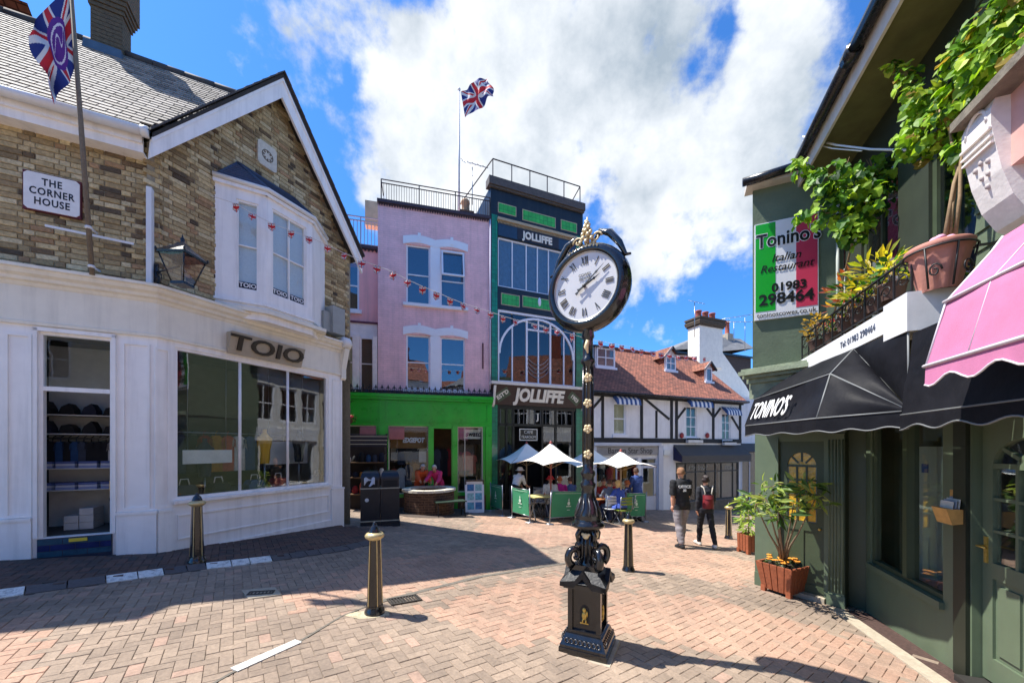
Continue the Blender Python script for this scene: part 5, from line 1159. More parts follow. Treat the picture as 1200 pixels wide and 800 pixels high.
# long window front
LB = 5.2; wB = (FB.u(1020), FB.u(1105), (FB.z(1020, 660) + FB.z(1105, 703)) / 2, CZ + .42)
dB = (FB.u(1139), FB.u(1139) + .86, zgR, CZ + .40)
m_ = MB(FB.M); shell(m_, 0, LB, zgR, CZ + 1.05, [wB, dB], rev=.1, sides=False); m_.build('shop_wall', SAGE, rs)
mu = FB.u(1062); w = MB(FB.M); fw_ = .035
w.box(wB[0], wB[0] + fw_, .02, .09, wB[2], wB[3]).box(wB[1] - fw_, wB[1], .02, .09, wB[2], wB[3]).box(wB[0] + fw_, wB[1] - fw_, .02, .09, wB[2], wB[2] + .05).box(wB[0] + fw_, wB[1] - fw_, .02, .09, wB[3] - .05, wB[3]).box(mu - .035, mu + .035, -.015, .09, wB[2] + .05, wB[3] - .05)
w = w.build('window', SAGD, rs)
RG = glass('restaurant_glass', (.92, .97, .94), .95, refl=.1)
for a_, b_ in ((wB[0] + fw_, mu - .035), (mu + .035, wB[1] - fw_)): MB(FB.M).box(a_, b_, .05, .056, wB[2] + .05, wB[3] - .05).build('pane', RG, w)
MB(FB.M).box(wB[0] - .02, wB[1] + .02, -.04, .02, wB[2] - .07, wB[2] - .002).build('sill', SAGE, rs)
MB(FB.M).box(FB.u(1122), FB.u(1137), -.03, -.001, zgR, CZ + .45).build('door_post', mat('black_green', lin(34, 40, 30), .5), rs)
# glazed door
d_ = MB(FB.M); a, b = dB[0] + .01, dB[1] - .01; z0, z1 = G(3.5, 2.6) + .03, dB[3]; ga, gb_ = a + .1, b - .1; gz0 = FB.z(1165, 660, -.06); yD = .06; gm_ = (ga + gb_) / 2; rW = (gb_ - ga) / 2; zarch = FB.z(1165, 547, -.06)
d_.box(a, ga, yD, yD + .05, z0, z1).box(gb_, b, yD, yD + .05, z0, z1).box(ga, gb_, yD, yD + .05, gz0 - .13, gz0).box(ga, gb_, yD + .02, yD + .04, z0 + .2, gz0 - .13).box(ga, gb_, yD, yD + .05, z0, z0 + .2).box(gm_ - .04, gm_ + .04, yD, yD + .05, z0 + .2, gz0 - .13)
for s in (0, 1):
    x0, x1 = (ga + .04, gm_ - .08) if s == 0 else (gm_ + .08, gb_ - .04); d_.box(x0, x1, yD + .005, yD + .02, z0 + .25, gz0 - .18)
for k in range(12):
    t0, t1 = math.pi * k / 12, math.pi * (k + 1) / 12; q = lambda t: (gm_ + rW * math.cos(t), zarch + rW * .75 * math.sin(t)); p0, p1 = q(t0), q(t1); d_.prism([p0, (p0[0], z1), (p1[0], z1), p1], yD, yD + .05)
d_ = d_.build('door', SAGE, rs); gbm = MB(FB.M)
for k in range(1, 3): zz = gz0 + (zarch - gz0) * k / 3; gbm.box(ga, gb_, yD + .005, yD + .045, zz - .012, zz + .012)
gbm.box(ga, gb_, yD + .004, yD + .046, zarch - .012, zarch + .03)
for k in (1, 2): uu = ga + (gb_ - ga) * k / 3; gbm.box(uu - .013, uu + .013, yD + .006, yD + .044, gz0, zarch)
for t in (40, 90, 140): gbm.bar((gm_ + .08 * math.cos(R(t)), yD + .025, zarch + .08 * math.sin(R(t))), (gm_ + rW * math.cos(R(t)), yD + .025, zarch + rW * .75 * math.sin(R(t))), .03)
gbm.prism([(gm_ + .12 * math.cos(math.pi * k / 8), zarch + .12 * math.sin(math.pi * k / 8)) for k in range(9)], yD + .01, yD + .04)
gbm.build('glazing_bars', SAGE, d_)
for i in range(3):
    for k in range(3): MB(FB.M).box(ga + rW * 2 * i / 3 + .013, ga + rW * 2 * (i + 1) / 3 - .013, yD + .022, yD + .028, gz0 + (zarch - gz0) * k / 3 + .012, gz0 + (zarch - gz0) * (k + 1) / 3 - .012).build('pane', RG, d_)
MB(FB.M).prism([(gm_ + rW * math.cos(math.pi * k / 12), zarch + rW * .75 * math.sin(math.pi * k / 12)) for k in range(13)], yD + .022, yD + .028).build('fanlight_pane', RG, d_)
MB(FB.M).box(a + .03, a + .06, yD - .012, yD, z0 + .98, z0 + 1.2).tube([(a + .045, yD - .01, z0 + 1.12), (a + .045, yD - .06, z0 + 1.12), (a + .13, yD - .06, z0 + 1.12)], .009, 6).build('handle', GOLD, d_)
MB(FB.M).box(a, b, -.12, .1, zgR, z0 - .02).build('threshold', mat('threshold_iron', lin(50, 48, 46), .5), rs)
# interior of the restaurant
ins = MB(FB.M); IW = mat('restaurant_inner', lin(96, 84, 62), .8, var=.3, scale=4)
ins.quad((0, 1.6, zgR), (LB, 1.6, zgR), (LB, 1.6, CZ + 1), (0, 1.6, CZ + 1)); ins.quad((0, .11, CZ + .7), (LB, .11, CZ + .7), (LB, 1.6, CZ + .7), (0, 1.6, CZ + .7)); ins.quad((-.1, .17, zgR), (-.1, 1.6, zgR), (-.1, 1.6, CZ + 1), (-.1, .17, CZ + 1)); ins.box(0, LB, .11, 1.6, gR - .1, gR - .02)
ins.build('restaurant_interior', IW, rs)
fz = MB(FB.M); fz.box(FB.u(1030), FB.u(1030) + .34, .35, .85, gR, CZ - .0); fr_ = fz.build('refrigerator', mat('fridge_white', lin(206, 208, 206), .4), rs)
MB(FB.M).box(FB.u(1030) + .1, FB.u(1030) + .2, .34, .35, CZ - .3, CZ - .2).build('magnet', mat('blue_magnet', lin(40, 80, 190), .5), fr_)
tb = MB(FB.M); tb.box(.75, 1.45, .35, 1.0, gR + .7, gR + .74); tb.build('window_table', mat('table_cloth', lin(196, 190, 176), .8), rs)
# upper storey
zeR = CZ + 3.97; zb_ = CZ + 1.0
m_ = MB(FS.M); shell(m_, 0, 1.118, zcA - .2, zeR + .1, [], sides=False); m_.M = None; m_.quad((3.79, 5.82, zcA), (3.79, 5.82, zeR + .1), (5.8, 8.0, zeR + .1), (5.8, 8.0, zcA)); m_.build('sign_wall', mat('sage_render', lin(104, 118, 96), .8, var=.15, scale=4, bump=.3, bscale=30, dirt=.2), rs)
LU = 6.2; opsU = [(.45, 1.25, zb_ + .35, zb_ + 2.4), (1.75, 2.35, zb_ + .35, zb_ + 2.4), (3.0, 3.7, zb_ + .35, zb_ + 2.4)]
m_ = MB(FU.M); shell(m_, 0, LU, zb_ - .2, zeR + .2, opsU, rev=.1, sides=False); m_.build('balcony_wall', mat('upper_shaded_green', lin(44, 52, 40), .6, var=.2, scale=4, dirt=.2), rs)  # dark green also carries the eaves' shade in its colour
n = 18
for k in range(n):                                                # weatherboards
    z_ = zb_ + k * .16
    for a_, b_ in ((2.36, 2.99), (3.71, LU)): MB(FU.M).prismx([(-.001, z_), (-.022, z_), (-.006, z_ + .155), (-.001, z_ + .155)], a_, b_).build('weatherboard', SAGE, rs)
for o in opsU: window(FU, rs, *o, y=.06, fw=.06, cols=(.5,), m=SAGD, gm=DGLASS); MB(FU.M).quad((o[0] - .2, .8, o[2] - .2), (o[1] + .2, .8, o[2] - .2), (o[1] + .2, .8, o[3] + .2), (o[0] - .2, .8, o[3] + .2)).build('room_backing', ROOM, rs)
# eaves
ES = mat('olive_soffit', lin(104, 104, 62), .8, var=.25, scale=4, dirt=.3); pe = .52
mb = MB(FU.M); mb.box(-.45, LU, -pe, .3, zeR + .0, zeR + .04); mb.build('soffit', ES, rs)
MB(FU.M).box(-.45, LU, -pe - .03, -pe, zeR - .06, zeR + .18).build('fascia_board', mat('old_white_board', lin(206, 200, 190), .7, var=.15, dirt=.25), rs)
for k in range(3): MB(FU.M).tube([(-.5 + k * 2.3, -pe - .1, zeR + .17), (-.5 + k * 2.3 + 2.28, -pe - .1, zeR + .17)], .065, 10).tube([(-.5 + k * 2.3 + 2.2, -pe - .1, zeR + .17), (-.5 + k * 2.3 + 2.36, -pe - .1, zeR + .17)], .08, 10).build('gutter', BLACK, rs)
MB(FU.M).add([(-.5, -pe - .06, zeR + .2), (LU, -pe - .06, zeR + .2), (LU, 2.6, zeR + 1.9), (-.5, 2.6, zeR + 1.9)], [(0, 1, 2, 3)]).build('roof', SLT, rs)
MB(FS.M).box(-.1, 1.0, -.16, .1, zeR + .05, zeR + .14).build('verge_soffit', mat('old_white_board', lin(206, 200, 190), .7), rs); MB(FS.M).tube([(-.16, -.2, zeR + .1), (.75, -.2, zeR + .16)], .06, 10).build('gutter', BLACK, rs); MB(FS.M).add([(-.14, -.2, zeR + .16), (1.0, -.2, zeR + .16), (2.2, 1.4, zeR + 1.2), (1.0, 1.4, zeR + 1.2)], [(0, 1, 2, 3)]).build('end_roof', SLT, rs)
MB(FS.M).tube([(1.04, -.04, zcA + .1), (1.04, -.04, zeR)], .022, 8).build('downpipe', mat('pale_pipe2', lin(190, 196, 186), .5), rs)
# balcony: deck, white edge board, end box, wrought iron rail
bal = thing('wrought_iron_balcony', 'narrow balcony with white edge board and black scrolled iron rail', 'balcony', FB.w(.9, -.3, CZ + 1.03))
pb_ = .6; t0, t1 = -.34, 2.108; bz0, bz1 = CZ + 1.03, CZ + 1.24
MB(FB.M).box(t0, t1 + .0, -pb_ + .04, .0, bz1 - .1, bz1 - .02).build('deck', mat('deck_board', lin(120, 116, 104), .9, var=.2), bal)
WBd = mat('white_edge_board', lin(222, 222, 222), .5, var=.08, dirt=.2)
MB(FB.M).box(t0, t1 - .3, -pb_, -pb_ + .035, bz0, bz1).build('edge_board', WBd, bal)
MB(FB.M).box(t1 - .32, t1 + .02, -pb_ - .02, -.05, bz0 - .08, bz1 + .03).build('end_box', WBd, bal)
lettering('Tel: 01983 298464', facM(FB, t1 - .85, -pb_ - .004, (bz0 + bz1) / 2), mat('edge_text', lin(84, 92, 110), .6), bal, .095, ext=.002)
WI = mat('wrought_iron', (.014, .013, .013), .5, var=.3, scale=30)
rail = MB(FB.M); rz = bz1 + .34; rail.bar((t0, -pb_ + .02, rz), (t1, -pb_ + .02, rz), .022, .014); rail.bar((t0, -pb_ + .02, bz1 + .05), (t1, -pb_ + .02, bz1 + .05), .014); rail.bar((t1, -pb_ + .02, rz), (t1, -.05, rz), .022, .014)
rail.bar((t0, -pb_ + .02, rz), (t0, -.05, rz), .02); rail.build('hand_rail', WI, bal)
nb_ = 11
for k in range(nb_):
    u_ = t0 + (t1 - t0) * (k + .0) / (nb_ - 1); b_ = MB(FB.M); b_.bar((u_, -pb_ + .02, bz1), (u_, -pb_ + .02, rz), .014)
    if k < nb_ - 1:
        uc = u_ + (t1 - t0) / (nb_ - 1) / 2; y_ = -pb_ + .02
        for s in (-1, 1):
            b_.tube([(uc + s * (.03 + .055 * (1 - i / 14)) * math.cos(i * .55), y_, bz1 + .22 + s * .05 + (.06 * (1 - i / 16)) * math.sin(i * .55)) for i in range(14)], .006, 4)
    b_.build('baluster', WI, bal)
# restaurant wall sign
sg = thing('restaurant_wall_sign', "green, white and red striped Italian restaurant sign board on the end wall", 'sign', FS.w(.45, -.02, CZ + 1.6))
sa_, sb_ = FS.u(884), FS.u(958.5); sz1, sz0 = FS.z(884, 265), FS.z(884, 376.5); sw_ = sb_ - sa_; sh_ = sz1 - sz0; bt = sh_ * .085
MB(FS.M).box(sa_, sb_, -.03, -.001, sz0, sz1).build('board', mat('sign_white_gloss', lin(234, 234, 236), .35, var=.03), sg)
for k, c in ((0, lin(20, 170, 40)), (2, lin(206, 62, 92))): MB(FS.M).box(sa_ + .012 + (sw_ - .024) * k / 3, sa_ + .012 + (sw_ - .024) * (k + 1) / 3, -.033, -.03, sz0 + bt, sz1 - .014).build('stripe', mat('sign_stripe_%d' % k, c, .35, var=.04), sg)
TXT = mat('sign_text_black', (.008, .008, .008), .4); TXW = mat('sign_text_white', lin(238, 238, 238), .4)
def sline(s, fx, fy, size, sx=1., bold=0., shear=0., halo=False):
    if halo: lettering(s, facM(FS, sa_ + sw_ * fx, -.0345, sz1 - sh_ * fy), TXW, sg, size, sx=sx, bold=bold + .009, ext=.0008, shear=shear)
    lettering(s, facM(FS, sa_ + sw_ * fx, -.0365, sz1 - sh_ * fy), TXT, sg, size, sx=sx, bold=bold, ext=.0008, shear=shear)
k_ = sh_ / 1.4
sline("Tonino's", .53, .195, .27 * k_, .80, .007, 0, True); sline('Italian', .5, .385, .155 * k_, .95, .001, .3); sline('Restaurant', .5, .485, .15 * k_, .95, .001, .3); sline('01983', .55, .69, .165 * k_, 1.0, .006); sline('298464', .5, .805, .215 * k_, 1.0, .007); sline('toninoscowes.co.uk', .5, .957, .088 * k_, .98, .001)
# leaflet box on the window post
lb = thing('leaflet_box', 'small wooden leaflet box with papers fixed beside the restaurant window', 'box', FB.w(FB.u(1110), -.1, CZ - .45))
a, b = FB.u(1098, .1), FB.u(1116, .1); z0, z1 = FB.z(1104, 612, .1), FB.z(1104, 594, .1); WD = mat('pine_box', lin(196, 150, 84), .6, var=.2, scale=15)
MB(FB.M).prismx([(-.0, z0 + .02), (-.1, z0), (-.14, z1), (-.0, z1)], a, b).build('holder', WD, lb); MB(FB.M).box(a, b, -.012, -.0, z1, z1 + .16).build('back_board', WD, lb)
for k in range(4): MB(FB.M).prismx([(-.03 - k * .022, z1 - .01), (-.02 - k * .022, z1 + .1 - k * .012), (-.016 - k * .022, z1 + .1 - k * .012), (-.026 - k * .022, z1 - .01)], a + .012 + k * .004, b - .012).build('leaflet', mat('leaflet_%d' % (k % 2), (lin(150, 160, 176), lin(206, 204, 196))[k % 2], .5), lb)
# paving edge along the window front
ep = [gp(983, 712), gp(1015, 716), gp(1130, 800), gp(1100, 815)]
a, b = gp(988, 714), gp(1125, 808); d = (b - a).normalized(); n_ = Vector((d.y, -d.x, 0)).normalized(); n_ = n_ if n_.x < 0 else -n_
o = MB().prismz([((a + n_ * s).x, (a + n_ * s).y) for s in (0,)] + [((b + d * 1.2).x, (b + d * 1.2).y), ((b + d * 1.2 + n_ * .16).x, (b + d * 1.2 + n_ * .16).y), ((a + n_ * .16).x, (a + n_ * .16).y)], lambda x, y: G(x, y) - .05, lambda x, y: G(x, y) + .012).build('edging_slab', CONC)
tag(o, kind='structure')
o = MB().prismz([(a.x, a.y), ((b + d * 1.2).x, (b + d * 1.2).y), ((b + d * 1.2 - n_ * .5).x, (b + d * 1.2 - n_ * .5).y), ((a - n_ * .4).x, (a - n_ * .4).y)], lambda x, y: G(x, y) - .05, lambda x, y: G(x, y) + .004).build('gully', mat('dark_gully', lin(74, 54, 48), .9, var=.4, scale=30, bump=.6, bscale=60)); tag(o, kind='structure')
# ---------------- canopies
VIN = mat('black_vinyl', (.013, .013, .016), .5, var=.25, scale=6, bump=.5, bscale=9, spec=.06); PIP = mat('grey_piping', lin(112, 114, 114), .5)
cn = thing('black_corner_canopy', "black vinyl canopy with white lettering over the corner entrance", 'awning', (3.5, 4.6, CZ + .3))
C0 = Vector((3.33, 5.28, CZ + .295)); C1 = Vector((2.975, 3.61, CZ + .275)); C2 = Vector((3.278, 3.052, CZ + .296)); H0 = Vector((3.86, 5.72, CZ + .35))
D0 = at(884, 468, 5.25); D1_ = at(973, 438, 3.72); E0 = FB.w(-.3, -.6, CZ + 1.06) + Vector((-.05, .0, .02)); E1 = FB.w(1.2, -.6, CZ + 1.03); E2 = FB.w(2.1, -.6, CZ + 1.0)
def sheet(mb, quad, n=10, sag=.02):
    a, b, c, d = quad
    def fn(u, v):
        p = (a.lerp(b, u)).lerp(d.lerp(c, u), v); nn = (b - a).cross(d - a).normalized()
        return p - nn * (sag * math.sin(math.pi * u) * math.sin(math.pi * v)) + nn * .012 * noise.noise(p * 4)
    mb.grid(fn, n, n)
ribs = [(H0, C0, C1, C2), (H0.lerp(E0, .25), D0, D1_, C2 + Vector((0, 0, .02))), (H0.lerp(E0, .9), E0, E1, C2 + Vector((0, 0, .04))), ]
mb = MB(); sheet(mb, (C0, C1, D1_, D0), 14, .05); mb.build('front_panel', VIN, cn)
mb = MB(); sheet(mb, (D0, D1_, E1, E0), 14, .06); mb.build('top_panel', VIN, cn)
mb = MB(); sheet(mb, (C1, C2, C2 + Vector((0, 0, .01)), D1_), 10, -.05); mb.build('side_gore', VIN, cn)
Dm = D1_.lerp(E1, .55) + Vector((-.1, -.08, .03))
mb = MB(); sheet(mb, (D1_, C2 + Vector((0, 0, .01)), C2 + Vector((0, 0, .02)), E1), 10, -.06); mb.build('side_gore', VIN, cn)
mb = MB(); sheet(mb, (E1, C2 + Vector((0, 0, .02)), E2, E1.lerp(E2, .5)), 10, -.03); mb.build('side_gore', VIN, cn)
mb = MB(); mb.add([H0, C0, D0, E0], [(0, 1, 2), (0, 2, 3)]); mb.build('far_gore', VIN, cn)
for a, b in ((C0, C1), (C1, C2), (D0, D1_), (D1_, C2), (E1, C2), (C0, H0), (C2, E2), (C1, D1_), (D1_, E1)): MB().tube([a, b], .008, 5).build('piping', PIP, cn)
def valance(path, drop, n, m, root, sc_=.03, trim=None):
    mb = MB(); pts = []
    for i in range(n + 1):
        t = i / n * (len(path) - 1); k = min(int(t), len(path) - 2); pts.append(path[k].lerp(path[k + 1], t - k))
    nn = len(pts); low = [p - Vector((0, 0, drop + sc_ * math.cos(i * 2 * math.pi / 10))) for i, p in enumerate(pts)]
    off = Vector((.006, .004, 0)); mb.add(pts + low, [(i, i + 1, nn + i + 1, nn + i) for i in range(nn - 1)]); mb.add([p + off for p in pts] + [p + off for p in low], [(i, nn + i, nn + i + 1, i + 1) for i in range(nn - 1)])
    v = mb.build('valance', m, root)
    if trim: MB().tube(low, .007, 5).build('valance_trim', trim, v)
valance([C0 + Vector((0, 0, -.005)), C1 + Vector((0, 0, -.005)), C2 + Vector((0, 0, -.005))], .13, 50, VIN, cn, .012, PIP)
fx = (C1 - C0).normalized(); up = ((D0 + D1_) / 2 - (C0 + C1) / 2); up = (up - fx * up.dot(fx)).normalized(); nz_ = fx.cross(up)
Mt = Matrix((( fx.x, up.x, nz_.x, 0), (fx.y, up.y, nz_.y, 0), (fx.z, up.z, nz_.z, 0), (0, 0, 0, 1))); ctr = C0.lerp(C1, .38).lerp(D0.lerp(D1_, .36), .42) + nz_ * .028
lettering("TONINO'S", Matrix.Translation(ctr) @ Mt, mat('canopy_letters', lin(226, 226, 224), .5), cn, .33, sx=.62, bold=.004, ext=.003, shear=.1, spacing=1.0)
cn2 = thing('black_door_canopy', 'plain black vinyl canopy above the glazed restaurant door', 'awning', FB.w(3.0, -.4, CZ + .3))
mb = MB(FB.M)
A_ = [FB.w(2.13, -.58, CZ + .93), FB.w(4.6, -.58, CZ + .93), FB.w(4.6, -.66, CZ + .26), FB.w(2.13, -.66, CZ + .26)]
mb = MB(); sheet(mb, (A_[3], A_[2], A_[1], A_[0]), 14, .03); mb.build('front_panel', VIN, cn2)
mb = MB(); mb.add([A_[0], A_[3], FB.w(2.13, -.02, CZ + .28), FB.w(2.13, -.02, CZ + .93)], [(0, 1, 2, 3)]); mb.build('side_panel', VIN, cn2)
valance([FB.w(2.13, -.665, CZ + .255), FB.w(4.6, -.665, CZ + .255)], .1, 60, VIN, cn2, .02, PIP); MB().tube([A_[3], A_[2]], .008, 5).build('piping', PIP, cn2)
# neighbour: pink awning, console, wall
ps = thing('pink_shop_awning', 'pink canvas awning with white bars and scalloped edge at the right', 'awning', FB.w(3.6, -.6, CZ + .5))
PKC = mat('pink_canvas', lin(188, 112, 148), .85, var=.12, scale=5, bump=.3, bscale=220, dirt=.06, streak=.12); PKD = mat('maroon_lining', lin(130, 28, 60), .8)
us0, us1 = 2.835, 5.6; pr = [(-.50, CZ + 1.33), (-.55, CZ + 1.245), (-.765, CZ + .953), (-.865, CZ + .536)]
mb = MB(FB.M)
def pk_fn(u, v):
    k = v * 3; i = min(2, int(k)); f_ = k - i; y = pr[i][0] + (pr[i + 1][0] - pr[i][0]) * f_; z = pr[i][1] + (pr[i + 1][1] - pr[i][1]) * f_
    uu = us0 + (us1 - us0) * u; return (uu, y + .012 * noise.noise(Vector((uu * 3, v * 5, 1))), z)
mb.grid(pk_fn, 24, 15); mb.build('canvas', PKC, ps)
mb = MB(FB.M); mb.grid(lambda u, v: tuple(Vector(pk_fn(u, v)) + Vector((0, .012, -.012))), 24, 15); mb.build('lining', PKD, ps)
WBAR = mat('white_bar', lin(224, 216, 222), .45)
for i in (2, 3): MB(FB.M).tube([(us0 - .01, pr[i][0] - .006, pr[i][1]), (us1, pr[i][0] - .006, pr[i][1])], .011, 6).build('bar', WBAR, ps)
MB(FB.M).tube([(us0, y, z) for y, z in pr], .007, 5).build('edge_piping', WBAR, ps)
MB(FB.M).tube([(us0 + .36, y - .004, z) for y, z in pr], .003, 4).build('seam', WBAR, ps)
low = []; mb = MB(FB.M); n = 60
top = [(us0 + (us1 - us0) * i / n, -.867, CZ + .532) for i in range(n + 1)]; low = [(p[0], p[1] - .004, p[2] - .105 + .03 * math.cos(p[0] * 2 * math.pi / .34)) for p in top]
mb.add(top + low, [(i, i + 1, n + 2 + i, n + 1 + i) for i in range(n)]); v = mb.build('valance', PKC, ps); MB(FB.M).tube(low, .006, 5).build('valance_trim', WBAR, v)
mb = MB(FB.M); low2 = [(p[0] - .0, -.5, p[2] - .16 + .03 * math.cos(p[0] * 2 * math.pi / .34 + 1)) for p in top]; top2 = [(p[0], -.5, p[2]) for p in top]
mb.add(top2 + low2, [(i, i + 1, n + 2 + i, n + 1 + i) for i in range(n)]); mb.build('rear_valance', PKD, ps)
nw = thing('rendered_shop_front', 'white console bracket and rendered shop front at the right edge', 'shopfront', FB.w(2.9, -.3, gR))
CON = mat('white_console_paint', lin(226, 220, 214), .6, var=.12, scale=8, bump=.2, bscale=40, dirt=.25)
pf_ = [(0, 1.36), (-.30, 1.38), (-.40, 1.45), (-.47, 1.58), (-.52, 1.75), (-.55, 1.92), (-.57, 2.05), (-.57, 2.14), (-.54, 2.23), (-.47, 2.29), (-.36, 2.30), (0, 2.30)]
ck_ = MB(FB.M).prismx([(y, CZ + z) for y, z in pf_], 2.62, 2.86).build('console_bracket', CON, nw)
for dz in (2.02, 1.97, 1.93): MB(FB.M).bar((2.62, -.575 + (2.02 - dz) * .12, CZ + dz), (2.86, -.575 + (2.02 - dz) * .12, CZ + dz), .014).build('moulding', CON, ck_)
for i, (a_, z_) in enumerate(((2.69, 1.85), (2.74, 1.87), (2.79, 1.85), (2.72, 1.78), (2.77, 1.78), (2.74, 1.71))): MB(FB.M).ball((a_, -.54 + (1.87 - z_) * .2, CZ + z_), (.014, .02, .022), 6, 4).build('boss', mat('console_shadow', lin(170, 160, 156), .7), ck_)
MB(FB.M).tube([(2.74 + .085 * math.cos(math.pi * k / 10), -.565, CZ + 2.08 + .12 * math.sin(math.pi * k / 10)) for k in range(11)], .012, 5).build('scroll_rim', CON, ck_)
MB(FB.M).box(2.86, 6, -.48, 0, CZ + 1.75, CZ + 2.2).build('shop_fascia', mat('pink_fascia', lin(206, 160, 150), .6, dirt=.2), nw); MB(FB.M).prismx([(-.62, CZ + 2.2), (-.62, CZ + 2.26), (-.3, CZ + 2.42), (0, CZ + 2.42), (0, CZ + 2.2)], 2.6, 6).build('fascia_cornice', mat('stained_stone', lin(120, 112, 98), .9, var=.4, scale=8, bump=.5, dirt=.4), nw)
MB(FB.M).box(2.9, 6, -.3, -.02, zgR, CZ + 1.74).build('wall', mat('shop_render', lin(196, 190, 180), .8), nw)
# ================================================================ STREET CLOCK
def thing0(name, label, cat, group=None): return thing(name, label, cat, (0, 0, 0), group)
def place(o, x, y, z, rz=0.): o.location = (x, y, z); o.rotation_euler = (0, 0, rz); return o
ck = thing0('street_clock', 'ornate black cast-iron street clock on a tall pillar in the square', 'clock')
BI = mat('black_iron_gloss', (.010, .010, .011), .2, var=.3, scale=18, bump=.22, bscale=35, coat=.5); SIL = mat('worn_iron_edge', (.09, .09, .095), .3, metal=.5, var=.4, scale=30)
BIS = mat('black_iron_satin', (.011, .011, .012), .45, var=.4, scale=18, bump=.3, bscale=45, spec=.3)
CRM = mat('cream_enamel', lin(226, 206, 160), .5, var=.15, scale=30)
mb = MB(); mb.box(-.26, .26, -.26, .26, -.12, .05).prismz([(-.25, -.25), (.25, -.25), (.25, .25), (-.25, .25)], .05, .075)
q0, q1 = .25, .2
mb.add([(-q0, -q0, .075), (q0, -q0, .075), (q0, q0, .075), (-q0, q0, .075), (-q1, -q1, .17), (q1, -q1, .17), (q1, q1, .17), (-q1, q1, .17)], [(0, 1, 5, 4), (1, 2, 6, 5), (2, 3, 7, 6), (3, 0, 4, 7), (4, 5, 6, 7)]); mb.build('plinth', BI, ck)
for k in range(4):
    Mr = Matrix.Rotation(k * math.pi / 2, 4, 'Z'); o = MB(Mr)
    for i in range(8): x = -.17 + .34 * i / 7; o.tube([(x + .022 * math.cos(j), -.232 - .012, .12 + .022 * math.sin(j)) for j in [a * .7 for a in range(10)]], .006, 4)
    o.build('leaf_band', SIL, ck)
mb = MB(); mb.box(-.15, .15, -.15, .15, .17, .60)
for sx in (-1, 1):
    for sy in (-1, 1): mb.box(sx * .13, sx * .18, sy * .13, sy * .18, .17, .60)
mb.box(-.185, .185, -.185, .185, .17, .2).build('pedestal', BI, ck)
for k in range(4):
    Mr = Matrix.Rotation(k * math.pi / 2, 4, 'Z'); b = MB(Mr)
    b.prism([(-.25, .60), (-.25, .64), (-.09, .66), (0, .76), (.09, .66), (.25, .64), (.25, .60), (.1, .60), (0, .69), (-.1, .60)], -.25, -.2)
    b.add([(-.25, -.25, .64), (.25, -.25, .64), (.11, -.11, .76), (-.11, -.11, .76)], [(0, 1, 2, 3)]); b.build('pediment', BIS, ck)
    n_ = MB(Mr); n_.prism([(-.05, .27)] + [(.05, .27)] + [(.05 * math.cos(math.pi * i / 8), .38 + .05 * math.sin(math.pi * i / 8)) for i in range(9)], -.158, -.15); n_.build('niche', mat('niche_black', (.006, .006, .006), .5), ck)
    g_ = MB(Mr); g_.ball((0, -.165, .39), (.022, .014, .024), 8, 6).ball((0, -.165, .34), (.03, .016, .04), 8, 6).tube([(-.016, -.165, .31), (-.02, -.165, .275)], .009, 5).tube([(.016, -.165, .31), (.02, -.165, .275)], .009, 5).ball((.03, -.165, .36), (.012, .01, .03), 6, 4).box(-.045, .045, -.162, -.155, .265, .275); g_.build('gilded_lion', GOLD, ck)
mb = MB(); mb.box(-.2, .2, -.2, .2, .58, .62); mb.prismz([(-.13, -.13), (.13, -.13), (.13, .13), (-.13, .13)], .70, .78)
for i in range(12): mb.tube([(.082 * math.cos(i * .5236), .082 * math.sin(i * .5236), .78), (.075 * math.cos(i * .5236), .075 * math.sin(i * .5236), 1.1)], .018, 6)
mb.lathe([(.1, .74), (.1, .79), (.078, .82), (.07, 1.06), (.09, 1.12)], n=16).build('fluted_stem', BI, ck)
for k in range(4):
    Mr = Matrix.Rotation(k * math.pi / 2 + math.pi / 4, 4, 'Z'); s = MB(Mr); cx_, cz_ = .15, .86
    s.tube([(cx_ + (.095 - .0052 * i) * math.cos(-1.2 + i * .42), 0, cz_ + (.095 - .0052 * i) * math.sin(-1.2 + i * .42)) for i in range(17)], [.042 - .0016 * i for i in range(17)], 7)
    s.tube([(.06, 0, 1.1), (.1, 0, 1.09), (.13, 0, 1.05), (.12, 0, 1.0), (.09, 0, 1.0)], [.02, .024, .022, .02, .014], 6); s.tube([(.075, 0, 1.0), (.085, 0, .96), (.115, 0, .945)], .022, 6); s.build('scroll_bracket', BI, ck)
    Mr2 = Matrix.Rotation(k * math.pi / 2, 4, 'Z'); MB(Mr2).ball((0, -.095, 1.045), (.035, .014, .028), 8, 5).ball((-.03, -.093, 1.06), (.018, .012, .014), 6, 4).ball((.03, -.093, 1.06), (.018, .012, .014), 6, 4).build('gilt_mask', CRM, ck)
mb = MB(); mb.lathe([(.07, 1.09), (.15, 1.12), (.155, 1.15), (.125, 1.17), (.12, 1.2), (.125, 1.22), (.115, 1.26), (.085, 1.33), (.062, 1.42), (.058, 1.47), (.07, 1.49), (.072, 1.52), (.055, 1.54), (.055, 1.58), (.068, 1.6), (.068, 1.63), (.052, 1.65), (.05, 1.7)], n=24); mb.build('bell_collar', BI, ck)
mb = MB()
for i in range(10): a = i * .6283; mb.tube([(.12 * math.cos(a), .12 * math.sin(a), 1.23), (.1 * math.cos(a + .15), .1 * math.sin(a + .15), 1.3), (.07 * math.cos(a), .07 * math.sin(a), 1.39)], [.012, .009, .004], 5)
mb.build('acanthus', SIL, ck)
mb = MB(); mb.lathe([(.05, 1.68), (.048, 2.62), (.066, 2.64), (.066, 2.67), (.048, 2.69), (.046, 2.86), (.06, 2.88), (.052, 2.93), (.085, 2.98), (.06, 3.0)], n=20)
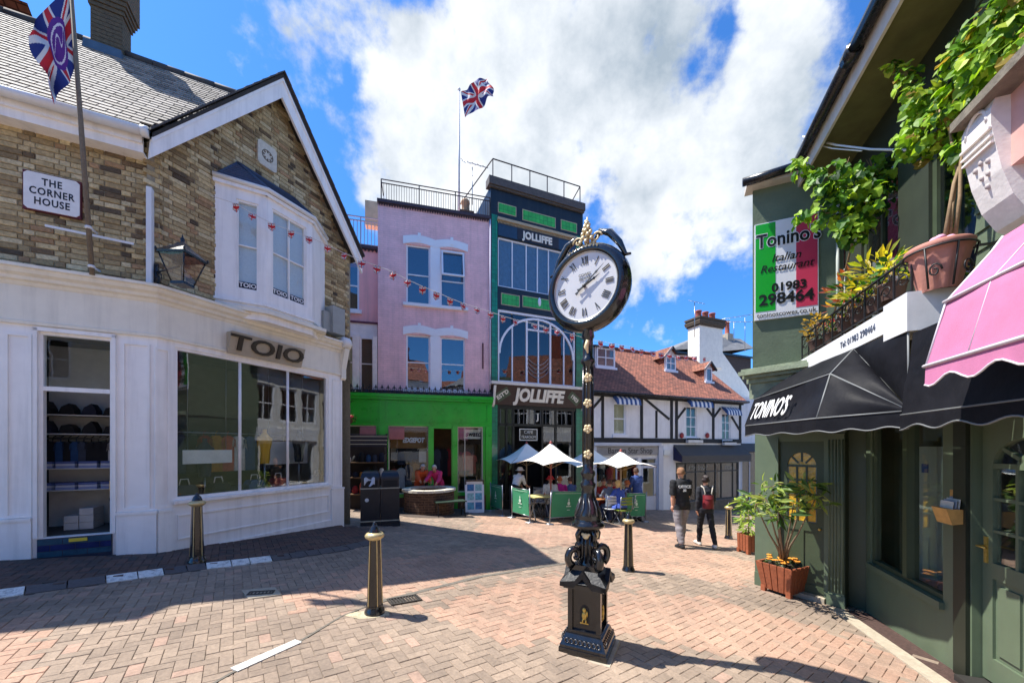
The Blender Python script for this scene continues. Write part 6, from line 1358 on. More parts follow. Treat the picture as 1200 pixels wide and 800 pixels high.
for i in range(8): a = i * .785; mb.tube([(.05 * math.cos(a), .05 * math.sin(a), 1.72), (.048 * math.cos(a), .048 * math.sin(a), 2.6)], .007, 5)
mb.build('pillar', BI, ck)
for k in range(4):
    zf = 1.79 + k * .235; f = MB(Matrix.Rotation(R(12), 4, 'Z'))
    for i in range(5): a = i * 1.2566 + k; f.ball((.024 * math.cos(a), -.06, zf + .026 * math.sin(a)), (.018, .012, .018), 6, 4)
    f.ball((0, -.066, zf), .012, 6, 4); f.build('cream_rosette', CRM, ck)
MB(Matrix.Rotation(R(12), 4, 'Z')).tube([(0, -.052, 2.84), (-.015, -.054, 2.78), (.0, -.055, 2.72)], [.018, .022, .006], 6).build('cream_drop', CRM, ck)
zc = 3.33; RD = .4; TH = .08
drum = MB(Matrix.Translation((0, 0, zc)) @ Matrix.Rotation(R(90), 4, 'X'))
drum.lathe([(.0, -TH - .01), (.29, -TH - .01), (.3, -TH), (.33, -TH - .02), (.37, -TH - .005), (.395, -.05), (.405, 0), (.395, .05), (.37, TH + .005), (.34, TH + .025), (.31, TH + .01), (.305, TH - .02)], n=56, close=False); drum.build('drum', BI, ck)
for s in (1, -1):
    Mf = Matrix.Translation((0, 0, zc)) @ (Matrix.Rotation(math.pi, 4, 'Z') if s < 0 else Matrix.Identity(4))
    D = MB(Mf @ Matrix.Rotation(R(90), 4, 'X')); n = 56
    D.add([(.308 * math.cos(2 * math.pi * i / n), .308 * math.sin(2 * math.pi * i / n), TH - .005) for i in range(n)], [tuple(range(n))]); dial = D.build('dial', mat('clock_dial', lin(206, 206, 206), .4, var=.05, scale=5), ck)
    MB(Mf @ Matrix.Rotation(R(90), 4, 'X')).lathe([(.30, TH - .01), (.302, TH + .004), (.31, TH + .006)], n=56, close=False).build('dial_rim', mat('rim_silver', lin(180, 180, 176), .4, metal=.4), dial)
    num = ['XII', 'I', 'II', 'III', 'IIII', 'V', 'VI', 'VII', 'VIII', 'IX', 'X', 'XI']; INK = mat('dial_ink', (.02, .02, .022), .6)
    for i, s_ in enumerate(num):
        a = math.pi / 2 - i * math.pi / 6; me_ = MB(Mf @ Matrix.Rotation(R(90), 4, 'X') @ Matrix.Rotation(a - math.pi / 2, 4, 'Z') @ Matrix.Translation((0, .235, TH - .002)))
        wd = {'I': .016, 'V': .036, 'X': .036}; tot = sum(wd[c] for c in s_); x = -tot / 2; hh = .036
        for c in s_:
            m_ = x + wd[c] / 2
            if c == 'I': me_.box(m_ - .0048, m_ + .0048, -hh, hh, 0, .002)
            elif c == 'V': me_.prismz([(m_ - .016, hh), (m_ - .006, hh), (m_ + .002, -hh), (m_ - .003, -hh)], 0, .002); me_.prismz([(m_ + .011, hh), (m_ + .015, hh), (m_ + .001, -hh), (m_ - .002, -hh)], .0, .0023)
            else: me_.prismz([(m_ - .016, hh), (m_ - .006, hh), (m_ + .015, -hh), (m_ + .006, -hh)], 0, .002); me_.prismz([(m_ + .011, hh), (m_ + .015, hh), (m_ - .011, -hh), (m_ - .015, -hh)], 0, .0023)
            x += wd[c]
        me_.build('numeral', INK, dial)
    def hand(ang, L_, w_, z_, nm):
        h = MB(Mf @ Matrix.Rotation(R(90), 4, 'X') @ Matrix.Rotation(-ang, 4, 'Z') @ Matrix.Translation((0, 0, TH + z_)))
        h.prismz([(-w_, 0), (-w_ * .7, L_ * .55), (-w_ * 1.5, L_ * .62), (-w_ * .5, L_ * .7), (0, L_), (w_ * .5, L_ * .7), (w_ * 1.5, L_ * .62), (w_ * .7, L_ * .55), (w_, 0), (w_ * .8, -L_ * .3), (w_ * 2, -L_ * .42), (-w_ * 2, -L_ * .42), (-w_ * .8, -L_ * .3)], 0, .004); h.build(nm, INK, dial)
    hand(R(60 + 3.5), .17, .009, .006, 'hour_hand'); hand(R(51), .245, .007, .014, 'minute_hand')
    MB(Mf @ Matrix.Rotation(R(90), 4, 'X')).lathe([(.016, TH), (.014, TH + .022), (.0, TH + .024)], n=10, close=False).build('hub', INK, dial)
    lettering('COWES', Mf @ Matrix.Translation((0, -TH - .0, .105)) @ Matrix.Rotation(R(90), 4, 'X'), INK, dial, .034, ext=.001)
    lettering('SQUARE', Mf @ Matrix.Translation((0, -TH - .0, .07)) @ Matrix.Rotation(R(90), 4, 'X'), INK, dial, .03, ext=.001)
    gt_ = MB(Mf); 
    for i in range(9): t = R(68 + i * 5.5); gt_.box(.352 * math.cos(t) - .006, .352 * math.cos(t) + .006, -TH - .03, -TH - .02, .352 * math.sin(t) - .012, .352 * math.sin(t) + .012)
    gt_.build('rim_letters', mat('dull_gilt', (.2, .17, .1), .5, metal=.5), ck)
for s in (-1, 1):
    MB().tube([(s * .05, 0, zc + .42), (s * .12, 0, zc + .5), (s * .21, 0, zc + .46), (s * .30, 0, zc + .34), (s * .355, 0, zc + .22), (s * .40, 0, zc + .215)], [.012, .028, .034, .03, .018, .01], 8).build('crest_scroll', BI, ck)
    MB().tube([(s * .09 + s * .055 * math.cos(i * .5) * (1 - i / 18), -.02, zc + .45 + .05 * math.sin(i * .5) * (1 - i / 18)) for i in range(15)], .009, 5).build('crest_curl', CRM, ck)
f = MB()
for i in range(26):
    a = i * 2.4; h_ = .4 + .22 * (i / 26); r_ = .075 * (1 - i / 28); f.ball((r_ * math.cos(a), -.03 + r_ * .5 * math.sin(a), zc + h_), (.02, .016, .022), 6, 4)
f.tube([(0, -.02, zc + .38), (0, -.02, zc + .66)], [.03, .006], 6); f.build('gilt_finial', mat('finial_gilt', lin(214, 194, 150), .45, metal=.3, var=.3, scale=40), ck)
MB().box(-.3, .3, -.3, .3, -.14, -.0).build('foundation_slab', CONC, ck)
for o in ck.children:
    k_ = o.name.split('.')[0]; f_ = .83 if k_ in ('plinth', 'leaf_band', 'pedestal', 'pediment', 'niche', 'gilded_lion', 'foundation_slab') else (.9 if k_ in ('fluted_stem', 'scroll_bracket', 'gilt_mask') else 1)
    if f_ != 1:
        for v in o.data.vertices: v.co.x *= f_; v.co.y *= f_
    if k_ in ('drum', 'dial', 'rim_letters', 'crest_scroll', 'crest_curl', 'gilt_finial'): o.rotation_euler.z = R(-9)
place(ck, .71, 3.45, G(.71, 3.45) + .012, R(-26))
# ================================================================ BOLLARDS
bo = thing0('bollard', 'black and gold bollard standing closest to the street clock on its left', 'bollard', 'black and gold cast bollards')
GB = mat('bollard_gold', lin(206, 186, 136), .35, metal=.45, var=.2, scale=20)
MB().lathe([(.105, 0), (.105, .04), (.09, .06), (.085, .1)], n=12).build('base', BI, bo)
mb = MB(); n = 10
mb.lathe([(.08, .08), (.058, .8)], n=n, smooth=False); mb.build('shaft', BI, bo)
for i in range(5):
    a = i * 2 * math.pi / 5 + .4; p = lambda r, t: (r * math.cos(a + t), r * math.sin(a + t)); mb = MB()
    mb.bar((*p(.079, 0), .1), (*p(.058, 0), .79), .008, .01); mb.build('gilt_rib', GB, bo)
MB().lathe([(.058, .79), (.095, .815), (.1, .84), (.085, .86), (.06, .87)], n=16).build('collar', GB, bo)
MB().lathe([(.06, .865), (.055, .89), (.05, .9), (.045, .92), (.025, .945), (.018, .955), (.022, .965), (.0, .98)], n=14, close=False).build('finial', BI, bo)
for i, (px, py, lb, up) in enumerate(((439, 718, None, 0), (231, 658.5, 'black and gold bollard on the pavement in front of the white shopfront', UP), (736.5, 668.5, 'black and gold bollard just right of the street clock', 0), (854, 631, 'farthest bollard, beside the walking couple', 0))):
    o = bo if i == 0 else copy_tree(bo); p = gp(px, py, up)
    if lb: o['label'] = lb
    place(o, p.x, p.y, p.z - .005, i * .7)
pt = mat('old_yellow_paint', lin(186, 172, 142), .85, var=.3, scale=60, bump=.3, dirt=.9)
p = gp(439, 719)
tag(MB().prismz([(p.x - .3, p.y - .08), (p.x - .1, p.y - .15), (p.x + .04, p.y - .1), (p.x + .16, p.y - .02), (p.x + .12, p.y + .1), (p.x - .04, p.y + .08), (p.x - .2, p.y + .03)], lambda x, y: G(x, y) - .01, lambda x, y: G(x, y) + .0045).build('paint_patch', pt), kind='structure')
# ================================================================ PEOPLE
SKIN = mat('skin', lin(206, 152, 124), .55, var=.1, scale=12)
def person(label, x, y, z, rz, clothes, hair, H=1.75, lean=0, legs=((0, 0), (0, 0)), arms=((4, 12), (4, 12)), head=0, spread=.12, width=1., sit=False, twist=0, hat=None, hair_low=-.02, name='person'):
    k = H / 1.75; V_ = lambda a, b, c: Vector((a, b, c)); sn = lambda d: math.sin(R(d)); cs = lambda d: math.cos(R(d))
    J = {}; bones = []
    J['pel'] = V_(0, 0, 0)
    for s, (a, kn) in zip((-1, 1), legs):
        hip = V_(s * .095 * width, 0, -.04); kne = hip + .43 * V_(s * .02, sn(a), -cs(a)); ank = kne + .42 * V_(0, sn(a - kn), -cs(a - kn)); ft = a - kn
        toe = ank + V_(s * .03, .17 * cs(ft * .6), -.05 + .17 * sn(ft * .6)); heel = ank + V_(0, -.04, -.05)
        bones += [('thigh', hip, kne, .088 * width, .06), ('shin', kne, ank, .058, .04), ('foot', ank + V_(0, 0, -.02), toe, .046, .032), ('foot', heel, toe - V_(0, .04, 0), .034, .034)]; J['ank%d' % s] = ank
    sp = V_(0, sn(lean), cs(lean)); ch_ = sp * .30; sh_ = sp * .47; nk = sp * .53
    hd = nk + .16 * V_(0, sn(lean * .6 + head), cs(lean * .6 + head))
    for s, (a, e) in zip((-1, 1), arms):
        s0 = sh_ + V_(s * .175 * width, 0, 0); el = s0 + .28 * V_(s * spread, sn(a), -cs(a)).normalized(); wr = el + .25 * V_(-s * spread * .2, sn(a + e), -cs(a + e)).normalized()
        bones += [('uparm', s0, el, .054 * width, .042), ('forearm', el, wr, .041, .029)]; J['wr%d' % s] = (wr, (wr - el).normalized())
    bones += [('neck', nk - sp * .06, hd - V_(0, 0, .06), .055, .052), ('torso', sp * .1, sh_, .14 * width, .14 * width), ('pelvis', V_(0, 0, -.06), sp * .08, .14 * width, .14 * width), ('head', hd + V_(0, 0, -.06), hd + V_(0, 0, .08), .09, .09)]
    mb = MB(); X = V_(1, 0, 0); fwd = X.cross(sp) * -1
    rings = [(-.1, .10, .085), (-.05, .155, .115), (.04, .16, .115), (.14, .14, .10), (.26, .155, .115), (.38, .17, .115), (.45, .165, .10), (.5, .11, .075), (.55, .05, .05)]
    n = 14; vs_ = [sp * t + X * (rx * width * math.cos(2 * math.pi * j / n)) + fwd * (ry * width * math.sin(2 * math.pi * j / n)) for t, rx, ry in rings for j in range(n)]
    mb.add(vs_, [(i * n + j, i * n + (j + 1) % n, (i + 1) * n + (j + 1) % n, (i + 1) * n + j) for i in range(len(rings) - 1) for j in range(n)] + [tuple(range(n - 1, -1, -1)), tuple(range((len(rings) - 1) * n, len(rings) * n))])
    for nm, a, b, r0, r1 in bones:
        if nm in ('thigh', 'shin', 'uparm', 'forearm', 'neck', 'foot'):
            m_ = a.lerp(b, .35); mb.tube([a, m_, b], [r0, r0 * .98 + .006 if nm in ('shin', 'forearm') else (r0 * .9 + r1 * .1), r1], 10); mb.ball(a, r0, 10, 6); mb.ball(b, r1, 10, 6)
    mb.ball(hd + V_(0, 0, .02), (.074, .092, .102), 14, 10); mb.ball(hd + V_(0, .03, -.06), (.055, .055, .055), 10, 7)
    fd = V_(0, cs(head * .5), -sn(head)); mb.tube([hd + fd * .085 + V_(0, 0, .02), hd + fd * .112 + V_(0, 0, -.015)], [.008, .016], 6)
    for s in (-1, 1): mb.ball(hd + V_(s * .077, -.008, 0), (.012, .022, .032), 6, 5)
    tmp = bpy.data.objects.new('tmp', mb.mesh('tmp')); col.objects.link(tmp)
    rm = tmp.modifiers.new('r', 'REMESH'); rm.mode = 'VOXEL'; rm.voxel_size = .017; sm = tmp.modifiers.new('s', 'SMOOTH'); sm.iterations = 3; sm.factor = .5
    dg = bpy.context.evaluated_depsgraph_get(); me = bpy.data.meshes.new_from_object(tmp.evaluated_get(dg)); bpy.data.objects.remove(tmp)
    V = [v.co.copy() for v in me.vertices]; Nn = [v.normal.copy() for v in me.vertices]; Fs = [list(p.vertices) for p in me.polygons]
    def near(p):
        best, bn = 9, ''
        for nm, a, b, r0, r1 in bones:
            d = b - a; t = max(0, min(1, (p - a).dot(d) / d.length_squared)); dd = (p - (a + d * t)).length - (r0 + (r1 - r0) * t)
            if dd < best: best, bn = dd, nm
        return bn
    reg = [near(p) for p in V]; lowz = min(v.z for v in V)
    base = 0 if sit is False else sit
    off = V_(0, 0, -lowz) if not sit else V_(0, 0, sit / k)
    root = thing0(name, label, 'person'); 
    bd = MB(); bd.add([(p + off) * k for p in V], Fs, smooth=True)
    for s in (-1, 1):                                             # hands: palm, four fingers, thumb
        w_, d = J['wr%d' % s]; w_ = w_ + off; side = d.cross(V_(0, 1, .2)).normalized(); pn = side.cross(d)
        hp = [w_ - d * .02, w_ + d * .03, w_ + d * .085]; bd.tube([p * k for p in hp], [.027 * k, .036 * k, .032 * k], 8)
        for i in range(4):
            r = w_ + d * .08 + pn * (.026 * (i - 1.5)); L_ = (.06, .075, .07, .05)[i]; bd.tube([r * k, (r + d * L_ * .55 + side * .006) * k, (r + d * L_ - side * s * .022) * k], [.0095 * k, .009 * k, .007 * k], 6)
        t0 = w_ + d * .03 + pn * .03; bd.tube([t0 * k, (t0 + pn * .03 + d * .03) * k, (t0 + pn * .035 + d * .06) * k], [.012 * k, .011 * k, .008 * k], 6)
    body = bd.build('body', SKIN, root)
    if True:
        e = MB()
        for s in (-1, 1): e.ball((hd + off + V_(s * .03, .084, .025)) * k, (.011, .007, .007), 6, 4)
        e.build('eyes', mat('eye_dark', (.03, .02, .02), .3), body); MB().ball((hd + off + V_(0, .092, -.045)) * k, (.022, .008, .007), 8, 4).build('mouth', mat('lips', lin(170, 96, 90), .5), body)
    def piece(nm, test, o_, m_, flare=0.):
        keep = [test(i) for i in range(len(V))]; idx = {}; vv = []; ff = []
        for f_ in Fs:
            if all(keep[i] for i in f_):
                for i in f_:
                    if i not in idx:
                        idx[i] = len(vv); fo = o_ + .013 * noise.noise(Vector((V[i].x * 9, V[i].y * 9, V[i].z * 17)) + Vector((x, 0, 0))); vv.append((V[i] + Nn[i] * fo + off) * k)
                ff.append([idx[i] for i in f_])
        if ff: q = MB(); q.add(vv, ff, smooth=True); return q.build(nm, m_, root)
    for nm, parts_, o_, m_ in clothes:
        if 'torso' in parts_: piece(nm, lambda i: reg[i] in parts_ or (reg[i] in ('pelvis', 'thigh', 'neck') and (-.13 if not sit else -.06) < V[i].dot(sp) < .5), o_, m_)
        else: piece(nm, lambda i: reg[i] in parts_, o_, m_)
    if hair: piece('hair', lambda i: reg[i] in ('head', 'neck') and (V[i].z - hd.z > .035 or (V[i].y - hd.y < .025 and V[i].z - hd.z > hair_low)), .014 if hair_low > -.1 else .022, hair)
    if hat:
        hm = MB(); c = (hd + off + V_(0, 0, .045)) * k
        hm.lathe([(.0, .085), (.06, .08), (.095, .04), (.1, .0), (.15, -.02), (.155, -.028), (.1, -.012)], c.x, c.y, c.z, 18, close=False); hm.build('hat', hat, root)
    place(root, x, y, z, rz); root['_j'] = 0; del root['_j']
    return root
CL = lambda n, r, g, b, ro=.85: mat('fabric_' + n, lin(r, g, b), ro, var=.2, scale=14, bump=.3, bscale=60)
TOP = ('torso', 'uparm'); LONG = ('torso', 'uparm', 'forearm'); TR = ('pelvis', 'thigh', 'shin'); SH = ('foot',)
p = gp(798, 640)
BLKT = CL('black', 26, 26, 30); GRYT = CL('grey_marl', 132, 126, 128)
man = person('person with cropped fair hair walking in black printed t-shirt and grey trousers', p.x, p.y, p.z, R(6), [('tshirt', TOP, .024, BLKT), ('trousers', TR, .022, GRYT), ('shoes', SH, .014, BLKT)], mat('hair_fair', lin(138, 98, 68), .75, var=.35, scale=60), 1.76, legs=((-12, 6), (16, 10)), arms=((-8, 12), (12, 20)), width=1.06, hair_low=-.03)
lettering('OFFICE', Matrix.Translation((0, -.152, 1.37)) @ Matrix.Rotation(R(90), 4, 'X'), mat('print_white', lin(230, 230, 230), .7), man, .085, sx=1.1, bold=.004, ext=.003)
lettering('22', Matrix.Translation((0, -.156, 1.29)) @ Matrix.Rotation(R(90), 4, 'X'), mat('print_white', lin(230, 230, 230), .7), man, .07, bold=.004, ext=.003)
p = gp(827, 640); BRH = mat('hair_dark_brown', lin(44, 32, 28), .6, var=.3, scale=40)
wo = person('person with dark tied hair walking in black with a red backpack', p.x, p.y, p.z, R(-4), [('top', LONG, .016, CL('charcoal', 38, 40, 48)), ('leggings', TR, .008, BLKT), ('trainers', SH, .014, CL('white_shoe', 206, 202, 196))], BRH, 1.63, legs=((14, 8), (-14, 12)), arms=((-4, 14), (6, 24)), width=.92, hair_low=-.06)
MB().ball((0, -.07, 1.62 * .985), (.045, .05, .045), 8, 6).build('hair_bun', BRH, wo)
bpk = thing0('backpack', 'small dark red backpack with pale straps worn by the walking person', 'backpack'); RB = CL('maroon', 120, 24, 34, .6); SB = CL('strap', 200, 190, 176)
mb = MB(); mb.grid(lambda u, v: (.125 * (1 - .12 * v) * math.sin((u - .5) * math.pi), -.115 - .11 * math.cos((u - .5) * math.pi) * (.75 + .25 * math.sin(v * math.pi)), .9 + .27 * v), 12, 8); mb.add([(-.12, -.115, .9), (.12, -.115, .9), (.06, -.2, .9), (-.06, -.2, .9)], [(0, 1, 2, 3)]); mb.build('bag', RB, bpk)
MB().grid(lambda u, v: (.115 * math.sin((u - .5) * math.pi), -.115 - .12 * math.cos((u - .5) * math.pi) * (1 - v * .3), 1.12 + .09 * v), 10, 4).build('flap', RB, bpk)
for s in (-1, 1): MB().tube([(s * .09, -.12, 1.17), (s * .07, -.14, 1.25), (s * .1, -.12, 1.37), (s * .13, -.06, 1.41)], .014, 5).build('strap', SB, bpk)
place(bpk, p.x, p.y, p.z, R(-4))
# ================================================================ LITTER BIN, WELL, STREET THINGS
p = gp(446, 617, .0); yb = p.y + .35
bn = thing0('litter_bin', 'large black domed litter bin with pale bands by the brick well', 'bin'); BB = mat('bin_black', (.012, .014, .02), .35, var=.25, scale=10, bump=.1, bscale=40)
W2, D2, H2 = .44, .27, 1.0
def dome(mb, w, d, z0, h, n=10):
    ring = lambda t: [(sx * w * (1 - (1 - math.cos(t)) * .35), sy * d * (1 - (1 - math.cos(t)) * .6), z0 + h * math.sin(t)) for sx, sy in ((-1, -1), (1, -1), (1, 1), (-1, 1))]
    rs_ = [ring(math.pi / 2 * i / n) for i in range(n + 1)]; mb.add([p for r in rs_ for p in r], [(i * 4 + j, i * 4 + (j + 1) % 4, i * 4 + 4 + (j + 1) % 4, i * 4 + 4 + j) for i in range(n) for j in range(4)] + [(n * 4, n * 4 + 1, n * 4 + 2, n * 4 + 3)])
for s in (-1, 1):
    mb = MB(Matrix.Translation((s * .225, 0, 0))); mb.box(-.218, .218, -D2, D2, .04, .92); mb.build('body', BB, bn)
    mb = MB(Matrix.Translation((s * .225, 0, 0))); mb.box(-.205, .205, -D2 + .01, D2 - .01, .92, 1.12); dome(mb, .215, D2 - .002, 1.12, .2); mb.build('hood', BB, bn)
    MB(Matrix.Translation((s * .225, 0, 0))).box(-.16, .16, -D2 - .004, -D2 + .012, .94, 1.1).build('opening', DARK, bn)
for z in (.12, .90): MB().box(-.448, .448, -D2 - .006, D2 + .006, z, z + .025).build('band', mat('bin_band', lin(176, 170, 150), .5), bn)
MB().lathe([(.05, 0), (.05, .004)], n=14).build('tmp_', WHITE, bn) if False else None
mk = MB(Matrix.Translation((-.3, -D2 - .002, .64)) @ Matrix.Rotation(R(90), 4, 'X')); mk.lathe([(.045, 0), (.045, .004)], n=16); mk.lathe([(.025, .004), (.025, .006)], n=12); mk.build('litter_emblem', mat('emblem_white', lin(220, 220, 220), .5), bn)
mb = MB(); mb.grid(lambda u, v: (-.36 + .24 * u, -D2 - .012 - .02 * math.sin(u * 7 + v * 3), 1.16 - .17 * v + .03 * math.sin(u * 9)), 8, 5); mb.build('plastic_liner', mat('bin_liner', lin(206, 214, 224), .4), bn)
MB().box(-.46, .46, -.29, .29, -.1, .04).build('base', BB, bn)
place(bn, (446 - CX) / F * yb, yb, G((446 - CX) / F * yb, yb), R(18))
# well
pw = gp(503, 603); wy_ = pw.y + .65; wx = (503 - CX) / F * wy_
wl = thing0('brick_well', 'low round brick well with a pale stone rim before the green shop', 'well')
def wellbrick(t, b, N, L, mix, c, geo):
    sep = N('ShaderNodeTexCoord'); sp = N('ShaderNodeSeparateXYZ'); L(sep.outputs['Object'], sp.inputs[0]); at2 = N('ShaderNodeMath', operation='ARCTAN2'); L(sp.outputs['X'], at2.inputs[0]); L(sp.outputs['Y'], at2.inputs[1]); ml = N('ShaderNodeMath', operation='MULTIPLY'); L(at2.outputs[0], ml.inputs[0]); ml.inputs[1].default_value = .8
    cb = N('ShaderNodeCombineXYZ'); L(ml.outputs[0], cb.inputs[0]); L(sp.outputs['Z'], cb.inputs[1]); br = N('ShaderNodeTexBrick'); br.inputs['Scale'].default_value = 1; br.inputs['Brick Width'].default_value = .225; br.inputs['Row Height'].default_value = .075; br.inputs['Mortar Size'].default_value = .009; L(cb.outputs[0], br.inputs['Vector']); br.inputs['Color1'].default_value = (1, 1, 1, 1); br.inputs['Color2'].default_value = (.5, .45, .45, 1); br.inputs['Mortar'].default_value = (1.7, 1.6, 1.5, 1)
    L(mix('MULTIPLY', 1., c, br.outputs['Color']), b.inputs['Base Color']); bp = N('ShaderNodeBump'); bp.invert = True; bp.inputs['Distance'].default_value = .02; L(br.outputs['Fac'], bp.inputs['Height']); L(bp.outputs[0], b.inputs['Normal'])
MB().lathe([(.78, -.2), (.78, .68), (.6, .68), (.6, .3), (.0, .3)], n=40, close=False, smooth=False).build('brick_ring', mat('well_brick', lin(96, 74, 58), .9, var=.35, scale=12, tex=wellbrick), wl)
for i in range(16):
    a0, a1 = 2 * math.pi * i / 16 + .01, 2 * math.pi * (i + 1) / 16 - .01; q = lambda r, a: (r * math.cos(a), r * math.sin(a)); am = (a0 + a1) / 2
    MB().prismz([q(.58, a0), q(.83, a0), q(.835, am), q(.83, a1), q(.58, a1), q(.575, am)], .68, .75).build('coping_stone', STONE, wl)
place(wl, wx, wy_, G(wx, wy_))
tag(MB().lathe([(.82, 0), (1.25, 0)], wx, wy_, G(wx, wy_), 40, close=False).build('well_apron', mat('dark_setts', lin(84, 72, 64), .9, var=.4, scale=20, bump=.5, bscale=40)), kind='structure')
o = [o for o in bpy.data.objects if o.name == 'well_apron'][0]
for v in o.data.vertices: v.co.z = G(v.co.x, v.co.y) + .006
# bench beside the well
be = thing0('garden_bench', 'small dark green slatted bench beside the brick well', 'bench'); BG = mat('bench_green', lin(40, 62, 48), .6, var=.2)
for i in range(4): MB().box(-.45, .45, -.2 + i * .1, -.12 + i * .1, .42, .45).build('slat', BG, be)
for sx in (-.4, .4):
    for sy in (-.17, .17): MB().bar((sx, sy * 1.2, -.03), (sx, sy * .6, .42), .03).build('leg', BLACK, be)
q = gp(528, 606); place(be, q.x - .05, q.y + .25, G(q.x, q.y), R(25))
# slatted canopy stall behind the bin
sl_ = thing0('slatted_stall', 'display stall with a slatted dark and pale sloping roof by the green shop', 'stall'); q = gp(430, 602); sy_ = q.y + .9; sx_ = (430 - CX) / F * sy_
for i in range(7): f_ = i / 7; MB().box(-.62, .62, -.5 + f_ * .5, -.5 + f_ * .5 + .058, 1.95 + f_ * .42, 1.97 + f_ * .42).build('roof_slat', mat('slat_pale', lin(206, 196, 172), .7) if i % 2 else mat('slat_navy', lin(40, 44, 66), .7), sl_)
for a, b in ((-.58, -.45), (.58, -.45), (-.58, 0), (.58, 0)): MB().bar((a, b, -.05), (a, b, 2.0 if b < -.2 else 2.35), .05).build('post', BLACK, sl_)
for z in (.5, 1.0, 1.45): MB().box(-.58, .58, -.4, .0, z, z + .03).build('shelf', mat('stall_shelf', lin(110, 84, 56), .7), sl_)
MB().box(-.58, .58, .02, .05, 0, 2.3).build('back_board', mat('stall_back', lin(48, 42, 44), .8), sl_)
random.seed(3)
for z in (.53, 1.03, 1.48):
    for k in range(6): w_ = random.uniform(.07, .1); h_ = random.uniform(.14, .34); x_ = -.5 + k * .19; MB().lathe([(w_ * .8, 0), (w_, h_ * .3), (w_ * .75, h_ * .8), (w_ * .4, h_)], x_, -.2, z, 9).build('ware', random.choice(CLM), sl_)
place(sl_, sx_, sy_, G(sx_, sy_), R(14))
# figures at the well
lk = dict(lean=42, legs=((-8, 4), (8, 6)), arms=((35, 30), (50, 20)), head=10)
WHH = mat('hair_grey_white', lin(206, 200, 194), .7)
person('person in orange jacket bending over the brick well', wx - .55, wy_ + .95, G(wx, wy_) - .01, R(-150), [('jacket', LONG, .03, CL('orange', 222, 92, 40)), ('trousers', TR, .018, CL('navy', 36, 40, 60)), ('shoes', SH, .014, BLKT)], WHH, 1.6, **lk)
person('person in bright pink jacket leaning over the brick well', wx + .1, wy_ + 1.02, G(wx, wy_) - .03, R(170), [('jacket', LONG, .03, CL('hot_pink', 226, 60, 112)), ('trousers', TR, .018, CL('pale', 196, 190, 186)), ('shoes', SH, .014, BLKT)], WHH, 1.6, **lk)
# A-board
def px2(px, Y): return (px - CX) / F * Y
ab = thing0('pavement_sign', 'white pavement board with blue pictures outside the green shop', 'sign'); q = gp(556, 594); WF = mat('board_white', lin(226, 228, 230), .5)
for s in (-1, 1):
    Mx = Matrix.Translation((0, s * .16, 0)) @ Matrix.Rotation(R(s * 10), 4, 'X'); mb = MB(Mx); mb.box(-.31, -.27, -.015, .015, 0, 1.08).box(.27, .31, -.015, .015, 0, 1.08).box(-.27, .27, -.015, .015, 0, .05).box(-.27, .27, -.015, .015, 1.03, 1.08).build('frame', WF if s < 0 else BLACK, ab)
    pn_ = MB(Mx).box(-.27, .27, -.006, .006, .05, 1.03).build('panel', WF, ab)
    if s < 0:
        random.seed(9)
        for k in range(6): x_ = -.13 + (k % 2) * .26; z_ = .22 + (k // 2) * .3; MB(Mx).box(x_ - .11, x_ + .11, -.009, -.006, z_ - .11, z_ + .12).build('picture', mat('pic_%d' % (k % 3), (lin(96, 170, 190), lin(60, 120, 170), lin(150, 200, 200))[k % 3], .5, var=.5, scale=14), ab)
ax_ = px2(556, 12.25); place(ab, ax_, 12.25, G(ax_, 12.25), R(10))
# ================================================================ CAFE
GF = mat('barrier_green', lin(52, 132, 92), .75, var=.08, scale=3); GFD = GF
def barrier(px0, py0, px1, py1, label):
    a, b = gp(px0, py0), gp(px1, py1); L_ = (b - a).xy.length; t = thing0('cafe_barrier', label, 'barrier', 'green cafe wind barriers')
    for x in (0, L_): mb = MB(); mb.tube([(x, 0, .0), (x, 0, .98)], .018, 8).tube([(x, -.16, .015), (x, .16, .015)], .014, 6); mb.lathe([(.12, 0), (.12, .02), (.03, .035)], x, 0, 0, 12); mb.build('post', STEEL, t)
    for z in (.18, .93): MB().tube([(0.02, 0, z), (L_ - .02, 0, z)], .012, 6).build('rail', STEEL, t)
    mb = MB(); mb.grid(lambda u, v: (.04 + (L_ - .08) * u, .012 * math.sin(u * 9 + v * 4) - .005, .19 + .74 * v), 14, 8); cl = mb.build('banner', GF, t)
    em = MB(Matrix.Translation((L_ / 2, -.022, .58)) @ Matrix.Rotation(R(90), 4, 'X')); PW = mat('banner_print', lin(196, 216, 196), .7)
    em.lathe([(.055, 0), (.055, .003)], n=16); em.prismz([(-.03, .07), (0, .16), (.03, .07)], 0, .003); em.box(-.1, .1, -.1, -.075, 0, .003); em.box(-.06, .06, -.2, -.185, 0, .003); em.box(-L_ * .4, L_ * .4, .29, .3, 0, .003); em.build('crest', PW, t)
    place(t, a.x, a.y, a.z, math.atan2(b.y - a.y, b.x - a.x)); t.rotation_euler = (0, math.atan2(-(b.z - a.z), L_) , math.atan2(b.y - a.y, b.x - a.x)); return t
barrier(575, 598, 589, 604, 'green cafe barrier in shade against the tiled pilaster'); barrier(600, 606, 621, 612, 'green cafe barrier facing the clock, left of the small table'); barrier(644, 614, 684, 611, 'wide green cafe barrier directly behind the street clock'); barrier(732, 612, 756, 611, 'green cafe barrier at the right end of the seating')
CV = mat('parasol_canvas', lin(236, 232, 220), .8, var=.04, scale=3); PR = mat('parasol_pole_red', lin(150, 62, 52), .5); PW_ = mat('parasol_pole_wood', lin(176, 150, 116), .6)
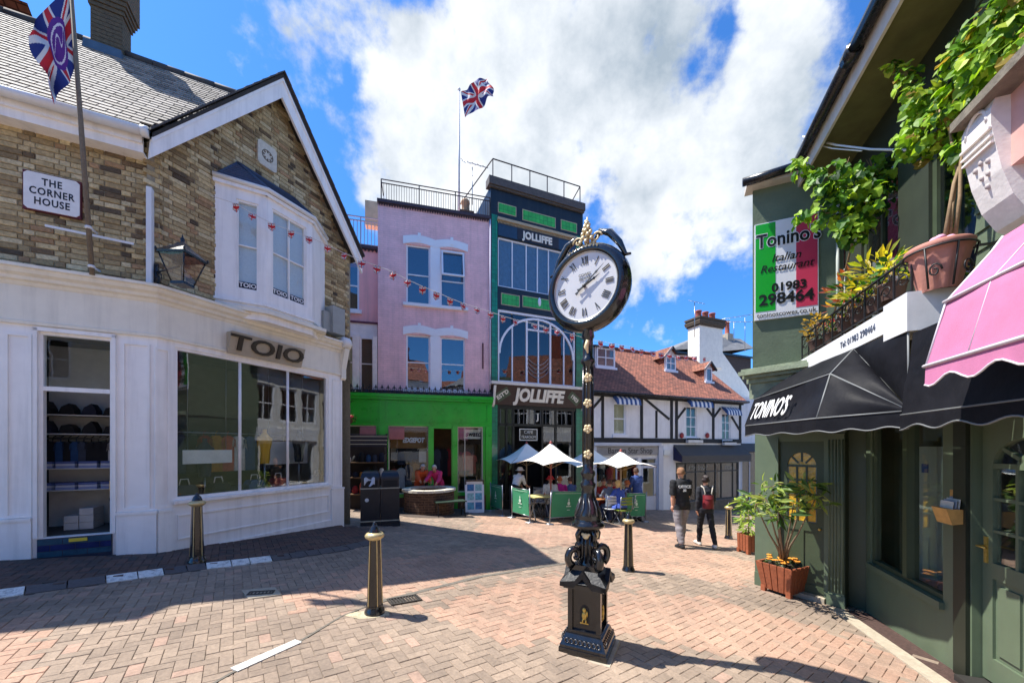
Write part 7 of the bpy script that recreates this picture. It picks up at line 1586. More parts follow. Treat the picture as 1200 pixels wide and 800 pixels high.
def parasol(px, Y, rim_y, apex_y, half, label, rot, pm):
    X = (px - CX) / F * Y; gz_ = G(X, Y); za = CZ + (HY - apex_y) / F * Y - gz_; zr = CZ + (HY - rim_y) / F * Y - gz_
    t = thing0('cafe_parasol', label, 'parasol', 'white cafe parasols')
    MB().tube([(0, 0, .05), (0, 0, za - .02)], .022, 10).build('pole', pm, t); MB().lathe([(.24, 0), (.24, .05), (.05, .09), (.04, .3)], n=20).build('base', mat('parasol_base', lin(90, 88, 84), .8), t)
    cs_ = [(-half, -half), (half, -half), (half, half), (-half, half)]
    for k in range(4):
        a, b = Vector((*cs_[k], zr)), Vector((*cs_[(k + 1) % 4], zr)); ap_ = Vector((0, 0, za)); mb = MB()
        def fn(u, v, a=a, b=b): e = a.lerp(b, u); pnt = e.lerp(ap_, v); pnt.z += -.05 * math.sin(math.pi * u) * (1 - v) ** 2 * .0 + .10 * math.sin(math.pi * u) * (1 - v) - .1 * math.sin(math.pi * v); return pnt
        mb.grid(fn, 8, 8); mb.build('canopy_panel', CV, t)
        MB().tube([a + Vector((0, 0, -.01)), a.lerp(ap_, .5) + Vector((0, 0, -.125)), ap_ - Vector((0, 0, .05))], .011, 5).build('rib', PW_, t)
        MB().tube([a.lerp(ap_, .45) + Vector((0, 0, -.12)), (0, 0, zr - .15)], .009, 5).build('strut', PW_, t)
    MB().lathe([(.05, 0), (.03, .05), (.0, .09)], z0=za - .02, n=10, close=False).build('finial', PR, t)
    place(t, X, Y, gz_, rot)
parasol(617, 12.9, 541, 519, .92, 'shaded parasol by the tiled pilaster, leftmost of the cafe parasols', R(20), PW_); parasol(645.5, 11.2, 543, 518.5, .76, 'sunlit cream parasol on a red pole left of the clock pillar', R(28), PR); parasol(692, 12.9, 545, 524, .92, 'shaded parasol directly behind the clock pillar', R(15), PW_); parasol(727.5, 11.3, 546, 528, .72, 'sunlit white parasol right of the clock pillar', R(24), PW_)
# folding chairs and tables
def chair(label, x, y, rz, m):
    t = thing0('folding_chair', label, 'chair', 'cafe chairs')
    for k in range(5): MB().box(-.2, .2, -.2 + k * .083, -.13 + k * .083, .44, .46).build('seat_slat', m, t)
    for k in range(3): MB().box(-.2, .2, -.235, -.215, .62 + k * .09, .68 + k * .09).build('back_slat', m, t)
    for s in (-1, 1): MB().tube([(s * .21, -.24, .88), (s * .21, -.2, .5), (s * .21, .24, 0)], .012, 6).build('leg', STEEL, t); MB().tube([(s * .19, .18, .44), (s * .19, -.26, 0)], .012, 6).build('leg', STEEL, t)
    place(t, x, y, G(x, y), rz); return t
def table(label, x, y, m, r=.34, sq=False):
    t = thing0('cafe_table', label, 'table', 'cafe tables')
    if sq: MB().box(-r, r, -r, r, .70, .735).build('top', m, t)
    else: MB().lathe([(r, .70), (r, .725), (r - .01, .73)], n=24).build('top', m, t)
    for s in (-1, 1): MB().bar((s * r * .7, -r * .7, 0), (s * r * .7, r * .5, .7), .025).build('leg', STEEL, t); MB().bar((s * r * .62, r * .7, 0), (s * r * .62, -r * .5, .7), .025).build('leg', STEEL, t)
    place(t, x, y, G(x, y), R(23)); return t
TBY = mat('table_yellow', lin(206, 196, 130), .6, var=.1); TBW = mat('table_wood', lin(176, 120, 74), .6, var=.2, scale=12); CHW = mat('chair_white', lin(196, 198, 200), .6); CHG = mat('chair_lime', lin(112, 128, 40), .6)
def px2(px, Y): return (px - CX) / F * Y
for px, Y, m, sq, lb in ((632, 11.35, TBY, True, 'pale yellow folding table between two green barriers'), (661, 12.5, TBW, False, 'round wooden table of the pair in magenta and denim'), (705, 11.9, TBW, True, 'wooden table in front of the person in red'), (735, 12.5, TBW, False, 'round table beside the yellow-haired diner')): table(lb, px2(px, Y), Y, m, .33, sq)
ch = [(638, 12.2, 200, CHW, 'white slatted chair left of the red-hatted diner'), (655.5, 11.95, -20, CHW, 'chair under the person in magenta'), (671, 12.05, 30, CHW, 'chair under the person in denim blue'), (707, 12.5, 170, CHW, 'chair under the person in red sunglasses'), (716, 11.45, 10, CHW, 'chair nearest the clock pillar on its right'), (723, 12.3, 100, CHW, 'chair under the person in a red top at the round table'), (729, 11.2, 20, CHG, 'lime chair under the yellow-haired diner'), (737, 12.1, 60, CHW, 'chair under the ginger-haired diner'), (645, 12.0, 10, CHW, 'chair under the red-hatted diner'), (628, 12.9, 150, CHW, 'empty white folding chair at the back by the shop door'), (622, 11.9, 60, CHW, 'empty folding chair behind the small yellow table')]
for px, Y, rz, m, lb in ch: chair(lb, px2(px, Y), Y, R(rz), m)
SIT = dict(legs=((82, 84), (80, 82)), arms=((35, 60), (30, 65)), sit=.56)
def diner(lb, px, Y, rz, cm, hair, **k): X = px2(px, Y); kw = dict(SIT); kw.update(k); return person(lb, X, Y, G(X, Y), R(rz), [('top', LONG if k.get('lean', 0) != 3 else TOP, .018, cm), ('trousers', TR, .012, CL('jeans', 52, 62, 86)), ('shoes', SH, .012, BLKT)], hair, 1.68, **kw)
BRN_ = mat('hair_brown', lin(84, 58, 42), .7, var=.3, scale=40); BLN = mat('hair_blond', lin(222, 190, 120), .7, var=.2, scale=40); GNG = mat('hair_ginger', lin(170, 96, 52), .7)
diner('seated diner in white top and red hat by the red parasol pole', 645, 12.0, 175, CL('white_top', 220, 218, 214), BRN_, hat=CL('red_hat', 190, 40, 44), lean=4); diner('seated diner in magenta top left of the clock pillar', 655.5, 11.95, -20, CL('magenta', 196, 36, 140), GNG, lean=6)
diner('seated diner in denim blue left of the clock pillar', 671, 12.05, 30, CL('denim', 74, 100, 150), BRN_, lean=12); diner('seated diner in dark red facing the square with sunglasses', 707, 12.5, 175, CL('dark_red', 150, 40, 34), BRN_, lean=6)
diner('seated diner in grey top just right of the clock pillar', 716, 11.5, 10, CL('slate', 96, 106, 122), BRN_, lean=10); diner('seated diner in bright red top at the round table', 723, 12.4, 100, CL('bright_red', 196, 40, 52), BRN_, lean=8)
diner('seated diner with yellow hair and blue jacket on the lime chair', 729, 11.25, 30, CL('royal_blue', 60, 86, 170), BLN, lean=16, hair_low=-.12); diner('seated diner with ginger hair beside the white parasol', 738, 12.15, 60, CL('navy_top', 40, 50, 92), GNG, lean=8)
X = px2(747, 12.2); person('person standing in blue patterned shirt near the white shop door', X, 12.2, G(X, 12.2), R(20), [('shirt', TOP, .022, CL('blue_pattern', 52, 78, 140)), ('trousers', TR, .016, CL('jeans', 52, 62, 86)), ('shoes', SH, .014, BLKT)], BRN_, 1.72, arms=((10, 40), (14, 50)), lean=6)
X = px2(603, 11.9); person('person in white sun hat and black dress behind the left barriers', X, 11.9, G(X, 11.9), R(-40), [('top', TOP, .018, CL('white_top', 220, 218, 214)), ('skirt', ('pelvis', 'thigh', 'shin'), .05, BLKT), ('shoes', SH, .014, BLKT)], BRN_, 1.58, arms=((25, 40), (20, 40)), lean=30, hat=CL('straw_white', 226, 220, 206), hair_low=-.1)
# ================================================================ THINGS ON THE CORNER HOUSE
ls = thing('name_plaque', 'white lettered house name board with maroon edge on the brick wall', 'sign', F1.w(F1.u(58), .05, F1.z(58, 225)))
a, b = F1.u(25), F1.u(91.5); z0, z1 = F1.z(58, 247), F1.z(58, 204); e = .035; MB(F1.M).box(a - .012, b + .012, .045, .08, z0 - .012, z1 + .012).build('backing', mat('maroon_edge', lin(92, 26, 36), .6), ls)
MB(F1.M).prism([(a + e, z0), (b - e, z0), (b, z0 + e), (b, z1 - e), (b - e, z1), (a + e, z1), (a, z1 - e), (a, z0 + e)], .035, .046).build('board', mat('enamel_white', lin(232, 230, 226), .4), ls)
hh = (z1 - z0)
for i, s_ in enumerate(('THE', 'CORNER', 'HOUSE')): lettering(s_, facM(F1, (a + b) / 2, .033, z1 - hh * (.23 + .27 * i)), TXT, ls, hh * .27, ext=.001, bold=.003, spacing=1.15, sx=.72)
# lantern
ln_ = thing('wall_lantern', 'black Victorian wall lantern on a scrolled bracket above the shopfront', 'lamp', F2.w(F2.u(187), 0, F2.z(187, 335)))
c = at(214, 313, 5.1); hx = .125
top = lambda w, z: [(c.x + sx * w * 1.12, c.y + sy * w * 1.12, c.z + z * 1.12) for sx, sy in ((-1, -1), (1, -1), (1, 1), (-1, 1))]
zb0, zb1 = -.2, .12
for k in range(4):
    pa_, pb_2 = top(.075, zb0)[k], top(.155, zb1)[k]; MB().tube([pa_, pb_2], .009, 5).build('frame_bar', BLACK, ln_)
    q = [top(.073, zb0)[k], top(.073, zb0)[(k + 1) % 4], top(.153, zb1)[(k + 1) % 4], top(.153, zb1)[k]]; MB().add(q, [(0, 1, 2, 3)]).build('pane', glass('lantern_glass', (.9, .92, .9), .85, refl=.08), ln_)
mb = MB(); mb.add(top(.08, zb0 - .03) + top(.08, zb0), [(0, 1, 5, 4), (1, 2, 6, 5), (2, 3, 7, 6), (3, 0, 4, 7), (3, 2, 1, 0), (4, 5, 6, 7)]); mb.build('base', BLACK, ln_)
mb = MB(); prv = [(.165, .11), (.17, .135), (.12, .19), (.06, .25), (.035, .29)]
for (w0, z0_), (w1, z1_) in zip(prv, prv[1:]): mb.add(top(w0, z0_) + top(w1, z1_), [(0, 1, 5, 4), (1, 2, 6, 5), (2, 3, 7, 6), (3, 0, 4, 7)])
mb.lathe([(.045, .28), (.05, .31), (.03, .33), (.02, .36), (.028, .38), (.012, .41), (.0, .46)], c.x, c.y, c.z, 10, close=False)
for p_ in top(.17, .13): mb.ball((p_[0], p_[1], p_[2] + .02), (.014, .014, .03), 6, 4)
mb.build('roof', BLACK, ln_)
w0 = F2.w(F2.u(186), .07, F2.z(186, 318)); w1 = F2.w(F2.u(186), .07, F2.z(186, 338))
mb = MB(); mb.tube([w0 + Vector((0, 0, .12)), w1], .03, 8).tube([w0, Vector((c.x, c.y, c.z + .02)) + (w0 - c).normalized() * .13, ], .014, 6); mb.tube([w0 + (c - w0) * .25 * (1 - i / 16) * Vector((1, 1, 0)).length * .0 + (c - w0) * (.1 + .12 * math.cos(i * .6) * (1 - i / 18)) + Vector((0, 0, -.1 + .1 * math.sin(i * .6) * (1 - i / 18))) for i in range(15)], .008, 5); mb.build('bracket', BLACK, ln_)
# flagpole and flag
fp_ = thing('flagpole', 'grey wooden flagpole leaning out from the corner house wall', 'flagpole', at(108, 322, 5.05))
pb0, pt0 = at(108, 322, 5.08), at(82, -25, 4.72); MB().tube([pb0, pb0.lerp(pt0, .5), pt0], [.028, .026, .02], 10).build('pole', mat('weathered_wood', lin(118, 106, 90), .8, var=.25, scale=30), fp_)
for t in (.03, .17): q = pb0.lerp(pt0, t); MB().tube([q, Vector((q.x - .04, q.y + .14, q.z))], .014, 6).ball(q, (.04, .04, .03), 8, 5).build('clamp', PIPE, fp_)
def flag(label, hb, ht, fb, ft, fold, emblem=None, n=(120, 72)):
    t = thing('union_flag', label, 'flag', hb); hb, ht, fb, ft = [Vector(v) for v in (hb, ht, fb, ft)]
    nn = (fb - hb).cross(ht - hb).normalized()
    def fn(u, v): p = hb.lerp(ht, v).lerp(fb.lerp(ft, v), u); s = fold * u ** .6; return p + nn * (s * math.sin(u * 9 + v * 3.2) + s * .6 * math.sin(u * 17 - v * 6 + 1)) + Vector((s * .7 * math.sin(v * 9 + u * 4), 0, s * .6 * math.sin(u * 8 + 2)))
    def cf(u, v):
        if emblem and (u - .47) ** 2 / .045 + (v - .5) ** 2 / .12 < 1:
            d_ = abs(math.hypot((u - .47) / .212, (v - .5) / .346) - .72)
            if d_ < .05 or (abs(v - .55 - .1 * math.sin(u * 40)) < .018 and abs(u - .47) < .12): return (.6, .55, .62)
            return (.09, .012, .2)
        return union(u, v)
    mb = MB(); mb.grid(fn, n[0], n[1], colfn=cf); mb.build('cloth', mat('flag_cloth', (1, 1, 1), .8, mode='attr', var=.05, bump=.1), t); return t
flag('Union flag with purple emblem hanging from the leaning flagpole', at(91, 72, 4.83), at(83, -22, 4.73), at(66, 121, 4.68), at(30, 42, 4.6), .05, True)
fp2 = thing('roof_flagpole', 'tall white flagpole on the mauve house roof', 'flagpole', at(538, 262, 13.9)); MB().tube([at(538, 262, 13.9), at(538, 106, 13.9)], [.045, .03], 8).ball(at(538, 105, 13.9), .06, 8, 6).build('pole', mat('pole_white', lin(206, 206, 206), .5), fp2)
flag('Union flag flying from the rooftop flagpole', at(545, 138, 13.9), at(540, 108, 13.9), at(580, 112, 13.6), at(571, 88, 13.7), .09)
# bunting
S0, E0_ = at(247, 231, 6.05), at(832, 421, 16.9)
bt_pts = [(247, 231), (276, 240), (296, 252), (318, 263), (341, 272), (362, 279), (384, 289), (403, 298), (424, 307), (442, 313), (460, 320), (477, 329), (495, 337), (512, 344), (528, 351), (543, 357), (559, 362), (575, 367), (590, 372), (604, 376), (627, 381), (640, 385), (653, 388), (671, 393), (692, 400), (704, 401), (717, 404), (729, 406), (741, 408), (752, 411), (765, 413), (775, 415), (785, 416), (795, 418), (804, 418), (814, 419), (826, 420), (832, 421)]
bu = thing('bunting', 'string of Union flag bunting running from the bay window to the timbered house', 'bunting', S0)
P3 = []
for px, py in bt_pts:
    r = (px - CX) / F; t = (r * S0.y - S0.x) / ((E0_.x - S0.x) - r * (E0_.y - S0.y)); Y = S0.y + t * (E0_.y - S0.y); P3.append(at(px, py - 1.5, Y))
MB().tube(P3, .006, 5).build('cord', mat('cord_white', lin(220, 214, 206), .8), bu)
FLM = mat('bunting_cloth', (1, 1, 1), .85, mode='attr', var=.05); fm = {}
random.seed(2)
def jack(u, v):                                                   # the coarser printed version used on the small flags
    x, y = (u - .5) * 60, (v - .5) * 30; d = abs(abs(y) - abs(x) / 2) * .894
    if abs(x) < 5.5 or abs(y) < 4: return (.5, .012, .02)
    if abs(x) < 9 or abs(y) < 6.5 or d < 4.2: return (.05, .04, .04) if False else ((.5, .012, .02) if d < 1.3 and abs(x) > 9 and abs(y) > 6.5 else (.62, .62, .6))
    return (.01, .025, .17)
def pennant(w, h):
    mb = MB()
    mb.grid(lambda u, v: ((u - .5) * w, .015 * math.sin(u * 6 + v * 5), -h * v * (1 - .28 * abs(u - .5) * 2)), 16, 12, colfn=lambda u, v: jack(u, 1 - v)); me = mb.mesh('pennant'); me.materials.append(FLM); return me
pm_ = pennant(.2, .24)
for i, p in enumerate(P3[1:-1]):
    o = bpy.data.objects.new('pennant', pm_); col.objects.link(o); o.parent = bu; o.location = p - S0; o.rotation_euler = (random.uniform(-.3, .3), random.uniform(-.15, .15), random.uniform(-.4, .5) + R(15)); k = .56 if i < 7 else (.74 if i < 22 else 1.0); o.scale = (k,) * 3
# wires and boxes on the wall
ub = thing('meter_cabinet', 'pair of grey meter boxes on the gable wall', 'utility box', F2.w(F2.u(388), -.1, F2.z(388, 392)))
for a, b, y0, y1, d in ((379, 388, 365, 388, .1), (387, 401, 360, 391, .17)): MB(F2.M).box(F2.u(a, .08), F2.u(b, .08), -d, .085, F2.z(a, y1), F2.z(a, y0)).build('box', mat('cabinet_grey', lin(156, 158, 152), .5, var=.1), ub)
al = thing('alarm_box', 'white round alarm box at the end of the shop cornice', 'alarm', F2.w(F2.u(408), -.1, F2.z(408, 410))); mb = MB(F2.M @ Matrix.Translation((F2.u(405, .15), -.14, F2.z(408, 405))) @ Matrix.Rotation(R(90), 4, 'Y')); mb.lathe([(.0, -.1), (.1, -.1), (.12, -.07), (.12, .07), (.1, .1), (.0, .1)], n=18, close=False).build('casing', PIPE, al)
# ================================================================ SHOP CONTENTS (white corner shop)
sh = thing('shop_shelving', 'display shelving with folded clothes inside the shop doorway', 'shelving', F1.w((dL + dR) / 2, .9, zsill)); SHW = mat('shelf_white', lin(206, 204, 198), .6)
zs_ = [F1.z(90, y, -.6) for y in (618, 573, 548, 508, 486)]; SA, SB_ = dL - .35, dR + .3
for z in zs_[1:]: MB(F1.M).box(SA, SB_, .55, .98, z - .015, z).build('shelf', SHW, sh)
MB(F1.M).box(SA, SB_, .985, 1.0, zs_[0] - .1, ztop).build('back_panel', SHW, sh); MB(F1.M).tube([(SA, .72, zs_[3] - .07), (SB_, .72, zs_[3] - .07)], .012, 6).build('hanging_rail', STEEL, sh)
random.seed(21)
for k in range(17): garment(F1, SA + .08 + k * .082, .72, zs_[3] - .12, .12, .36, random.choice([CLM[0], CLM[6], CLM[3], CLM[6], CLM[2], CLM[5]]), sh)
for z, hs_ in ((zs_[1], 0), (zs_[2], 0), (zs_[3], 1), (zs_[4], 1)):
    for k in range(6):
        u_ = SA + .1 + k * .24
        if hs_: MB(F1.M).prism([(u_ - .09, z), (u_ + .09, z), (u_ + .08, z + .09), (u_ + .03, z + .14 + random.random() * .06), (u_ - .05, z + .12)], .62, .8).build('bag', random.choice([CLM[6], CLM[0], CLM[6]]), sh)
        else:
            for j in range(3): MB(F1.M).box(u_ - .1, u_ + .1, .6, .86, z + j * .034, z + j * .034 + .03).build('folded_shirt', mat('shirt_%d' % (j % 3), (lin(150, 160, 196), lin(206, 206, 214), lin(96, 110, 160))[j % 3], .8), sh)
bx_ = [(dL + .02, 0), (dL + .02, 1), (dL + .18, 0), (dL + .18, 1), (dL + .18, 2)]
for (u_, j), lb_ in zip(bx_, ('lower white shoe box of the shorter stack in the doorway', 'upper white shoe box of the shorter stack in the doorway', 'bottom white shoe box of the taller stack in the doorway', 'middle white shoe box of the taller stack in the doorway', 'top white shoe box of the taller stack in the doorway')): bxo = tag(MB(F1.M).box(u_, u_ + .15, .5, .8, zsill + .004 + j * .105, zsill + .004 + j * .105 + .1).build('shoe_box', SHW), lb_, 'box', 'white shoe boxes')
# window display
random.seed(4)
def bust(u, y, z, m, label, fac=F2, legs=False):
    t = thing('dressed_bust', label, 'mannequin', fac.w(u, y, z)); mb = MB(fac.M); rg = [(0, .09, .06), (.12, .1, .075), (.25, .1, .07), (.4, .14, .085), (.5, .15, .075), (.56, .08, .05), (.62, .035, .035), (.68, .035, .035)]
    n = 14; mb.add([(u + rx * math.cos(2 * math.pi * j / n), y + ry * math.sin(2 * math.pi * j / n), z + .5 + h_) for h_, rx, ry in rg for j in range(n)], [(i * n + j, i * n + (j + 1) % n, (i + 1) * n + (j + 1) % n, (i + 1) * n + j) for i in range(len(rg) - 1) for j in range(n)], smooth=True); mb.build('garment', m, t)
    MB(fac.M).tube([(u, y, z), (u, y, z + .5)], .015, 6).lathe([(.12, 0), (.12, .015), (.02, .03)], u, y, z, 14).build('stand', STEEL, t)
wz = wz0 + .002
bust(F2.u(310, -.4), .4, wz, mat('yellow_oilskin', lin(210, 160, 30), .5), 'bust in a yellow jacket in the middle shop window pane'); bust(F2.u(240, -.5), .5, wz - .2, CLM[0], 'bust in navy in the left shop window pane'); bust(F2.u(352, -.5), .55, wz, CLM[6], 'bust in black in the right shop window pane')
for u_, m_, lb in ((F2.u(216, -.3), CLM[0], 'navy holdall at the left of the shop window'), (F2.u(256, -.3), CLM[6], 'dark holdall beside the first mullion of the shop window'), (F2.u(298, -.3), CLM[5], 'blue bag in the middle of the shop window'), (F2.u(326, -.3), CLM[1], 'red bag by the second mullion of the shop window'), (F2.u(372, -.3), CLM[3], 'grey bag at the right of the shop window')):
    t = thing('holdall', lb, 'bag', F2.w(u_, .3, wz)); mb = MB(F2.M); mb.prism([(u_ - .14, wz), (u_ + .14, wz), (u_ + .15, wz + .12), (u_ + .1, wz + .2), (u_ - .1, wz + .2), (u_ - .15, wz + .12)], .2, .4); mb.build('bag', m_, t); MB(F2.M).tube([(u_ - .07, .3, wz + .2), (u_ - .05, .3, wz + .3), (u_ + .05, .3, wz + .3), (u_ + .07, .3, wz + .2)], .01, 5).build('handle', CLM[2], t)
ph = thing('reflection_panel', 'white poster panel standing in for a mirrored fascia in the left shop pane', 'reflection', F2.w(F2.u(240, -.25), .25, wz0 + .6)); MB(F2.M).box(F2.u(214, -.25), F2.u(272, -.25), .25, .262, wz0 + .55, wz0 + .78).build('panel', mat('reflection_white', lin(222, 222, 214), .6), ph)  # pale panel stands in for the restaurant fascia mirrored in the glass
for k in (0, 1): MB(F2.M).tube([(F2.u(220 + k * 45, -.25), .256, wz0 + .78), (F2.u(220 + k * 45, -.25), .256, wz1 + .1)], .004, 4).build('wire', STEEL, ph)
rk = thing('garment_rail', 'rail of colourful garments at the back of the shop window', 'clothes rail', F2.w(F2.u(300, -1.1), 1.1, wz0)); MB(F2.M).tube([(wL + .1, 1.1, wz0 + 1.1), (wR - .2, 1.1, wz0 + 1.1)], .012, 6).build('rail', STEEL, rk)
for k in range(11): garment(F2, wL + .3 + k * .2, 1.1, wz0 + 1.05, .3, .7, CLM[(k * 3) % 8], rk)
dp_ = thing('display_panel', 'pale display screen hanging in the shop window', 'panel', F2.w(F2.u(330, -.9), .9, wz0 + .5)); MB(F2.M).box(F2.u(310, -.9), F2.u(362, -.9), .9, .92, wz0 + .45, wz0 + .95).build('panel', mat('display_white', lin(214, 214, 208), .6), dp_)
for k in (0, 1): MB(F2.M).tube([(F2.u(315 + k * 40, -.9), .91, wz0 + .95), (F2.u(315 + k * 40, -.9), .91, wz1 + .1)], .004, 4).build('wire', STEEL, dp_)
# ================================================================ PLANTS
def leafmat(name):
    m = mat(name, (.1, .2, .03), .5, mode='attr' if 'field' in name else 'obj', var=.25, scale=30, spec=.35); t = m.node_tree; b = t.nodes['Principled BSDF']; out = [n for n in t.nodes if n.type == 'OUTPUT_MATERIAL'][0]
    src = b.inputs['Base Color'].links[0].from_socket; tr = t.nodes.new('ShaderNodeBsdfTranslucent'); mul = t.nodes.new('ShaderNodeMix'); mul.data_type = 'RGBA'; mul.blend_type = 'MULTIPLY'; mul.inputs[0].default_value = 1; mul.inputs[7].default_value = (1.5, 1.5, .6, 1); t.links.new(src, mul.inputs[6]); t.links.new(mul.outputs[2], tr.inputs[0])
    mx = t.nodes.new('ShaderNodeMixShader'); mx.inputs[0].default_value = .42; t.links.new(b.outputs[0], mx.inputs[1]); t.links.new(tr.outputs[0], mx.inputs[2]); t.links.new(mx.outputs[0], out.inputs['Surface']); return m
LFO, LFA = leafmat('leaf'), leafmat('leaf_field')
VINE = ([(0, 0, 0), (-.34, -.06, .12), (-.55, .28, .02), (-.36, .42, .12), (-.32, .74, -.02), (0, 1.0, -.22), (.32, .74, .0), (.36, .42, .14), (.55, .28, .0), (.34, -.06, .12), (0, .45, .02)], [(0, 10, 2, 1), (10, 3, 2), (10, 5, 4, 3), (10, 7, 6, 5), (10, 8, 7), (0, 9, 8, 10)])
BLADE = ([(0, 0, 0), (-.10, .3, .03), (-.12, .6, .02), (0, 1.0, -.12), (.12, .6, .02), (.10, .3, .03), (0, .5, -.01)], [(0, 6, 2, 1), (6, 3, 2), (6, 4, 3), (0, 5, 4, 6)])
OVAL = ([(0, 0, 0), (-.24, .3, .05), (-.26, .6, .05), (0, 1.0, -.05), (.26, .6, .05), (.24, .3, .05), (0, .5, 0)], [(0, 6, 2, 1), (6, 3, 2), (6, 4, 3), (0, 5, 4, 6)])
LM = {}
for nm, sh_ in (('vine', VINE), ('blade', BLADE), ('oval', OVAL)): me_ = MB().add(*sh_).mesh('leaf'); me_.materials.append(LFO); LM[nm] = (me_, sh_)
def leaves(root, blobs, shape, size, pal, nobj=0, droop=.5, parent=None):
    me_, sh_ = LM[shape]; rest = MB(); off = Vector(root['_o']); cnt = 0; L = []
    for c, rad, n in blobs:
        for _ in range(n):
            d = Vector((random.gauss(0, 1), random.gauss(0, 1), random.gauss(0, 1))).normalized(); r = random.random() ** .45
            p = Vector(c) + Vector((d.x * rad[0], d.y * rad[1], d.z * rad[2])) * r; L.append((p, d, r))
    L.sort(key=lambda e: e[0].y - e[2] * .2)
    for i, (p, d, r) in enumerate(L):
        tip = (Vector((d.x, d.y, d.z * .3)) * (1 - droop) + Vector((0, 0, -1)) * droop + Vector((random.gauss(0, .4), random.gauss(0, .4), random.gauss(0, .3)))).normalized()
        nrm = (d + Vector((-.5, -.4, .6)) + Vector((random.gauss(0, .5), random.gauss(0, .5), random.gauss(0, .5)))); x_ = tip.cross(nrm).normalized(); z_ = x_.cross(tip)
        s = size * random.uniform(.45, 1.3); M = Matrix.Translation(p) @ Matrix(((x_.x, tip.x, z_.x, 0), (x_.y, tip.y, z_.y, 0), (x_.z, tip.z, z_.z, 0), (0, 0, 0, 1))) @ Matrix.Scale(s, 4)
        c_ = Vector(random.choice(pal)) * random.uniform(.75, 1.2)
        if i < nobj: o = bpy.data.objects.new('leaf', me_); col.objects.link(o); o.parent = parent or root; o.matrix_basis = Matrix.Translation(-off) @ M; o.color = (*c_, 1)
        else: rest.M = M; rest.add(*sh_, col=tuple(c_))
    tw = MB()
    for c, rad, n in blobs:
        for _ in range(4 if n > 12 else 1):
            d = Vector((random.gauss(0, 1), random.gauss(0, 1), random.gauss(0, 1))).normalized(); tw.tube([Vector(c), Vector(c) + Vector((d.x * rad[0], d.y * rad[1], d.z * rad[2])) * .5 + Vector((0, 0, .01)), Vector(c) + Vector((d.x * rad[0], d.y * rad[1], d.z * rad[2])) * .95], [.004, .003, .0015], 4)
    tag(tw.build('twigs', STEM, parent or root), kind='stuff')
    if rest.v: f_ = rest.build('foliage', LFA, parent or root); tag(f_, kind='stuff')
random.seed(31); STEM = mat('vine_stem', lin(150, 124, 92), .85, var=.25, scale=40)
GV = [lin(146, 180, 50), lin(160, 194, 60), lin(120, 160, 46), lin(94, 138, 40), lin(186, 204, 76), lin(130, 168, 48), lin(70, 110, 36), lin(150, 128, 60)]; GDk = [lin(60, 104, 36), lin(80, 128, 44), lin(104, 150, 50), lin(44, 80, 32)]; YL = [lin(206, 196, 60), lin(190, 170, 50), lin(150, 160, 50)]; RG_ = [lin(170, 96, 56), lin(120, 140, 50), lin(190, 150, 60), lin(150, 70, 50)]
# grape vine over the balcony
pot_c = at(1100, 342, 2.98)
vn = thing('climbing_vine', 'bright green climbing vine hanging over the right side of the balcony', 'vine', (pot_c.x, pot_c.y, pot_c.z + .34))

st_pts = [[(1112, 285, 3.0), (1116, 240, 3.02), (1122, 200, 3.08), (1112, 150, 3.2), (1090, 110, 3.4)], [(1118, 285, 3.0), (1125, 230, 3.0), (1126, 190, 3.0), (1145, 110, 2.98), (1180, 50, 2.66)], [(1106, 285, 3.0), (1118, 215, 3.04), (1128, 185, 3.05), (1150, 130, 2.95), (1195, 90, 2.6)]]
for sp in st_pts: MB().tube([at(*q) for q in sp], [.016, .014, .012, .009, .006], 6).build('stem', STEM, vn)
blobs = [(at(*c), (r, r * .6, r), n) for c, r, n in (((1062, 92, 3.55), .12, 16), ((1082, 120, 3.45), .2, 55), ((1105, 150, 3.3), .22, 75), ((1075, 165, 3.45), .18, 45), ((1135, 115, 3.08), .22, 90), ((1135, 60, 3.02), .2, 60), ((1160, 75, 2.82), .2, 85), ((1185, 50, 2.62), .18, 70), ((1195, 95, 2.58), .16, 55), ((1165, 25, 2.78), .16, 50), ((1190, 10, 2.6), .14, 40), ((1130, 175, 3.1), .13, 35), ((1045, 80, 3.7), .07, 8), ((1225, 50, 2.4), .2, 40))]
blobs = [(c, r, int(n * 1.9)) for c, r, n in blobs]; leaves(vn, blobs, 'vine', .088, GV, 180, .55)
vn2 = thing('climbing_vine', 'darker leafy vine overhanging the corner of the restaurant sign', 'vine', FU.w(.1, -.3, CZ + 1.25))
MB().tube([FU.w(.1, -.3, CZ + 1.25), at(1000, 280, 4.6), at(990, 240, 4.6), at(960, 215, 4.7)], [.014, .012, .01, .005], 6).build('stem', STEM, vn2)
blobs = [(at(*c), (r, r * .7, r), n) for c, r, n in (((985, 215, 4.5), .3, 75), ((1012, 235, 4.4), .3, 85), ((968, 250, 4.55), .18, 30), ((1000, 268, 4.4), .2, 50), ((955, 205, 4.7), .1, 14), ((940, 195, 4.85), .12, 12), ((1025, 205, 4.4), .22, 40), ((938, 255, 4.8), .08, 10))]
blobs = [(c, r, int(n * 1.7)) for c, r, n in blobs]; leaves(vn2, blobs, 'vine', .105, GDk + GV[:3], 120, .55)
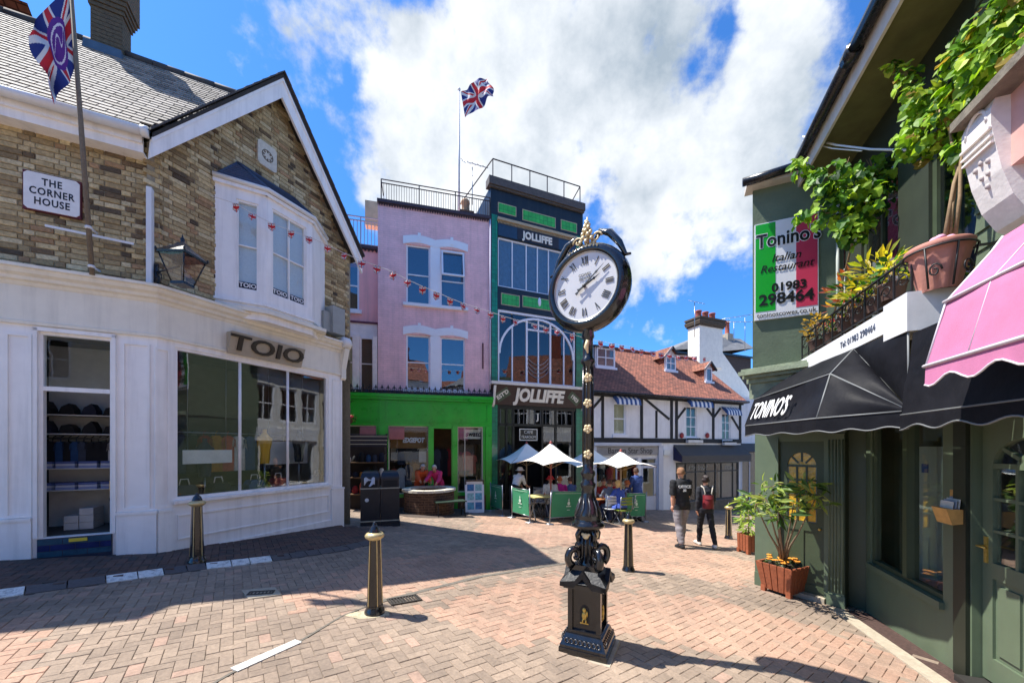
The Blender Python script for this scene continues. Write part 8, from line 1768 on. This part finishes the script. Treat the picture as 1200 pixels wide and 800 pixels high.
# large terracotta pot
TC = mat('terracotta', lin(186, 126, 110), .75, var=.18, scale=8, bump=.2, bscale=40, dirt=.15)
tp = thing('terracotta_pot', 'large fluted terracotta pot on the end of the balcony', 'pot', pot_c); n = 48
mb = MB(); prf = [(r * .7, z * .92) for r, z in [(.15, 0), (.165, .03), (.2, .15), (.235, .27), (.25, .33), (.275, .345), (.28, .385), (.265, .395), (.25, .37), (.0, .35)]]
mb.add([(pot_c.x + (r + (.006 * math.cos(j * 12 * 2 * math.pi / n) if 0 < i < 4 else 0)) * math.cos(2 * math.pi * j / n), pot_c.y + (r + (.006 * math.cos(j * 12 * 2 * math.pi / n) if 0 < i < 4 else 0)) * math.sin(2 * math.pi * j / n), pot_c.z + z) for i, (r, z) in enumerate(prf) for j in range(n)], [(i * n + j, i * n + (j + 1) % n, (i + 1) * n + (j + 1) % n, (i + 1) * n + j) for i in range(len(prf) - 1) for j in range(n)], smooth=True); mb.build('body', TC, tp)
hp = MB(); hp.tube([(pot_c.x + .205 * math.cos(t * .2618), pot_c.y + .205 * math.sin(t * .2618), pot_c.z + .31) for t in range(25)], .008, 5)
for a in (R(200), R(250), R(300)): hp.tube([(pot_c.x + .205 * math.cos(a), pot_c.y + .205 * math.sin(a), pot_c.z + .31), (pot_c.x + .15 * math.cos(a), pot_c.y + .15 * math.sin(a), pot_c.z)], .007, 5)
for a in (R(215), R(270)): hp.tube([(pot_c.x + .195 * math.cos(a + .2 * math.cos(i * .6) * (1 - i / 18)), pot_c.y + .195 * math.sin(a + .2 * math.cos(i * .6) * (1 - i / 18)), pot_c.z + .12 + .06 * math.sin(i * .6) * (1 - i / 18)) for i in range(15)], .006, 4)
hp.build('iron_cradle', WI, tp)
mb = MB()
for k in range(5): q = Vector((pot_c.x - .12 + .04 * k, pot_c.y - .08, pot_c.z + .37 + .02 * (k % 2))); mb.ball(q, (.035, .035, .025), 7, 5)
mb.build('pink_flowers', mat('petal_pink', lin(222, 160, 186), .8), tp)
# potted plants along the balcony
def bush(label, px, py, Y, pal, shape, size, r, n, h, flower=None):
    b = at(px, py, Y); t = thing('potted_plant', label, 'plant', b, 'plants along the balcony'); MB().lathe([(.075, 0), (.1, .14), (.11, .15), (.09, .14), (.0, .13)], b.x, b.y, b.z, 16, close=False).build('pot', mat('pot_dark', lin(90, 66, 56), .8), t)
    for k in range(4): MB().tube([b + Vector((0, 0, .13)), b + Vector((random.uniform(-.5, .5) * r, random.uniform(-.5, .5) * r, .13 + h * .7))], [.008, .004], 5).build('stem', STEM, t)
    leaves(t, [(b + Vector((0, 0, .15 + h * .5)), (r, r, h * .5), n)], shape, size, pal, 18, -.35)
    if flower:
        mb = MB(); [mb.ball(b + Vector((random.gauss(0, r * .5), random.gauss(0, r * .5), .15 + h * random.uniform(.6, 1.05))), (.022, .022, .018), 6, 4) for _ in range(14)]; mb.build('blooms', flower, t)
bush('golden brown shrub at the far end of the balcony', 958, 412, 5.0, [lin(176, 140, 60), lin(150, 120, 50), lin(196, 160, 70)], 'oval', .05, .16, 150, .36); bush('red-tipped shrub in the middle of the balcony', 992, 388, 4.35, RG_ + GDk[:1], 'blade', .14, .2, 110, .5); bush('bright yellow shrub beside the terracotta pot', 1028, 366, 3.75, YL, 'blade', .14, .2, 120, .42); bush('green and yellow leafy plant between the red and yellow shrubs', 1008, 378, 4.05, YL + GDk, 'blade', .13, .18, 90, .36); bush('low red-flowered plant behind the balcony rail', 975, 404, 4.7, GDk, 'oval', .05, .1, 50, .16, mat('petal_red', lin(200, 60, 50), .7)); bush('small dark plant on the balcony nearest the edge board lettering', 1046, 352, 3.45, GDk + YL[:1], 'oval', .07, .12, 60, .3)
# wooden planter with a small tree at the entrance
WDP = mat('red_cedar', lin(150, 82, 52), .65, var=.3, scale=22, bump=.2, bscale=60)
def planter(label, x, y, w0, w1, h, rz, nb=5):
    t = thing0('wooden_planter', label, 'planter')
    for k in range(4):
        Mr = Matrix.Rotation(k * math.pi / 2, 4, 'Z')
        for i in range(nb):
            a, b = (i / nb - .5) * 2, ((i + 1) / nb - .5) * 2; g_ = .012; mb = MB(Mr)
            mb.add([(a * w0 + g_ / 2, -w0, .06), (b * w0 - g_ / 2, -w0, .06), (b * w1 - g_ / 2, -w1, h), (a * w1 + g_ / 2, -w1, h), (a * w0 + g_ / 2, -w0 + .025, .06), (b * w0 - g_ / 2, -w0 + .025, .06), (b * w1 - g_ / 2, -w1 + .025, h), (a * w1 + g_ / 2, -w1 + .025, h)], [(0, 1, 2, 3), (0, 3, 7, 4), (1, 5, 6, 2), (3, 2, 6, 7), (0, 4, 5, 1), (5, 4, 7, 6)]); mb.build('plank', WDP, t)
        MB(Mr).box(-w0 - .01, -w0 + .05, -w0 - .01, -w0 + .05, -.03, .1).build('foot', WDP, t); 
    MB().box(-w1 * .93, w1 * .93, -w1 * .93, w1 * .93, h - .06, h - .03).build('soil', mat('soil', lin(52, 40, 32), .95, var=.4, scale=40, bump=.8), t); place(t, x, y, G(x, y), rz); return t
pq = gp(925, 700); px_, py_ = pq.x + .06, pq.y + .2
PLW0, PLW1, PLH = .19, .25, .44
planter('tapered red wooden planter with orange flowers by the corner entrance', px_, py_, PLW0, PLW1, PLH, R(25))
base = Vector((px_, py_, G(px_, py_) + PLH - .05))
tr = thing('potted_tree', 'small leafy tree growing from the wooden planter by the entrance', 'tree', base); TRK = mat('bark', lin(132, 112, 90), .85, var=.25, scale=40, bump=.3)
bl_ = []
for k, (px, py, Y) in enumerate(((898, 585, 4.9), (905, 570, 5.0), (930, 590, 4.9), (955, 585, 4.8), (945, 570, 4.95), (912, 600, 4.8), (885, 590, 5.0))):
    tip = at(px, py, Y); mid = base.lerp(tip, .5) + Vector((0, 0, -.04)); MB().tube([base + Vector((.01 * k - .03, 0, 0)), base.lerp(tip, .25) + Vector((0, 0, .08)), mid + Vector((0, 0, .06)), tip], [.016, .014, .011, .006], 6).build('trunk' if k == 2 else 'branch', TRK, tr); bl_.append((tip, (.17, .17, .12), 34))
leaves(tr, bl_, 'blade', .19, [lin(150, 168, 84), lin(110, 140, 60), lin(84, 116, 50), lin(60, 92, 44), lin(176, 186, 110)], 150, .1)
fl = thing('orange_pansies', 'clump of orange flowers at the foot of the potted tree', 'flowers', base); mb = MB(); random.seed(6)
leaves(fl, [(base + Vector((0, 0, .05)), (.22, .22, .06), 90)], 'oval', .06, [lin(90, 110, 70), lin(120, 130, 110), lin(60, 90, 50)], 10, .1)
PET = mat('petal_orange', lin(214, 140, 40), .7, var=.3, scale=40)
for k in range(26):
    a, r = random.random() * 6.28, random.random() ** .5 * .22; c = base + Vector((r * math.cos(a), r * math.sin(a), .09 + random.uniform(0, .04))); mb = MB()
    for j in range(5): mb.ball(c + Vector((.02 * math.cos(j * 1.2566), .02 * math.sin(j * 1.2566), .0)), (.018, .018, .008), 6, 4)
    mb.build('flower', PET, fl)
q = gp(880, 650); planter('small red wooden planter beyond the restaurant corner', q.x + .08, q.y + .2, .15, .16, .42, R(10), 4); b2 = Vector((q.x + .08, q.y + .2, G(q.x, q.y) + .38))
t2 = thing('leafy_shrub', 'pale green bushy shrub growing in the far wooden planter', 'plant', b2); MB().tube([b2, b2 + Vector((0, 0, .6))], [.014, .008], 6).build('stem', TRK, t2)
leaves(t2, [(b2 + Vector((0, 0, .32)), (.2, .2, .3), 110), (b2 + Vector((-.05, 0, .75)), (.16, .16, .25), 70), (b2 + Vector((.0, 0, .05)), (.14, .14, .1), 30)], 'blade', .16, [lin(150, 176, 70), lin(176, 190, 90), lin(110, 146, 60)], 60, .3)
# hanging basket by the green shop
hb = FP.w(FP.u(411), -.45, FP.z(411, 492)); hk = thing('hanging_basket', 'hanging basket of red and pink flowers on the green shopfront', 'flower basket', hb)
MB().lathe([(.03, -.16), (.1, -.13), (.17, -.03), (.18, .0)], hb.x, hb.y, hb.z, 14, close=False).build('basket', mat('coir', lin(80, 60, 40), .9), hk); MB().tube([hb + Vector((-.17, 0, 0)), hb + Vector((0, 0, .5)), hb + Vector((.17, 0, 0))], .008, 5).tube([hb + Vector((0, 0, .5)), hb + Vector((.0, .4, .62))], .012, 5).build('chain', BLACK, hk)
leaves(hk, [(hb + Vector((0, 0, .05)), (.24, .24, .17), 90)], 'oval', .09, GDk, 8, .4)
mb = MB(); [mb.ball(hb + Vector((random.gauss(0, .11), random.gauss(0, .11) - .05, .06 + random.gauss(0, .08))), .04, 6, 4) for _ in range(22)]; mb.build('blooms', mat('petal_coral', lin(214, 74, 84), .7, var=.4, scale=30), hk)
# cables at the eaves
wr = thing('overhead_cable', 'white cable strung across under the restaurant eaves', 'cable', at(941, 160, 5.2))
MB().tube([at(941, 160, 5.2), at(980, 170, 4.7), at(1020, 175, 4.3), at(1062, 176, 3.9)], .012, 6).build('cable', PIPE, wr); MB().tube([at(941, 165, 5.2), at(975, 174, 4.75), at(1010, 177, 4.35)], .008, 5).build('cable', PIPE, wr)
# ================================================================ HOUSES ON THE NEAR SIDE OF THE SQUARE (seen in reflections), and an unseen one added for its shadow
def near_house(label, fc, W_, h, rgb, nwin, name='rendered_house'):
    m0 = fc.w(W_ / 2, 0, 0); g0 = gclamp(m0.x, m0.y); t = thing(name, label, 'building', (m0.x, m0.y, g0)); ops = []
    for r_ in range(2):
        for k in range(nwin): u_ = W_ * (k + .5) / nwin; ops.append((u_ - .5, u_ + .5, g0 + 3.6 + r_ * 2.7, g0 + 5.2 + r_ * 2.7))
    ops = [o for o in ops if o[3] < g0 + h - .4]; sh0 = (.4, W_ - .4, g0 + .7, g0 + 2.7)
    shell(MB(fc.M), 0, W_, g0 - .5, g0 + h, ops + [sh0], rev=.12, back=6).build('wall', mat('render_' + label[:6].strip().replace(' ', '_'), rgb, .8, var=.1, dirt=.1), t)
    for o in ops + [sh0]: window(fc, t, *o, y=.08, fw=.07, bars=(.5,) if o is not sh0 else (), cols=(.5,)); MB(fc.M).quad((o[0], .7, o[2]), (o[1], .7, o[2]), (o[1], .7, o[3]), (o[0], .7, o[3])).build('room_backing', ROOM, t)
    MB(fc.M).box(.2, W_ - .2, -.1, -.001, g0 + 2.75, g0 + 3.3).build('fascia', WHITE, t)
    roof_quads('roof', [[(-.2, -.3, g0 + h), (W_ + .2, -.3, g0 + h), (W_ + .2, 3, g0 + h + 2.6), (-.2, 3, g0 + h + 2.6)], [(W_ + .2, 6.2, g0 + h), (-.2, 6.2, g0 + h), (-.2, 3, g0 + h + 2.6), (W_ + .2, 3, g0 + h + 2.6)]], RT, t, fc.M)
    MB(fc.M).box(W_ * .3 - .4, W_ * .3 + .4, 2.6, 3.4, g0 + h + 1.5, g0 + h + 3.8).build('chimney', mat('chimney_brick_red', lin(140, 70, 50), .9, var=.3), t)
near_house('cream rendered house on the near side of the square, behind the viewer', Fac(-2.2, -10, math.pi), 6.8, 6.2, lin(222, 210, 184), 3); near_house('white rendered house behind the viewer, next to the cream one', Fac(4.2, -10.4, math.pi), 6.3, 7.6, lin(228, 226, 222), 3); near_house('pale yellow house behind the viewer at the street corner', Fac(11, -9.8, math.pi), 6.7, 6.2, lin(216, 196, 150), 3)
ra = math.atan2(-.78, -.63); near_house('cream sunlit terrace house hidden behind the restaurant', Fac(10.9, 14.3, ra), 4.3, 6.4, lin(232, 222, 196), 3); near_house('white sunlit terrace house next behind the restaurant', Fac(10.9 - .63 * 4.4, 14.3 - .78 * 4.4, ra), 4.0, 5.9, lin(234, 232, 226), 3)
q = F1.w(-6.6, .1, 0); near_house('taller cream house adjoining the corner house, beyond the left edge', Fac(q.x, q.y, F1.a), 3.6, ZE + 1.25 - G(-8.5, 3.5), lin(214, 204, 184), 2)  # out of view, added so the shadow reaches further across the paving
